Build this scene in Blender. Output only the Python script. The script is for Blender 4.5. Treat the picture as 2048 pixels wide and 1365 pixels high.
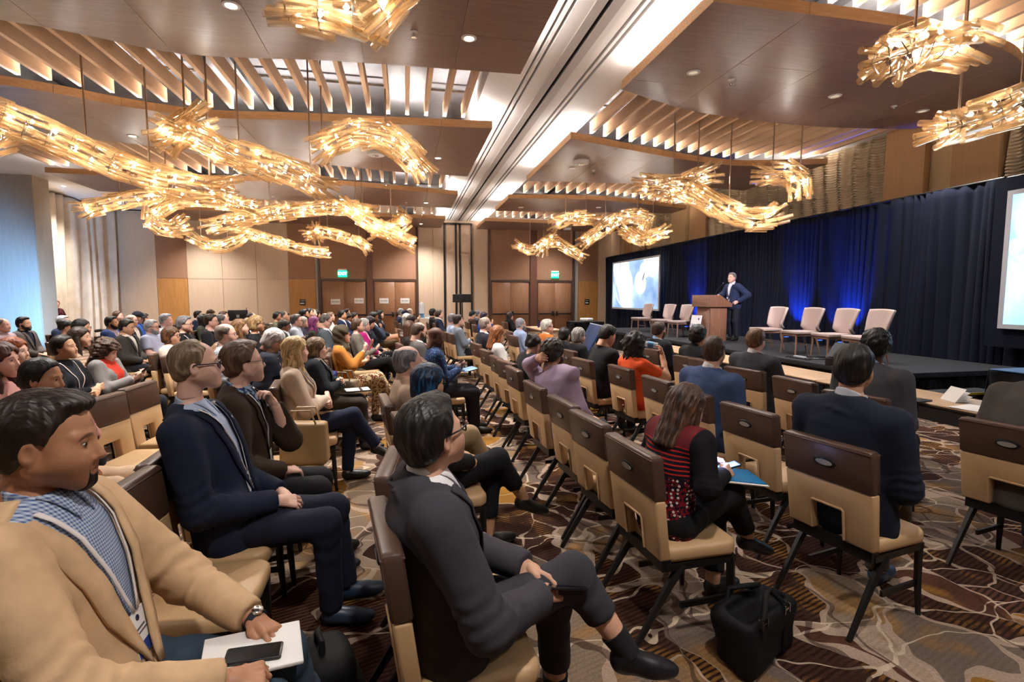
import bpy, bmesh, math, random
import numpy as np
from mathutils import Vector, Matrix
R = math.radians
random.seed(7); RNG = np.random.default_rng(7)
for _o in list(bpy.data.objects): bpy.data.objects.remove(_o)
SC = bpy.context.scene
COL = SC.collection

# ------------------------------------------------------------------ camera
CAM_H, FPX, YAW, PIT = 1.70, 1022.0, R(11.8), math.atan((682.5-596)/1022.0)
cam_d = bpy.data.cameras.new('camera'); cam = bpy.data.objects.new('camera', cam_d); COL.objects.link(cam)
cam_d.sensor_width = 36.0; cam_d.lens = FPX/2048*36.0; cam_d.clip_start = .05; cam_d.clip_end = 200
cam.location = (0, 0, CAM_H); cam.rotation_euler = (R(90)-PIT, 0, -YAW)
SC.camera = cam
FW = np.array([math.sin(YAW)*math.cos(PIT), math.cos(YAW)*math.cos(PIT), -math.sin(PIT)])
RT = np.array([math.cos(YAW), -math.sin(YAW), 0.0]); UP = np.cross(RT, FW); CP = np.array([0, 0, CAM_H])
def ray(px, py): return FW+RT*(px-1024)/FPX-UP*(py-682.5)/FPX
def onx(px, py, X): d = ray(px, py); return CP+d*X/d[0]
def ony(px, py, Y): d = ray(px, py); return CP+d*Y/d[1]
def onz(px, py, Z): d = ray(px, py); return CP+d*(Z-CAM_H)/d[2]
def depth(p): return float((np.array(p, float)-CP)@FW)

# ------------------------------------------------------------------ world, exposure
W = bpy.data.worlds.new('world'); SC.world = W; W.use_nodes = True
W.node_tree.nodes['Background'].inputs[0].default_value = (.55, .6, .7, 1)
W.node_tree.nodes['Background'].inputs[1].default_value = .3
SC.view_settings.view_transform = 'Standard'; SC.view_settings.look = 'None'
SC.view_settings.gamma = 1.0; SC.view_settings.use_curve_mapping = False
SC.view_settings.exposure = EXPOSURE = 1.35
SC.cycles.max_bounces = 4; SC.cycles.diffuse_bounces = 3; SC.cycles.glossy_bounces = 1
SC.cycles.transparent_max_bounces = 8; SC.cycles.transmission_bounces = 2
SC.cycles.caustics_reflective = False; SC.cycles.caustics_refractive = False
SC.cycles.sample_clamp_indirect = 4.0; SC.cycles.sample_clamp_direct = 0
SC.cycles.use_light_tree = True; SC.cycles.adaptive_threshold = .08; SC.cycles.adaptive_min_samples = 16; SC.cycles.light_sampling_threshold = .03

# light levels (the lamps themselves are built further down with their fixtures)
L_DOWN, L_BULB, L_COVE, L_STAGE, L_UP, L_SCREEN = 500.0, 145.0, 105.0, 2400.0, 560.0, .8
WARM = (1.0, .945, .90); WARMER = (1.0, .70, .42)

def lamp(name, kind, loc, aim, energy, color, size=.1, spot=60, blend=.6, parent=None):
    d = bpy.data.lights.new(name, kind); d.energy = energy; d.color = color
    if kind == 'AREA': d.shape = 'DISK'; d.size = size
    else: d.shadow_soft_size = size
    if kind == 'SPOT': d.spot_size = R(spot); d.spot_blend = blend
    o = bpy.data.objects.new(name, d); COL.objects.link(o); o.location = loc
    v = Vector(aim)-Vector(loc); o.rotation_euler = v.to_track_quat('-Z', 'Y').to_euler()
    if parent: o.parent = parent
    return o

# ------------------------------------------------------------------ materials
def lin(c):
    if isinstance(c, str):
        c = [int(c[i:i+2], 16)/255 for i in (0, 2, 4)]
    return tuple((x/12.92 if x <= .04045 else ((x+.055)/1.055)**2.4) for x in c)
MATS = {}
class NT:
    def __init__(s, name):
        s.m = bpy.data.materials.new(name); s.m.use_nodes = True; s.t = s.m.node_tree; s.n = s.t.nodes
        s.b = s.n['Principled BSDF']; s.out = s.n['Material Output']
    def new(s, t, **k):
        n = s.n.new(t)
        for a, v in k.items(): setattr(n, a, v)
        return n
    def l(s, a, b): s.t.links.new(a, b)
    def tc(s, kind='Object', scale=(1, 1, 1), rot=(0, 0, 0), loc=(0, 0, 0)):
        t = s.new('ShaderNodeTexCoord'); m = s.new('ShaderNodeMapping')
        m.inputs['Scale'].default_value = scale; m.inputs['Rotation'].default_value = rot; m.inputs['Location'].default_value = loc
        s.l(t.outputs[kind], m.inputs[0]); return m.outputs[0]
    def noise(s, vec, scale, detail=3, rough=.5, dist=0):
        n = s.new('ShaderNodeTexNoise'); n.inputs['Scale'].default_value = scale; n.inputs['Detail'].default_value = detail
        n.inputs['Roughness'].default_value = rough; n.inputs['Distortion'].default_value = dist
        s.l(vec, n.inputs['Vector']); return n
    def ramp(s, fac, stops, interp='LINEAR'):
        r = s.new('ShaderNodeValToRGB'); cr = r.color_ramp; cr.interpolation = interp
        while len(cr.elements) < len(stops): cr.elements.new(.5)
        for e, (p, c) in zip(cr.elements, stops): e.position = p; e.color = (*c, 1) if len(c) == 3 else c
        s.l(fac, r.inputs[0]); return r.outputs[0]
    def mix(s, f, a, b, mode='MIX'):
        m = s.new('ShaderNodeMix', data_type='RGBA', blend_type=mode)
        for sock, v in ((m.inputs[0], f), (m.inputs[6], a), (m.inputs[7], b)):
            if hasattr(v, 'links'): s.l(v, sock)
            elif isinstance(v, (int, float)): sock.default_value = v
            else: sock.default_value = (*v, 1)
        return m.outputs[2]
    def math(s, op, a, b=0.0):
        m = s.new('ShaderNodeMath', operation=op)
        for sock, v in ((m.inputs[0], a), (m.inputs[1], b)):
            if hasattr(v, 'links'): s.l(v, sock)
            else: sock.default_value = v
        return m.outputs[0]
    def bump(s, h, strength=.3, dist=.01):
        b = s.new('ShaderNodeBump'); b.inputs['Strength'].default_value = strength; b.inputs['Distance'].default_value = dist
        s.l(h, b.inputs['Height']); s.l(b.outputs[0], s.b.inputs['Normal']); return b
    def base(s, c):
        i = s.b.inputs['Base Color']
        if hasattr(c, 'links'): s.l(c, i)
        else: i.default_value = (*c, 1)
    def p(s, rough=.5, metal=0, spec=.5, **k):
        s.b.inputs['Roughness'].default_value = rough; s.b.inputs['Metallic'].default_value = metal
        s.b.inputs['Specular IOR Level'].default_value = spec
        for a, v in k.items(): s.b.inputs[a].default_value = v
def plain(name, c, rough=.5, metal=0, spec=.5, bump=0, bscale=60, var=.0, vscale=4):
    if name in MATS: return MATS[name]
    t = NT(name); c = lin(c); t.p(rough, metal, spec)
    if var:
        n = t.noise(t.tc(), vscale, 2, .6)
        t.base(t.ramp(n.outputs[0], [(.25, tuple(x*(1-var) for x in c)), (.75, tuple(min(1, x*(1+var)) for x in c))]))
    else: t.base(c)
    if bump:
        n = t.noise(t.tc(), bscale, 1, .6); t.bump(n.outputs[0], bump, .004)
    MATS[name] = t.m; return t.m
def emis(name, c, s):
    if name in MATS: return MATS[name]
    t = NT(name); t.base((0, 0, 0)); c = lin(c)
    t.b.inputs['Emission Color'].default_value = (*c, 1); t.b.inputs['Emission Strength'].default_value = s
    MATS[name] = t.m; return t.m
def cloth(name, c, pattern=None, c2=None, rough=.85, scale=1.0):
    if name in MATS: return MATS[name]
    t = NT(name); c = lin(c); t.p(rough, 0, .25)
    n1 = t.noise(t.tc(), 7*scale, 2, .6)
    col = t.ramp(n1.outputs[0], [(.3, tuple(x*.88 for x in c)), (.7, tuple(min(1, x*1.1) for x in c))])
    if c2: c2 = lin(c2)
    if pattern == 'check':
        outs = []
        for rot in ((0, 0, 0), (R(90), 0, 0)):
            w = t.new('ShaderNodeTexWave', wave_type='BANDS', bands_direction='Z'); w.inputs['Scale'].default_value = 22*scale
            t.l(t.tc(), w.inputs[0])
            if rot[0]: w.bands_direction = 'Y'; 
            outs.append(t.ramp(w.outputs[1], [(.5, (0, 0, 0)), (.62, (1, 1, 1))]))
        f = t.math('MULTIPLY', t.math('ADD', outs[0], outs[1]), .5)
        col = t.mix(f, col, c2)
    elif pattern == 'stripe':
        w = t.new('ShaderNodeTexWave', wave_type='BANDS', bands_direction='Z'); w.inputs['Scale'].default_value = 9*scale
        w.inputs['Distortion'].default_value = .6
        t.l(t.tc(), w.inputs[0]); col = t.mix(t.ramp(w.outputs[1], [(.55, (0, 0, 0)), (.68, (1, 1, 1))]), col, c2)
    elif pattern == 'dots':
        v = t.new('ShaderNodeTexVoronoi'); v.inputs['Scale'].default_value = 28*scale; v.inputs['Randomness'].default_value = .75
        t.l(t.tc(), v.inputs[0]); col = t.mix(t.ramp(v.outputs[0], [(.24, (1, 1, 1)), (.32, (0, 0, 0))]), col, c2)
    elif pattern == 'leaf':
        v = t.noise(t.tc(), 26*scale, 2, .5, 1.5); col = t.mix(t.ramp(v.outputs[0], [(.5, (0, 0, 0)), (.54, (1, 1, 1))]), col, c2)
    t.base(col)
    n2 = t.noise(t.tc(), 18*scale, 3, .65)
    t.bump(n2.outputs[0], .18, .010)
    MATS[name] = t.m; return t.m
def skin(name, c):
    if name in MATS: return MATS[name]
    t = NT(name); c = lin(c); t.p(.48, 0, .4)
    n = t.noise(t.tc(), 14, 1, .6)
    base = t.ramp(n.outputs[0], [(.3, (c[0]*.93, c[1]*.86, c[2]*.84)), (.7, (min(1, c[0]*1.05), c[1]*1.03, c[2]*1.02))])
    a = t.new('ShaderNodeVertexColor', layer_name='mk'); sp = t.new('ShaderNodeSeparateColor'); t.l(a.outputs[0], sp.inputs[0])
    lip = (c[0]*.75, c[1]*.42, c[2]*.42); brow = (c[0]*.12+.01, c[1]*.10+.008, c[2]*.1+.006); stub = tuple(x*.35 for x in c)
    base = t.mix(sp.outputs[0], base, lip); base = t.mix(sp.outputs[2], base, stub); base = t.mix(sp.outputs[1], base, brow)
    t.base(base)
    t.b.inputs['Subsurface Weight'].default_value = 0
    n2 = t.noise(t.tc(), 220, 0, .6); t.bump(n2.outputs[0], .10, .003)
    MATS[name] = t.m; return t.m
def hairmat(name, c, c2=None):
    if name in MATS: return MATS[name]
    t = NT(name); c = lin(c); t.p(.45, 0, .4)
    n = t.noise(t.tc(scale=(26, 90, 9)), 1.0, 2, .6)
    hi = lin(c2) if c2 else tuple(min(1, x*1.7+.01) for x in c)
    t.base(t.ramp(n.outputs[0], [(.34, tuple(x*.55 for x in c)), (.5, c), (.68, hi)]))
    n2 = t.noise(t.tc(scale=(40, 150, 14)), 1.0, 1, .6); t.bump(n2.outputs[0], .6, .006)
    MATS[name] = t.m; return t.m

# ------------------------------------------------------------------ mesh helpers
def to_mesh(name, v, f, mats=(), mi=None, smooth=False):
    me = bpy.data.meshes.new(name)
    v = np.asarray(v, np.float32)
    if isinstance(f, np.ndarray) and f.ndim == 2:
        k = f.shape[1]; n = len(f)
        me.vertices.add(len(v)); me.vertices.foreach_set('co', v.ravel())
        me.loops.add(n*k); me.loops.foreach_set('vertex_index', f.astype(np.int32).ravel())
        me.polygons.add(n); me.polygons.foreach_set('loop_start', np.arange(0, n*k, k, dtype=np.int32))
        me.polygons.foreach_set('loop_total', np.full(n, k, np.int32))
        me.update(calc_edges=True)
    else:
        me.from_pydata(v.tolist(), [], f)
    for m in mats: me.materials.append(m)
    if mi is not None: me.polygons.foreach_set('material_index', np.asarray(mi, np.int32))
    if smooth: me.polygons.foreach_set('use_smooth', np.ones(len(me.polygons), bool))
    me.update(); return me
def link(name, me, parent=None, loc=None, rot=None, mat=None):
    o = bpy.data.objects.new(name, me); COL.objects.link(o)
    if parent is not None: o.parent = parent
    if loc is not None: o.location = loc
    if rot is not None: o.rotation_euler = rot
    if mat is not None and me is not None:
        if len(me.materials) == 0: me.materials.append(mat)
        if me.materials[0] != mat:
            o.material_slots[0].link = 'OBJECT'; o.material_slots[0].material = mat
    return o
def empty(name, loc=(0, 0, 0), rz=0, parent=None):
    o = bpy.data.objects.new(name, None); COL.objects.link(o); o.location = loc; o.rotation_euler = (0, 0, rz)
    o.empty_display_size = .1
    if parent: o.parent = parent
    return o
def tag(o, label, cat, group=None):
    o['label'] = label; o['category'] = cat
    if group: o['group'] = group
    return o
def struct(o): o['kind'] = 'structure'; return o
class MB:
    """collects simple solids, built as one mesh object"""
    def __init__(s): s.v = []; s.f = []; s.mi = []
    def add(s, v, f, mi=0):
        o = len(s.v); s.v += [tuple(x) for x in v]; s.f += [tuple(i+o for i in q) for q in f]; s.mi += [mi]*len(f); return s
    def box(s, a, b, mi=0, M=None):
        (x0, y0, z0), (x1, y1, z1) = a, b
        v = [(x, y, z) for x in (x0, x1) for y in (y0, y1) for z in (z0, z1)]
        if M is not None: v = [tuple(M @ Vector(p)) for p in v]
        return s.add(v, [(0, 1, 3, 2), (4, 6, 7, 5), (0, 4, 5, 1), (2, 3, 7, 6), (0, 2, 6, 4), (1, 5, 7, 3)], mi)
    def prism(s, poly, z0, z1, mi=0, M=None, axis='z'):
        n = len(poly); v = []
        for z in (z0, z1):
            for p in poly:
                q = (p[0], p[1], z) if axis == 'z' else ((p[0], z, p[1]) if axis == 'y' else (z, p[0], p[1]))
                v.append(q)
        if M is not None: v = [tuple(M @ Vector(p)) for p in v]
        f = [tuple(range(n))[::-1], tuple(range(n, 2*n))]+[(i, (i+1) % n, n+(i+1) % n, n+i) for i in range(n)]
        return s.add(v, f, mi)
    def tube(s, pts, r, seg=8, mi=0, caps=True):
        pts = [Vector(p) for p in pts]; n = len(pts); rr = r if isinstance(r, (list, tuple)) else [r]*n
        v = []; up = None
        for i, p in enumerate(pts):
            t = (pts[min(i+1, n-1)]-pts[max(i-1, 0)]).normalized()
            if up is None: up = Vector((0, 0, 1)) if abs(t.z) < .9 else Vector((1, 0, 0))
            a = t.cross(up).normalized(); up = a.cross(t).normalized()
            for k in range(seg):
                th = 2*math.pi*k/seg; v.append(p+(a*math.cos(th)+up*math.sin(th))*rr[i])
        f = []
        for i in range(n-1):
            for k in range(seg):
                k2 = (k+1) % seg; f.append((i*seg+k, i*seg+k2, (i+1)*seg+k2, (i+1)*seg+k))
        if caps: f += [tuple(range(seg))[::-1], tuple(range((n-1)*seg, n*seg))]
        return s.add(v, f, mi)
    def lathe(s, prof, seg=16, c=(0, 0, 0), mi=0, M=None):
        v = []; n = len(prof)
        for (r, z) in prof:
            for k in range(seg):
                th = 2*math.pi*k/seg; v.append(Vector((c[0]+r*math.cos(th), c[1]+r*math.sin(th), c[2]+z)))
        if M is not None: v = [M @ p for p in v]
        f = []
        for i in range(n-1):
            for k in range(seg):
                k2 = (k+1) % seg; f.append((i*seg+k, i*seg+k2, (i+1)*seg+k2, (i+1)*seg+k))
        f += [tuple(range(seg))[::-1], tuple(range((n-1)*seg, n*seg))]
        return s.add(v, f, mi)
    def mesh(s, name, mats=(), smooth=False, bevel=0, seg=2):
        me = to_mesh(name, np.array([tuple(p) for p in s.v]), s.f, mats if isinstance(mats, (list, tuple)) else [mats], s.mi, smooth)
        if bevel:
            bm = bmesh.new(); bm.from_mesh(me)
            bmesh.ops.bevel(bm, geom=[e for e in bm.edges if len(e.link_faces) == 2 and e.calc_face_angle(0) > .5], offset=bevel, segments=seg, profile=.5, affect='EDGES')
            bm.to_mesh(me); bm.free()
            me.polygons.foreach_set('use_smooth', np.ones(len(me.polygons), bool)); me.set_sharp_from_angle(angle=R(50))
        elif smooth: me.set_sharp_from_angle(angle=R(45))
        return me
    def obj(s, name, mats, parent=None, loc=None, rot=None, smooth=False, bevel=0, seg=2):
        return link(name, s.mesh(name, mats, smooth, bevel, seg), parent, loc, rot)
def catmull(pts, n=8):
    P = [np.array(p, float) for p in pts]; P = [2*P[0]-P[1]]+P+[2*P[-1]-P[-2]]; out = []
    for i in range(1, len(P)-2):
        for k in range(n):
            t = k/n; a, b, c, d = P[i-1], P[i], P[i+1], P[i+2]
            out.append(.5*((2*b)+(-a+c)*t+(2*a-5*b+4*c-d)*t*t+(-a+3*b-3*c+d)*t**3))
    out.append(P[-2]); return out
def text(name, s, size, mat, M, parent=None, extrude=.001, align='CENTER'):
    c = bpy.data.curves.new(name, 'FONT'); c.body = s; c.size = size; c.extrude = extrude; c.align_x = align; c.align_y = 'CENTER'
    c.resolution_u = 2
    o = bpy.data.objects.new(name, c); COL.objects.link(o); me = bpy.data.meshes.new_from_object(o.evaluated_get(bpy.context.evaluated_depsgraph_get()))
    bpy.data.objects.remove(o); me.materials.clear(); me.materials.append(mat); me.transform(M)
    return link(name, me, parent)
# ------------------------------------------------------------------ smooth solids (distance fields turned into meshes)
def nrm(a): return np.sqrt(np.einsum('ij,ij->i', a, a))
def cap(P, a, b, ra, rb):
    a = np.asarray(a, np.float32); ba = np.asarray(b, np.float32)-a
    q = P-a; t = np.clip(q@ba/(ba@ba+1e-12), 0, 1); return nrm(q-t[:, None]*ba)-(ra+(rb-ra)*t)
def ell(P, c, r, M=None):
    q = P-np.asarray(c, np.float32)
    if M is not None: q = q@np.asarray(M, np.float32)
    r = np.asarray(r, np.float32); k0 = nrm(q/r); k1 = nrm(q/(r*r)); return k0*(k0-1)/np.maximum(k1, 1e-6)
def sph(P, c, r): return nrm(P-np.asarray(c, np.float32))-r
def smin(a, b, k):
    h = np.maximum(k-np.abs(a-b), 0)/k; return np.minimum(a, b)-h*h*k*.25
def smax(a, b, k): return -smin(-a, -b, k)
def plane(P, n, d):
    n = np.asarray(n, np.float32); n = n/np.linalg.norm(n); return P@n-d
def waves(P, amp, freq, seed=0, n=4):
    r = np.random.default_rng(seed); out = np.zeros(len(P), np.float32)
    for i in range(n):
        k = r.normal(size=3); k = k/np.linalg.norm(k)*freq*(.7+.8*r.random()); ph = r.random()*6.28
        k2 = r.normal(size=3); k2 = k2/np.linalg.norm(k2)*freq*.45
        out += np.sin(P@k.astype(np.float32)+ph+1.3*np.sin(P@k2.astype(np.float32)+ph*2)).astype(np.float32)
    return out*(amp/n*1.6)
def surfnet(f, lo, h):
    S = f < 0
    nx, ny, nz = f.shape
    c = np.zeros((nx-1, ny-1, nz-1), np.int8)
    for a in (0, 1):
        for b in (0, 1):
            for d in (0, 1): c += S[a:nx-1+a, b:ny-1+b, d:nz-1+d]
    ijk = np.argwhere((c > 0) & (c < 8))
    if not len(ijk): return np.zeros((0, 3), np.float32), np.zeros((0, 4), np.int32)
    idx = np.full(c.shape, -1, np.int32); idx[ijk[:, 0], ijk[:, 1], ijk[:, 2]] = np.arange(len(ijk))
    cor = [(a, b, d) for a in (0, 1) for b in (0, 1) for d in (0, 1)]
    val = [f[ijk[:, 0]+a, ijk[:, 1]+b, ijk[:, 2]+d] for a, b, d in cor]
    pos = np.zeros((len(ijk), 3), np.float32); cnt = np.zeros(len(ijk), np.float32)
    for i in range(8):
        for j in range(i+1, 8):
            if sum(abs(cor[i][k]-cor[j][k]) for k in range(3)) != 1: continue
            m = (val[i] < 0) != (val[j] < 0); d = val[i]-val[j]
            t = np.where(m, val[i]/np.where(np.abs(d) < 1e-12, 1, d), 0).astype(np.float32)
            pa = np.array(cor[i], np.float32); pb = np.array(cor[j], np.float32)
            pos += m[:, None]*(pa+t[:, None]*(pb-pa)); cnt += m
    v = (ijk+pos/cnt[:, None])*h+np.asarray(lo, np.float32)
    F = []
    for ax in range(3):
        u, w = [k for k in range(3) if k != ax]
        sl = [slice(None)]*3; sl2 = [slice(None)]*3
        sl[ax] = slice(0, f.shape[ax]-1); sl2[ax] = slice(1, f.shape[ax])
        A = S[tuple(sl)]; B = S[tuple(sl2)]; e = np.argwhere(A != B)
        e = e[(e[:, u] > 0) & (e[:, w] > 0) & (e[:, u] < f.shape[u]-1) & (e[:, w] < f.shape[w]-1)]
        def cell(du, dw):
            q = e.copy(); q[:, u] += du; q[:, w] += dw; return idx[q[:, 0], q[:, 1], q[:, 2]]
        quad = np.stack([cell(-1, -1), cell(0, -1), cell(0, 0), cell(-1, 0)], 1)
        flip = ~A[e[:, 0], e[:, 1], e[:, 2]]
        if ax == 1: flip = ~flip
        quad[flip] = quad[flip][:, ::-1]; F.append(quad)
    F = np.concatenate(F); return v.astype(np.float32), F[(F >= 0).all(1)]
def field_mesh(fn, lo, hi, h):
    lo = np.asarray(lo, np.float32)-h; hi = np.asarray(hi, np.float32)+h*2
    n = np.maximum(np.ceil((hi-lo)/h).astype(int)+1, 3)
    g = [lo[k]+h*np.arange(n[k], dtype=np.float32) for k in range(3)]
    P = np.stack(np.meshgrid(*g, indexing='ij'), -1).reshape(-1, 3)
    d = fn(P).astype(np.float32).reshape(n)
    d[0], d[-1] = 1, 1; d[:, 0], d[:, -1] = 1, 1; d[:, :, 0], d[:, :, -1] = 1, 1
    return surfnet(d, lo, h)
def rot3(yaw=0, pitch=0, roll=0):
    return np.array(Matrix.Rotation(yaw, 3, 'Z') @ Matrix.Rotation(-pitch, 3, 'Y') @ Matrix.Rotation(roll, 3, 'X'), np.float32)
# ------------------------------------------------------------------ the room shell
XL, XR, YF, YN, ZC = -12.7, 10.9, 25.0, -7.5, 5.4
def fabric(name, c, vs=60, streak=True):
    t = NT(name); c = lin(c); t.p(.8, 0, .2)
    n = t.noise(t.tc(scale=(70, 70, 1.2)) if streak else t.tc(), 1.0 if streak else 40, 2, .6)
    t.base(t.ramp(n.outputs[0], [(.3, tuple(x*.9 for x in c)), (.7, tuple(min(1, x*1.07) for x in c))]))
    t.bump(n.outputs[0], .15, .004); MATS[name] = t.m; return t.m
def wood(name, c, c2, rough=.4, sc=(24, 24, 1.0), spec=.4):
    t = NT(name); t.p(rough, 0, spec)
    n = t.noise(t.tc(scale=sc), 1.2, 3, .62, .4); n2 = t.noise(t.tc(scale=tuple(x*3.1 for x in sc)), 1.2, 1, .6)
    f = t.math('ADD', t.math('MULTIPLY', n.outputs[0], .7), t.math('MULTIPLY', n2.outputs[0], .3))
    t.base(t.ramp(f, [(.36, lin(c2)), (.62, lin(c))])); t.bump(n2.outputs[0], .05, .002); MATS[name] = t.m; return t.m
M_CREAM = fabric('cream_fabric', 'ceb69e'); M_TAN = fabric('tan_fabric', 'b79d80'); M_BROWN = fabric('brown_fabric', 'a07a62')
M_GREY = fabric('grey_fabric', 'a8a49f'); M_ORANGE = wood('orange_veneer', 'c48f56', 'ab7840', .42, (40, 40, 1.2))
M_DOOR = wood('door_veneer', 'a67a5c', '8a6044', .38, (34, 34, 1.0)); M_DFRAME = plain('door_frame', '4a3428', .45)
M_WHITE = plain('white_paint', 'efedec', .6, bump=.03); M_BLACK = plain('black_satin', '0d0d0f', .45); M_SLOT = plain('slot_black', '060607', .8)
M_CHROME = plain('chrome', 'c8c6c2', .18, 1.0)

def carpet():
    t = NT('carpet'); t.p(.95, 0, .1)
    v0 = t.tc('Object'); nz = t.noise(v0, 2.0, 2, .5)
    vm = t.new('ShaderNodeVectorMath', operation='MULTIPLY_ADD'); t.l(nz.outputs[1], vm.inputs[0]); vm.inputs[1].default_value = (.6, .6, 0)
    t.l(v0, vm.inputs[2]); vec = vm.outputs[0]
    # brown, grey, gold and cream patches
    def vor(scale, feat, sx=1, sy=1, ang=0, rnd=1.0):
        mp = t.new('ShaderNodeMapping'); mp.inputs['Scale'].default_value = (sx, sy, 0.001); mp.inputs['Rotation'].default_value = (0, 0, ang); t.l(vec, mp.inputs[0])
        v = t.new('ShaderNodeTexVoronoi', feature=feat); v.inputs['Scale'].default_value = scale; v.inputs['Randomness'].default_value = rnd
        t.l(mp.outputs[0], v.inputs['Vector']); return v
    cells = vor(3.0, 'F1', 1, .6, .5)
    bw = t.new('ShaderNodeSeparateColor'); t.l(cells.outputs['Color'], bw.inputs[0])
    col = t.ramp(bw.outputs[0], [(0, lin('40271e')), (.36, lin('523326')), (.50, lin('6f6055')), (.66, lin('84715f')), (.78, lin('94692c')), (.88, lin('5c4a40')), (.95, lin('a08a76'))], 'CONSTANT')
    gold = t.noise(v0, 2.3, 2, .65); col = t.mix(t.math('MULTIPLY', t.ramp(gold.outputs[0], [(.52, (0, 0, 0)), (.64, (1, 1, 1))]), .55), col, lin('a4742f'))
    # dark hatching inside the brown leaves
    w = t.new('ShaderNodeTexWave', wave_type='BANDS', bands_direction='X'); w.inputs['Scale'].default_value = 11; w.inputs['Distortion'].default_value = 2.2; w.inputs['Detail'].default_value = 2
    mp = t.new('ShaderNodeMapping'); mp.inputs['Rotation'].default_value = (0, 0, 1.25); t.l(v0, mp.inputs[0]); t.l(mp.outputs[0], w.inputs[0])
    hm = t.ramp(bw.outputs[0], [(0, (1, 1, 1)), (.30, (1, 1, 1)), (.46, (.12, .12, .12))], 'CONSTANT')
    col = t.mix(t.math('MULTIPLY', t.ramp(w.outputs[1], [(.45, (0, 0, 0)), (.7, (1, 1, 1))]), hm), col, lin('2a1712'))
    # cream ribbons and hair lines between the patches
    e = vor(3.0, 'DISTANCE_TO_EDGE', 1, .6, .5); wid = t.noise(v0, 1.7, 2)
    thr = t.math('MULTIPLY', t.math('POWER', wid.outputs[0], 3.0), .30)
    col = t.mix(t.math('MULTIPLY', t.math('LESS_THAN', e.outputs[0], thr), .85), col, lin('ab9482'))
    e2 = vor(1.8, 'DISTANCE_TO_EDGE', .55, 1.5, -.4); col = t.mix(t.math('MULTIPLY', t.math('LESS_THAN', e2.outputs[0], .012), .8), col, lin('c9b49c'))
    e3 = vor(1.5, 'DISTANCE_TO_EDGE', 1.6, .5, .9); col = t.mix(t.math('MULTIPLY', t.math('LESS_THAN', e3.outputs[0], .016), .7), col, lin('3a231b'))
    fine = t.noise(v0, 90, 1, .7); col = t.mix(.35, col, t.ramp(fine.outputs[0], [(.3, (.25, .25, .25)), (.7, (1, 1, 1))]), 'MULTIPLY')
    t.base(col); fb = t.noise(v0, 320, 0, .6); t.bump(fb.outputs[0], .5, .006); return t.m
M_CARPET = carpet()
fl = MB().add([(XL, YN, 0), (XR, YN, 0), (XR, YF, 0), (XL, YF, 0)], [(0, 1, 2, 3)]).obj('floor', [M_CARPET]); struct(fl)
w = MB().box((XL-.2, YN-.2, 0), (XR+.2, YN, 6.1)).obj('wall_near', [M_TAN]); struct(w)
w = MB().box((XL-.2, YN, 0), (XL, YF, 6.1)).obj('wall_left', [M_CREAM]); struct(w)
w = MB().box((XR, YN, 0), (XR+.2, YF, 6.1)).obj('wall_right', [M_TAN]); struct(w)

# ---- far wall with its panels, as flat slabs set proud of the wall
WF = struct(MB().box((XL-.2, YF, 0), (XR+.2, YF+.2, 6.1)).obj('wall_far', [M_CREAM]))
def slab(name, x0, x1, z0, z1, m, pr=.03, g=.008, parent=WF):
    return MB().box((x0+g, YF-pr, z0+g), (x1-g, YF+.01, z1-g)).obj(name, [m], parent)
for x0, x1 in ((-10.5, -9.3), (-5.15, -4.0), (8.66, 9.72)):
    slab('brown_wall_panel', x0, x1, 2.55, 5.3, M_BROWN); slab('veneer_wall_panel', x0, x1, 0, 2.55, M_ORANGE, .05)
for x0, x1 in ((-9.3, -7.9), (-7.9, -6.5), (-6.5, -5.15)):
    slab('wall_panel', x0, x1, 0, 2.53, M_CREAM); slab('wall_panel', x0, x1, 2.53, 5.3, M_CREAM)
for x0, x1 in ((-12.2, -10.5), (.66, 1.35), (1.35, 1.86), (3.3, 4.02), (9.72, 10.4), (10.4, 10.9)):
    slab('wall_panel', x0, x1, 0, 5.3, M_CREAM)
slab('wall_strip', -4.0, -3.84, 0, 5.3, M_GREY); slab('wall_strip', 8.44, 8.66, 0, 5.3, M_GREY)
# partition pocket: pale panels between dark channels
for x0, x1 in ((1.97, 2.43), (2.50, 2.62), (2.69, 3.17)): slab('pocket_panel', x0, x1, 0, 5.22, M_CREAM, .04)
for x in (1.9, 2.44, 2.63, 3.2): MB().box((x-.035, YF-.09, 0), (x+.035, YF, 5.27)).obj('pocket_channel', [M_BLACK], WF)
MB().box((1.86, YF-.09, 5.2), (3.24, YF, 5.28)).obj('pocket_channel', [M_BLACK], WF)
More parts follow.
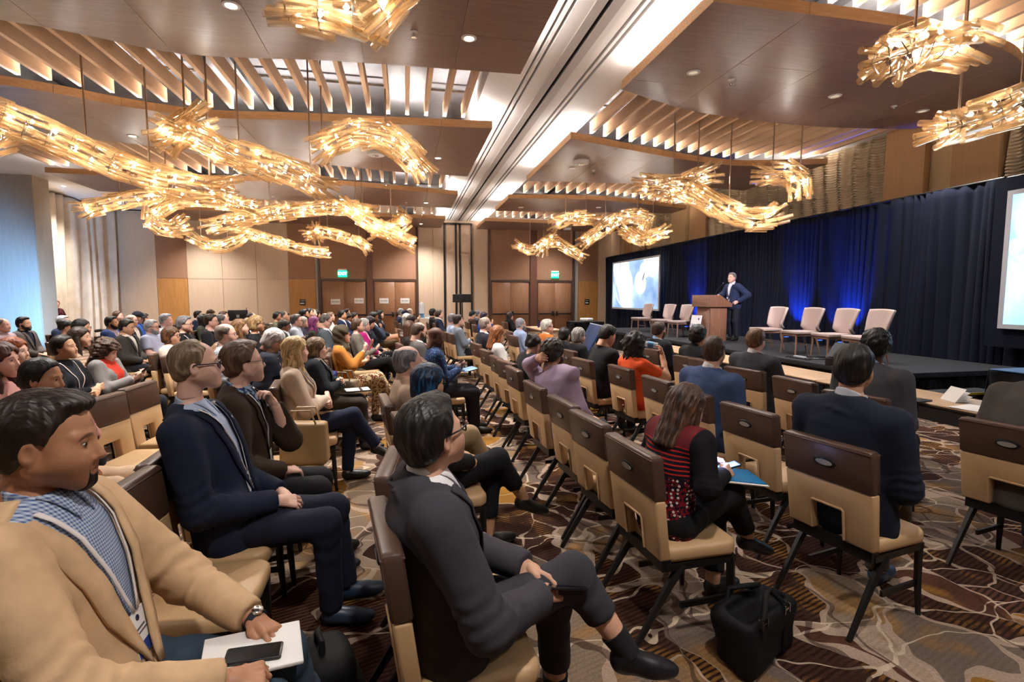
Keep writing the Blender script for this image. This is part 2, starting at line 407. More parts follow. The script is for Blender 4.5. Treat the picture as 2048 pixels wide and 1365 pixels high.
# door groups
def door_group(n, xa, xb, xm0, xm1, papers):
    for x in (xa-.05, xb+.05): MB().box((x-.05, YF-.08, 0), (x+.05, YF, 5.3)).obj('jamb', [M_DFRAME], WF)
    MB().box((xm0, YF-.1, 0), (xm1, YF, 5.3)).obj('post', [plain('post_brown', '6b4433', .5)], WF)
    for k, (a, b) in enumerate(((xa, xm0), (xm1, xb))):
        slab('brown_wall_panel', a, b, 2.58, 5.3, M_BROWN)
        d = struct(MB().box((a, YF-.07, 2.47), (b, YF, 2.57)).box((a, YF-.07, 0), (a+.06, YF, 2.47)).box((b-.06, YF-.07, 0), (b, YF, 2.47)).obj('door_%d' % (n+k), [M_DFRAME]))
        m = (a+b)/2
        for (p, q) in ((a+.07, m-.006), (m+.006, b-.07)):
            MB().box((p, YF-.05, .01), (q, YF-.005, 2.46)).obj('door_leaf', [M_DOOR], d, bevel=.003, seg=1)
            MB().box((p+.02, YF-.13, .86), (q-.02, YF-.09, .93)).obj('push_bar', [M_BLACK], d, bevel=.008)
            hx = q-.1 if q < m else p+.1
            MB().box((hx-.05, YF-.12, .80), (hx+.05, YF-.05, 1.02)).obj('latch_case', [M_BLACK], d, bevel=.01)
        for p in (m-.03, m+.03):
            MB().lathe([(.012, 0), (.012, .01)], 8, M=Matrix.Translation((p, YF-.05, 1.62)) @ Matrix.Rotation(R(90), 4, 'X')).obj('bolt', [M_CHROME], d)
door_group(1, -3.8, .55, -1.72, -1.46, 4); door_group(3, 4.12, 8.36, 6.14, 6.48, 0)
M_PAPER = plain('paper', 'e9e6e2', .7); M_INK = plain('ink', '55555c', .7)
for i, (px, py, lab) in enumerate(((671, 604, 'leftmost printed white notice on the far door, nearest the orange panel'), (718, 602, 'second printed white notice from the left, on the far double doors'),
                    (768, 602, 'third printed white notice from the left, just right of the door post'), (810, 602, 'rightmost printed white notice on the far double doors'))):
    p = ony(px, py, YF-.06); x, z = p[0], p[2]
    o = tag(MB().box((x-.21, YF-.058, z-.125), (x+.21, YF-.053, z+.125)).obj('notice', [M_PAPER]), lab, 'notice', 'notices on the doors')
    mb = MB()
    for a, b in ((-.16, -.04), (-.01, .16)):
        q = a
        while q < b-.012: mb.box((x+q, YF-.0595, z-.02), (x+q+.014, YF-.0585, z+.018)); q += .021
    mb.obj('printed_line', [M_INK], o)
# exit signs
for px, py, lab in ((685, 547, 'green lit EXIT sign above the left pair of doors'), (1110, 550, 'green lit EXIT sign above the right pair of doors')):
    p = ony(px, py, YF-.1); s = tag(empty('exit_sign', (p[0], YF-.1, p[2])), lab, 'sign', 'exit signs')
    MB().box((-.2, -.03, -.17), (.2, .03, .13)).obj('body', [emis('exit_green', '12b07c', 1.6)], s, bevel=.01)
    MB().box((-.19, -.03, .135), (.19, .06, .2)).obj('bracket', [M_WHITE], s)
    text('lettering', 'EXIT', .2, emis('exit_white', 'ffffff', 3), Matrix.Translation((0, -.034, -.02)) @ Matrix.Rotation(R(90), 4, 'X'), s)
for px, py, lab in ((605, 605, 'small black room sign on the orange panel left of the doors'), (1174, 604, 'small black room sign on the orange panel beside the dark drape')):
    p = ony(px, py, YF-.06); s = tag(MB().box((p[0]-.12, YF-.075, p[2]-.13), (p[0]+.12, YF-.052, p[2]+.13)).obj('room_sign', [M_BLACK], bevel=.006), lab, 'sign', 'room signs')
    mb = MB(); 
    for k in range(6): mb.box((p[0]-.09+k*.03, YF-.079, p[2]-.08), (p[0]-.09+k*.03+.021, YF-.0755, p[2]-.02))
    for k in range(7): mb.box((p[0]-.09+k*.025, YF-.079, p[2]+.05), (p[0]-.09+k*.025+.016, YF-.0755, p[2]+.075))
    mb.obj('lettering', [M_PAPER], s)

# ---- right wall above the drape: pilasters and carved wave panels
WR = bpy.data.objects['wall_right']
def pil(y0, y1, m, pr):
    MB().box((XR-pr, y0, 0), (XR+.01, y1, 5.4)).obj('pilaster', [m], WR)
M_PIL = fabric('pilaster_fabric', 'a8835f'); M_PIL2 = fabric('pilaster_pale', 'b89c75')
for y0, y1, m, pr in ((23.3, 24.0, M_PIL, .22), (22.3, 23.3, M_PIL2, .1), (21.75, 22.3, M_PIL, .22), (18.3, 19.4, M_PIL2, .22), (17.9, 18.3, M_PIL2, .06), (16.9, 17.9, M_PIL, .24),
                      (8.95, 9.86, M_PIL, .24), (8.4, 8.95, M_PIL2, .08), (7.55, 8.4, M_PIL, .24), (2.0, 3.0, M_PIL, .24)): pil(y0, y1, m, pr)
def wave_panel(y0, y1, nm):
    ny, nz = int((y1-y0)*24), 200; z0, z1 = 3.3, 5.4
    Y, Z = np.meshgrid(np.linspace(y0, y1, ny), np.linspace(z0, z1, nz), indexing='ij')
    ph = 2*math.pi*(Y/.44)+1.1*np.sin(Z*2.1+.7*np.sin(Y*1.3))
    rid = .5+.5*np.sin(ph); tick = np.sin(2*math.pi*Z/.062+2.2*np.cos(ph))
    X = XR-.03-.13*rid-.032*tick*np.clip(np.sin(ph*.5)**2*1.2, 0, 1)
    v = np.stack([X, Y, Z], -1).reshape(-1, 3); i = np.arange(ny*nz).reshape(ny, nz)
    f = np.stack([i[:-1, :-1], i[:-1, 1:], i[1:, 1:], i[1:, :-1]], -1).reshape(-1, 4)
    link('carved_wave_panel', to_mesh(nm, v, f, [plain('wave_relief', 'a8957a', .36, .4)], smooth=True), WR)
for y0, y1 in ((9.9, 16.86), (19.45, 21.7), (3.05, 7.5)): wave_panel(y0, y1, 'wave')

# ---- left: fabric pier and pale curtain
p0 = -11.0
pier = struct(MB().box((XL, 18.48, 0), (p0, 19.22, 5.4)).obj('wall_pier', [fabric('pier_fabric', 'b3a48f')]))
MB().box((XL, 18.455, 0), (p0-.012, 18.479, 5.39)).obj('fabric_panel', [M_GREY], pier)
def curtain(name, y0, y1, x, z0, z1, mat, amp=.09, per=.36, parent=None, seed=1, axis='y', sweep=0, res=26):
    r = np.random.default_rng(seed); n = int((y1-y0)*res); nz = 24
    t = np.linspace(0, 1, n); ph = np.cumsum(1+.45*np.sin(np.linspace(0, (y1-y0)*3.1, n)+seed)+.25*r.normal(size=n).cumsum()/math.sqrt(n))
    ph = ph/ph[-1]*2*math.pi*(y1-y0)/per; hgt = np.linspace(0, 1, nz)
    am = amp*(.75+.35*np.sin(np.linspace(0, (y1-y0)*1.7, n)+2*seed))
    A, H = np.meshgrid(t, hgt, indexing='ij')
    off = am[:, None]*(np.sin(ph)[:, None]*(1-.25*H)+.28*np.sin(ph*2.3+1)[:, None]*(1-H))+.03*np.sin(H*3+ph[:, None]*.2)
    Yc = y0+(y1-y0)*A+.04*np.cos(ph)[:, None]*(1-H)+sweep*(1-H)**2*A
    Zc = z0+(z1-z0)*H; Xc = x+off
    v = np.stack([Xc, Yc, Zc] if axis == 'y' else [Yc, Xc, Zc], -1).reshape(-1, 3)
    i = np.arange(n*nz).reshape(n, nz); f = np.stack([i[:-1, :-1], i[1:, :-1], i[1:, 1:], i[:-1, 1:]], -1).reshape(-1, 4)
    o = link(name, to_mesh(name, v, f, [mat], smooth=True), parent)
    md = o.modifiers.new('thickness', 'SOLIDIFY'); md.thickness = .012
    return o
tag(curtain('curtain', 19.6, 24.75, -11.95, .02, 5.34, cloth('curtain_cloth', 'cfc0ae', rough=.9, scale=.4), amp=.12, per=.62, seed=3, sweep=-.25),
    'tall pale beige curtain hanging in the left corner beside the grey pier', 'curtain')
# ------------------------------------------------------------------ ceiling: deck, slats, floating panels, white track beam
M_DECK = plain('deck_grey', '5c5c61', .6, bump=.4, bscale=6, var=.3, vscale=2); M_CLOUD = wood('panel_veneer', '937668', '826559', .34, (1.2, 20, 20), .5)
M_EDGE = wood('lit_edge_veneer', 'c49c74', 'b28a62', .5, (1.5, 20, 20)); M_SLAT = wood('slat_veneer', 'd8b490', 'c9a37e', .5, (12, .8, 12))  # edge is the panel's wood, its lit tone put into the colour
CE = struct(MB().box((XL, YN, 6.0), (XR, YF, 6.1)).obj('ceiling', [M_DECK]))
for y in (9.0, 10.7, 15.1, 20.4, 3.4, 4.6):
    MB().tube([(XL, y, 5.86), (1.5, y, 5.86)], .035, 8).obj('conduit', [M_CHROME], CE, smooth=True)
    MB().tube([(3.8, y+.2, 5.88), (XR, y+.2, 5.88)], .03, 8).obj('conduit', [M_DECK], CE, smooth=True)
for x in (-7, -3.1, .1, 6.2): MB().box((x-.35, YN, 5.62), (x+.35, YF, 5.93)).obj('duct', [plain('duct_metal', '6e6f74', .45, .5, var=.2)], CE)
# white track beam
def strip(x0, x1, z0=5.4, z1=5.6, y0=YN, y1=YF-.01, m=None, nm='beam_strip'):
    return MB().box((x0, y0, z0), (x1, y1, z1)).obj(nm, [m or M_WHITE], CE)
for x0, x1 in ((1.42, 2.02), (2.075, 2.125), (2.18, 2.40), (2.75, 2.965), (3.02, 3.07), (3.125, 3.82)): strip(x0, x1)
strip(1.42, 1.5, 5.6, 6.0); strip(3.74, 3.82, 5.6, 6.0)
strip(2.0, 2.2, 5.6, 5.62, m=M_SLOT, nm='slot'); strip(2.94, 3.14, 5.6, 5.62, m=M_SLOT, nm='slot'); strip(2.40, 2.75, 5.6, 5.62, m=M_SLOT, nm='slot')
strip(2.40, 2.54, 5.38, 5.6, m=plain('track_grey', 'bcb8b6', .5), nm='track_lip'); strip(2.61, 2.75, 5.38, 5.6, m=MATS['track_grey'], nm='track_lip')
strip(2.545, 2.565, 5.42, 5.6, m=M_SLOT, nm='track_rail'); strip(2.585, 2.605, 5.42, 5.6, m=M_SLOT, nm='track_rail')
# white perimeter
strip(XL, -9.5, 5.4, 5.55); strip(-9.58, -9.5, 5.55, 6.0); strip(10.12, 10.45, 5.4, 5.55); strip(10.5, XR, 5.4, 5.55); strip(10.4, 10.55, 5.55, 5.57, m=emis('wall_grazer', 'ffe6c8', 14), nm='wall_grazer_strip'); strip(10.12, 10.2, 5.55, 6.0)
MB().box((-12.7, 24.7, 5.4), (1.42, YF, 5.55)).box((3.82, 24.7, 5.4), (10.2, YF, 5.55)).obj('beam_strip', [M_WHITE], CE)

def clip_rect(poly, x0, y0, x1, y1):
    def cl(P, f, inter):
        out = []
        for i in range(len(P)):
            a, b = P[i-1], P[i]; fa, fb = f(a), f(b)
            if fb >= 0:
                if fa < 0: out.append(inter(a, b, fa, fb))
                out.append(b)
            elif fa >= 0: out.append(inter(a, b, fa, fb))
        return out
    it = lambda a, b, fa, fb: (a[0]+(b[0]-a[0])*fa/(fa-fb), a[1]+(b[1]-a[1])*fa/(fa-fb))
    for f in (lambda p: p[0]-x0, lambda p: x1-p[0], lambda p: p[1]-y0, lambda p: y1-p[1]):
        if len(poly) < 3: return []
        poly = cl(poly, f, it)
    out = []
    for p in poly:
        if not out or abs(p[0]-out[-1][0])+abs(p[1]-out[-1][1]) > 1e-4: out.append(p)
    return out
ZP0, ZP1 = 5.0, 5.14
CLOUDS = []
def cloud(side, near, far):
    """near / far: edge control points (x, y) from low x to high x"""
    N = [(p[0], p[1]) for p in catmull(near, 6)]; Fa = [(p[0], p[1]) for p in catmull(far, 6)]
    poly = N+Fa[::-1]; c = empty('ceiling_cloud', (0, 0, 0), parent=CE)
    xs = [p[0] for p in poly]; ys = [p[1] for p in poly]
    x = min(xs)
    k = 0
    while x < max(xs):
        y = min(ys)-(.8 if k % 2 else 0); x1 = x+1.25
        while y < max(ys):
            q = clip_rect(poly, x+.003, y+.003, x1-.003, y+2.1-.003)
            if len(q) > 2:
                mb = MB().prism(q, ZP0, ZP1, 1); mb.mi[len(mb.mi)-len(q)-2] = 0
                mb.obj('panel', [M_CLOUD, M_EDGE], c)
            y += 2.1
        x = x1; k += 1
    CLOUDS.append((side, np.array(N), np.array(Fa)))
    # light strip lying on top, behind the near edge and along the beam
    mb = MB(); e = emis('cove_light', 'fff8f0', L_COVE)
    for a, b in zip(N[:-1], N[1:]): mb.add([(a[0], a[1]+.22, ZP1+.02), (b[0], b[1]+.22, ZP1+.02), (b[0], b[1]+.27, ZP1+.02), (a[0], a[1]+.27, ZP1+.02)], [(0, 1, 2, 3)])
    mb.obj('cove_light_strip', [e], c); mb = MB(); e = emis('cove_light_soft', 'fffcfa', L_COVE*.5)
    xb = max(xs)-.12 if side == 'L' else min(xs)+.12
    ya, yb = (N[-1][1]+.25, Fa[-1][1]-.2) if side == 'L' else (N[0][1]+.25, Fa[0][1]-.2)
    mb.add([(xb-.02, ya, ZP1+.03), (xb+.02, ya, ZP1+.03), (xb+.02, yb, ZP1+.03), (xb-.02, yb, ZP1+.03)], [(0, 1, 2, 3)])
    mb.obj('cove_light_strip', [e], c)
LX0, LX1 = -9.25, 1.73; RX0, RX1 = 3.43, 10.1
cloud('L', [(LX0, -2.4), (-4, -2.0), (LX1, -2.4)], [(LX0, 2.2), (-5, 1.8), (LX1, 2.2)])
cloud('L', [(LX0, 4.6), (-4.7, 5.0), (-1, 5.2), (LX1, 5.1)], [(LX0, 6.9), (-4.66, 7.5), (-2.9, 8.0), (-.96, 7.8), (LX1, 7.68)])
cloud('L', [(LX0, 9.0), (-6.03, 9.7), (-4.6, 10.35), (-3.4, 10.62), (-1.85, 10.44), (LX1, 10.16)], [(LX0, 12.2), (-5.6, 12.75), (-3.72, 13.9), (-2.0, 13.7), (-.1, 14.1), (LX1, 14.2)])
cloud('L', [(LX0, 16.05), (-5.5, 16.1), (-3.4, 15.95), (-1.5, 16.1), (LX1, 16.8)], [(LX0, 18.5), (-4, 18.9), (-.1, 19.2), (LX1, 19.2)])
cloud('L', [(LX0, 21.7), (-2.87, 21.8), (LX1, 21.95)], [(LX0, 24.5), (-3, 24.75), (LX1, 24.8)])
cloud('R', [(RX0, -2.4), (6, -2.2), (RX1, -2)], [(RX0, 2.2), (6, 2.0), (RX1, 2.3)])
cloud('R', [(RX0, 5.42), (6.3, 5.44), (7.7, 5.6), (8.7, 5.95), (10.05, 6.85)], [(RX0, 7.9), (5.2, 8.55), (7.46, 8.77), (9.0, 8.65), (9.84, 8.5)])
cloud('R', [(RX0, 10.45), (5.0, 10.97), (6.6, 11.45), (8.1, 11.7), (9.0, 11.5), (10.3, 11.1)], [(RX0, 14.4), (6.15, 14.15), (8, 14.1), (10.3, 14.3)])
cloud('R', [(RX0, 17.05), (5, 16.75), (6.5, 16.65), (8.2, 17.0), (10.3, 17.6)], [(RX0, 19.5), (7, 19.1), (10.3, 18.6)])
cloud('R', [(RX0, 22.1), (6.5, 22.2), (10.3, 22.0)], [(RX0, 24.8), (7, 24.7), (10.3, 24.6)])
sides = {'L': [c for c in CLOUDS if c[0] == 'L'], 'R': [c for c in CLOUDS if c[0] == 'R']}
slat_cache = {}
for sd, xs in (('L', np.arange(1.17, -9.3, -.355)), ('R', np.arange(3.98, 10.1, .355))):
    for A, B in zip(sides[sd][:-1], sides[sd][1:]):
        if B[1][0][1] < 3 : continue
        for x in xs:
            ya = float(np.interp(x, A[2][:, 0], A[2][:, 1]))-.45; yb = float(np.interp(x, B[1][:, 0], B[1][:, 1]))+.10
            ln = round(yb-ya, 1)
            if ln not in slat_cache: slat_cache[ln] = MB().box((-.035, 0, 0), (.035, ln, .24)).mesh('slat', [M_SLAT])
            link('slat', slat_cache[ln], CE, (float(x), yb-ln, 5.215))

# downlights: fixture with ring, lens and its lamp
def downlight(x, y, z, lab, power, on=True):
    d = tag(empty('downlight', (x, y, z)), lab, 'downlight', 'recessed ceiling downlights')
    MB().lathe([(.065, 0), (.065, -.012), (.095, -.008), (.1, 0)], 20).obj('trim_ring', [M_WHITE], d, smooth=True)
    MB().lathe([(.0, -.004), (.062, -.004)], 20).obj('lens', [emis('downlight_lens', 'fff3d6', 9.0) if on else emis('downlight_lens_dim', 'b9a58a', .5)], d)
    if power: lamp('downlight_lamp', 'SPOT', (0, 0, -.03), (0, 0, -1), power, WARM, .09, 125, .9, d)
for px, py, lab in ((462, 10, 'lit round downlight at the top left, beside the amber glass chandelier at the frame edge'), (938, 76, 'lit round downlight in the big brown panel near the white beam'),
                    (265, 272, 'lit round downlight above the long left chandelier'), (628, 298, 'lit round downlight behind the arched chandelier'),
                    (876, 316, 'lit round downlight right of the arched chandelier'), (852, 406, 'small lit downlight in the third brown panel near the beam'),
                    (684, 399, 'small lit downlight in the third brown panel left of centre'), (842, 448, 'small lit downlight in the farthest left panel'),
                    (375, 433, 'small lit downlight in the farthest panel by the left curtain')):
    p = onz(px, py, 4.998); downlight(p[0], p[1], 4.998, lab, L_DOWN)
p = onz(127, 372, 5.398); downlight(p[0], p[1], 5.398, 'lit downlight in the white soffit above the pale curtain', L_DOWN*1.6)
for px, py, lab in ((1387, 145, 'dim round downlight in the large right panel near the beam'), (1670, 192, 'dim round downlight in the middle of the large right panel'),
                    (1845, 222, 'dim round downlight at the wall end of the large right panel'), (1144, 337, 'small dim downlight below the round white speaker in the right panel'), (1042, 415, 'small dim downlight in the third right panel')):
    p = onz(px, py, 4.998); downlight(p[0], p[1], 4.998, lab, L_DOWN*.55, False)  # dim lens, but a lamp is added in each to light the room
for i, (x, y) in enumerate(((-4.5, .2), (.6, .2), (-4.6, 6.2), (-7.8, 12.0), (4.3, .2), (8.0, .2), (-7.5, 17.6), (7.4, 12.9), (7.0, 18.0), (6.9, 23.4))):  # extra downlights continuing the grid, added for the light they give
    downlight(x, y, 4.998, 'extra recessed downlight '+('above the camera, left of the beam', 'above the camera, next to the beam on the left', 'in the big near left panel hidden by the chandeliers', 'at the left end of the second left panel', 'above the camera, next to the beam on the right', 'above the camera, by the right wall', 'at the left end of the third left panel', 'at the wall end of the second right panel', 'in the middle of the third right panel', 'in the farthest right panel')[i], L_DOWN*(.9 if x < 2 else .55)*(.5 if y < 2 else 1), x < 2)
def sprinkler(px, py, lab):
    p = onz(px, py, 4.999); s = tag(empty('sprinkler', tuple(p)), lab, 'sprinkler', 'ceiling sprinklers')
    MB().lathe([(.045, 0), (.045, -.012), (.012, -.02), (.012, -.05)], 12).obj('escutcheon', [M_WHITE], s, smooth=True)
    MB().lathe([(.006, -.05), (.006, -.075), (.03, -.075), (.03, -.08)], 12).obj('deflector', [M_CHROME], s)
for a in ((828, 62, 'white sprinkler head in the big brown panel left of the lit downlight'), (1463, 158, 'white sprinkler head right of the first dim downlight'), (1788, 212, 'white sprinkler head near the wall end of the large right panel'),
          (1187, 341, 'white sprinkler head in the second right panel'), (546, 393, 'white sprinkler head in the third left panel'), (812, 405, 'tiny sprinkler head beside the small downlight near the beam')): sprinkler(*a)
for px, py, r, lab in ((1163, 322, .19, 'round white ceiling speaker in the second right panel'), (752, 305, .2, 'round white ceiling speaker behind the arched chandelier'), (1135, 457, .2, 'round white ceiling speaker in the farthest right panel')):
    p = onz(px, py, 4.999); s = tag(empty('ceiling_speaker', tuple(p)), lab, 'ceiling speaker')
    MB().lathe([(r, 0), (r, -.05), (r*.92, -.07), (.0, -.075)], 24).obj('housing', [M_WHITE], s, smooth=True)
    MB().lathe([(r*.3, -.075), (r*.3, -.085), (0, -.09)], 16).obj('grille', [M_CHROME], s, smooth=True)
# ------------------------------------------------------------------ chandeliers: ribbons of amber glass tubes round small bulbs
def amber():
    t = NT('amber_glass'); n = t.n; n.remove(t.b)
    tr = t.new('ShaderNodeBsdfTransparent'); tr.inputs[0].default_value = (1, .95, .84, 1)
    tl = t.new('ShaderNodeBsdfTranslucent'); tl.inputs[0].default_value = (*lin('ffd6a2'), 1)
    df = t.new('ShaderNodeBsdfDiffuse'); df.inputs[0].default_value = (*lin('f2c48c'), 1)
    gl = t.new('ShaderNodeBsdfGlossy'); gl.inputs['Roughness'].default_value = .12; gl.inputs[0].default_value = (1, .9, .75, 1)
    a = t.new('ShaderNodeMixShader'); a.inputs[0].default_value = .45; t.l(tl.outputs[0], a.inputs[1]); t.l(df.outputs[0], a.inputs[2])
    lw = t.new('ShaderNodeLayerWeight'); lw.inputs[0].default_value = .35
    f = t.math('ADD', t.math('MULTIPLY', lw.outputs[1], .36), .30)
    b = t.new('ShaderNodeMixShader'); t.l(f, b.inputs[0]); t.l(tr.outputs[0], b.inputs[1]); t.l(a.outputs[0], b.inputs[2])
    c = t.new('ShaderNodeMixShader'); t.l(t.math('MULTIPLY', lw.outputs[0], .6), c.inputs[0]); t.l(b.outputs[0], c.inputs[1]); t.l(gl.outputs[0], c.inputs[2])
    t.l(c.outputs[0], t.out.inputs[0]); return t.m
M_AMBER = amber(); M_BULB = emis('bulb_glow', 'fff6ec', L_BULB); M_ROD = plain('rod_bronze', 'b8a088', .35, .8)
TUBE = {}
def tube_mesh(L, r=.038):
    k = round(L, 2)
    if k not in TUBE: TUBE[k] = MB().tube([(-k/2, 0, 0), (k/2, 0, 0)], r, 8, caps=False).mesh('glass_tube', [M_AMBER], smooth=True)
    return TUBE[k]
BULB = MB().lathe([(.004, -.032), (.027, -.004), (.004, .03)], 6).mesh('bulb', [M_BULB], smooth=True)
def chandelier(lab, strands, rods, single, seed, rad=.24, bulb_step=.34, dens=1.0, bscale=1.0):
    rg = random.Random(seed); allp = []
    base = None; built = []
    for (pts) in strands:
        P = [np.array(p, float) for p in pts]; C = catmull(P, 10); built.append(C); allp += C
    base = np.mean(allp, 0); base[2] = min(p[2] for p in allp)
    root = tag(empty('chandelier', tuple(base)), lab, 'chandelier', 'amber glass chandeliers')
    loc = lambda p: tuple(np.array(p)-base)
    tubes = []
    for C in built:
        C = np.array(C); seg = np.linalg.norm(np.diff(C, axis=0), axis=1); s = np.concatenate([[0], np.cumsum(seg)]); Ltot = s[-1]
        at = lambda q: np.array([np.interp(q, s, C[:, k]) for k in range(3)])
        def frame(q):
            t = at(min(q+.05, Ltot))-at(max(q-.05, 0)); t /= np.linalg.norm(t)+1e-9
            u = np.cross(t, (0, 0, 1)); u /= np.linalg.norm(u)+1e-9; return t, u, np.cross(u, t)
        MB().tube([loc(at(q)) for q in np.linspace(0, Ltot, 14)], .016, 6).obj('spine', [M_ROD], root, smooth=True)
        ringmb = MB(); q = .05; n = 0
        while q < Ltot:
            t, u, w = frame(q); endw = .72+.28*min(1, min(q, Ltot-q)/.35)
            cnt = max(5, int(round(8*dens))); ph = rg.random()*6.28
            for k in range(cnt):
                th = ph+6.283*k/cnt+rg.uniform(-.2, .2); rr = rad*endw*rg.uniform(.72, 1.12)
                c = at(q+rg.uniform(-.1, .1))+(u*math.cos(th)+w*math.sin(th)*.85)*rr
                d = t+np.array([rg.gauss(0, .085) for _ in range(3)])
                if q < .25 or q > Ltot-.25: d = d+(u*math.cos(th)+w*math.sin(th))*.3*(-1 if q < .25 else 1)
                d /= np.linalg.norm(d); tubes.append((c, d, rg.choice((.32, .38, .42, .46))))
            ringmb.tube([loc(at(q)+(u*math.cos(a)+w*math.sin(a))*rad*.8*endw) for a in np.linspace(0, 6.283, 9)], .006, 4, caps=False)
            ringmb.tube([loc(at(q)-u*rad*.8*endw), loc(at(q)+u*rad*.8*endw)], .006, 4); ringmb.tube([loc(at(q)-w*rad*.8*endw), loc(at(q)+w*rad*.8*endw)], .006, 4)
            q += .27; n += 1
        ringmb.obj('wire_cage', [M_CHROME], root, smooth=True)
        q = .1
        while q < Ltot:
            t, u, w = frame(q); p = at(q)+u*rg.uniform(-.12, .12)+w*rg.uniform(-.12, .12)
            b = link('bulb', BULB, root, loc(p)); b.scale = (bscale,)*3; q += bulb_step*rg.uniform(.7, 1.2)
    if single:
        if len(tubes) > 295: tubes = rg.sample(tubes, 295)
        for c, d, L in tubes:
            o = link('glass_tube', tube_mesh(L), root, loc(c)); o.rotation_euler = Vector(d).to_track_quat('X', 'Z').to_euler()
    else:
        mb = MB()
        for c, d, L in tubes:
            a = np.array(loc(c)); mb.tube([a-d*L/2, a+d*L/2], .037, 6, caps=False)
        o = mb.obj('glass_tubes', [M_AMBER], root, smooth=True); o['kind'] = 'stuff'
    for (p) in rods:
        MB().tube([loc(p), loc((p[0], p[1], 5.95))], .014, 6).obj('hanger_rod', [M_ROD], root, smooth=True)
    return root
def px3(lst): return [ony(x, y, Y) for x, y, Y in lst]
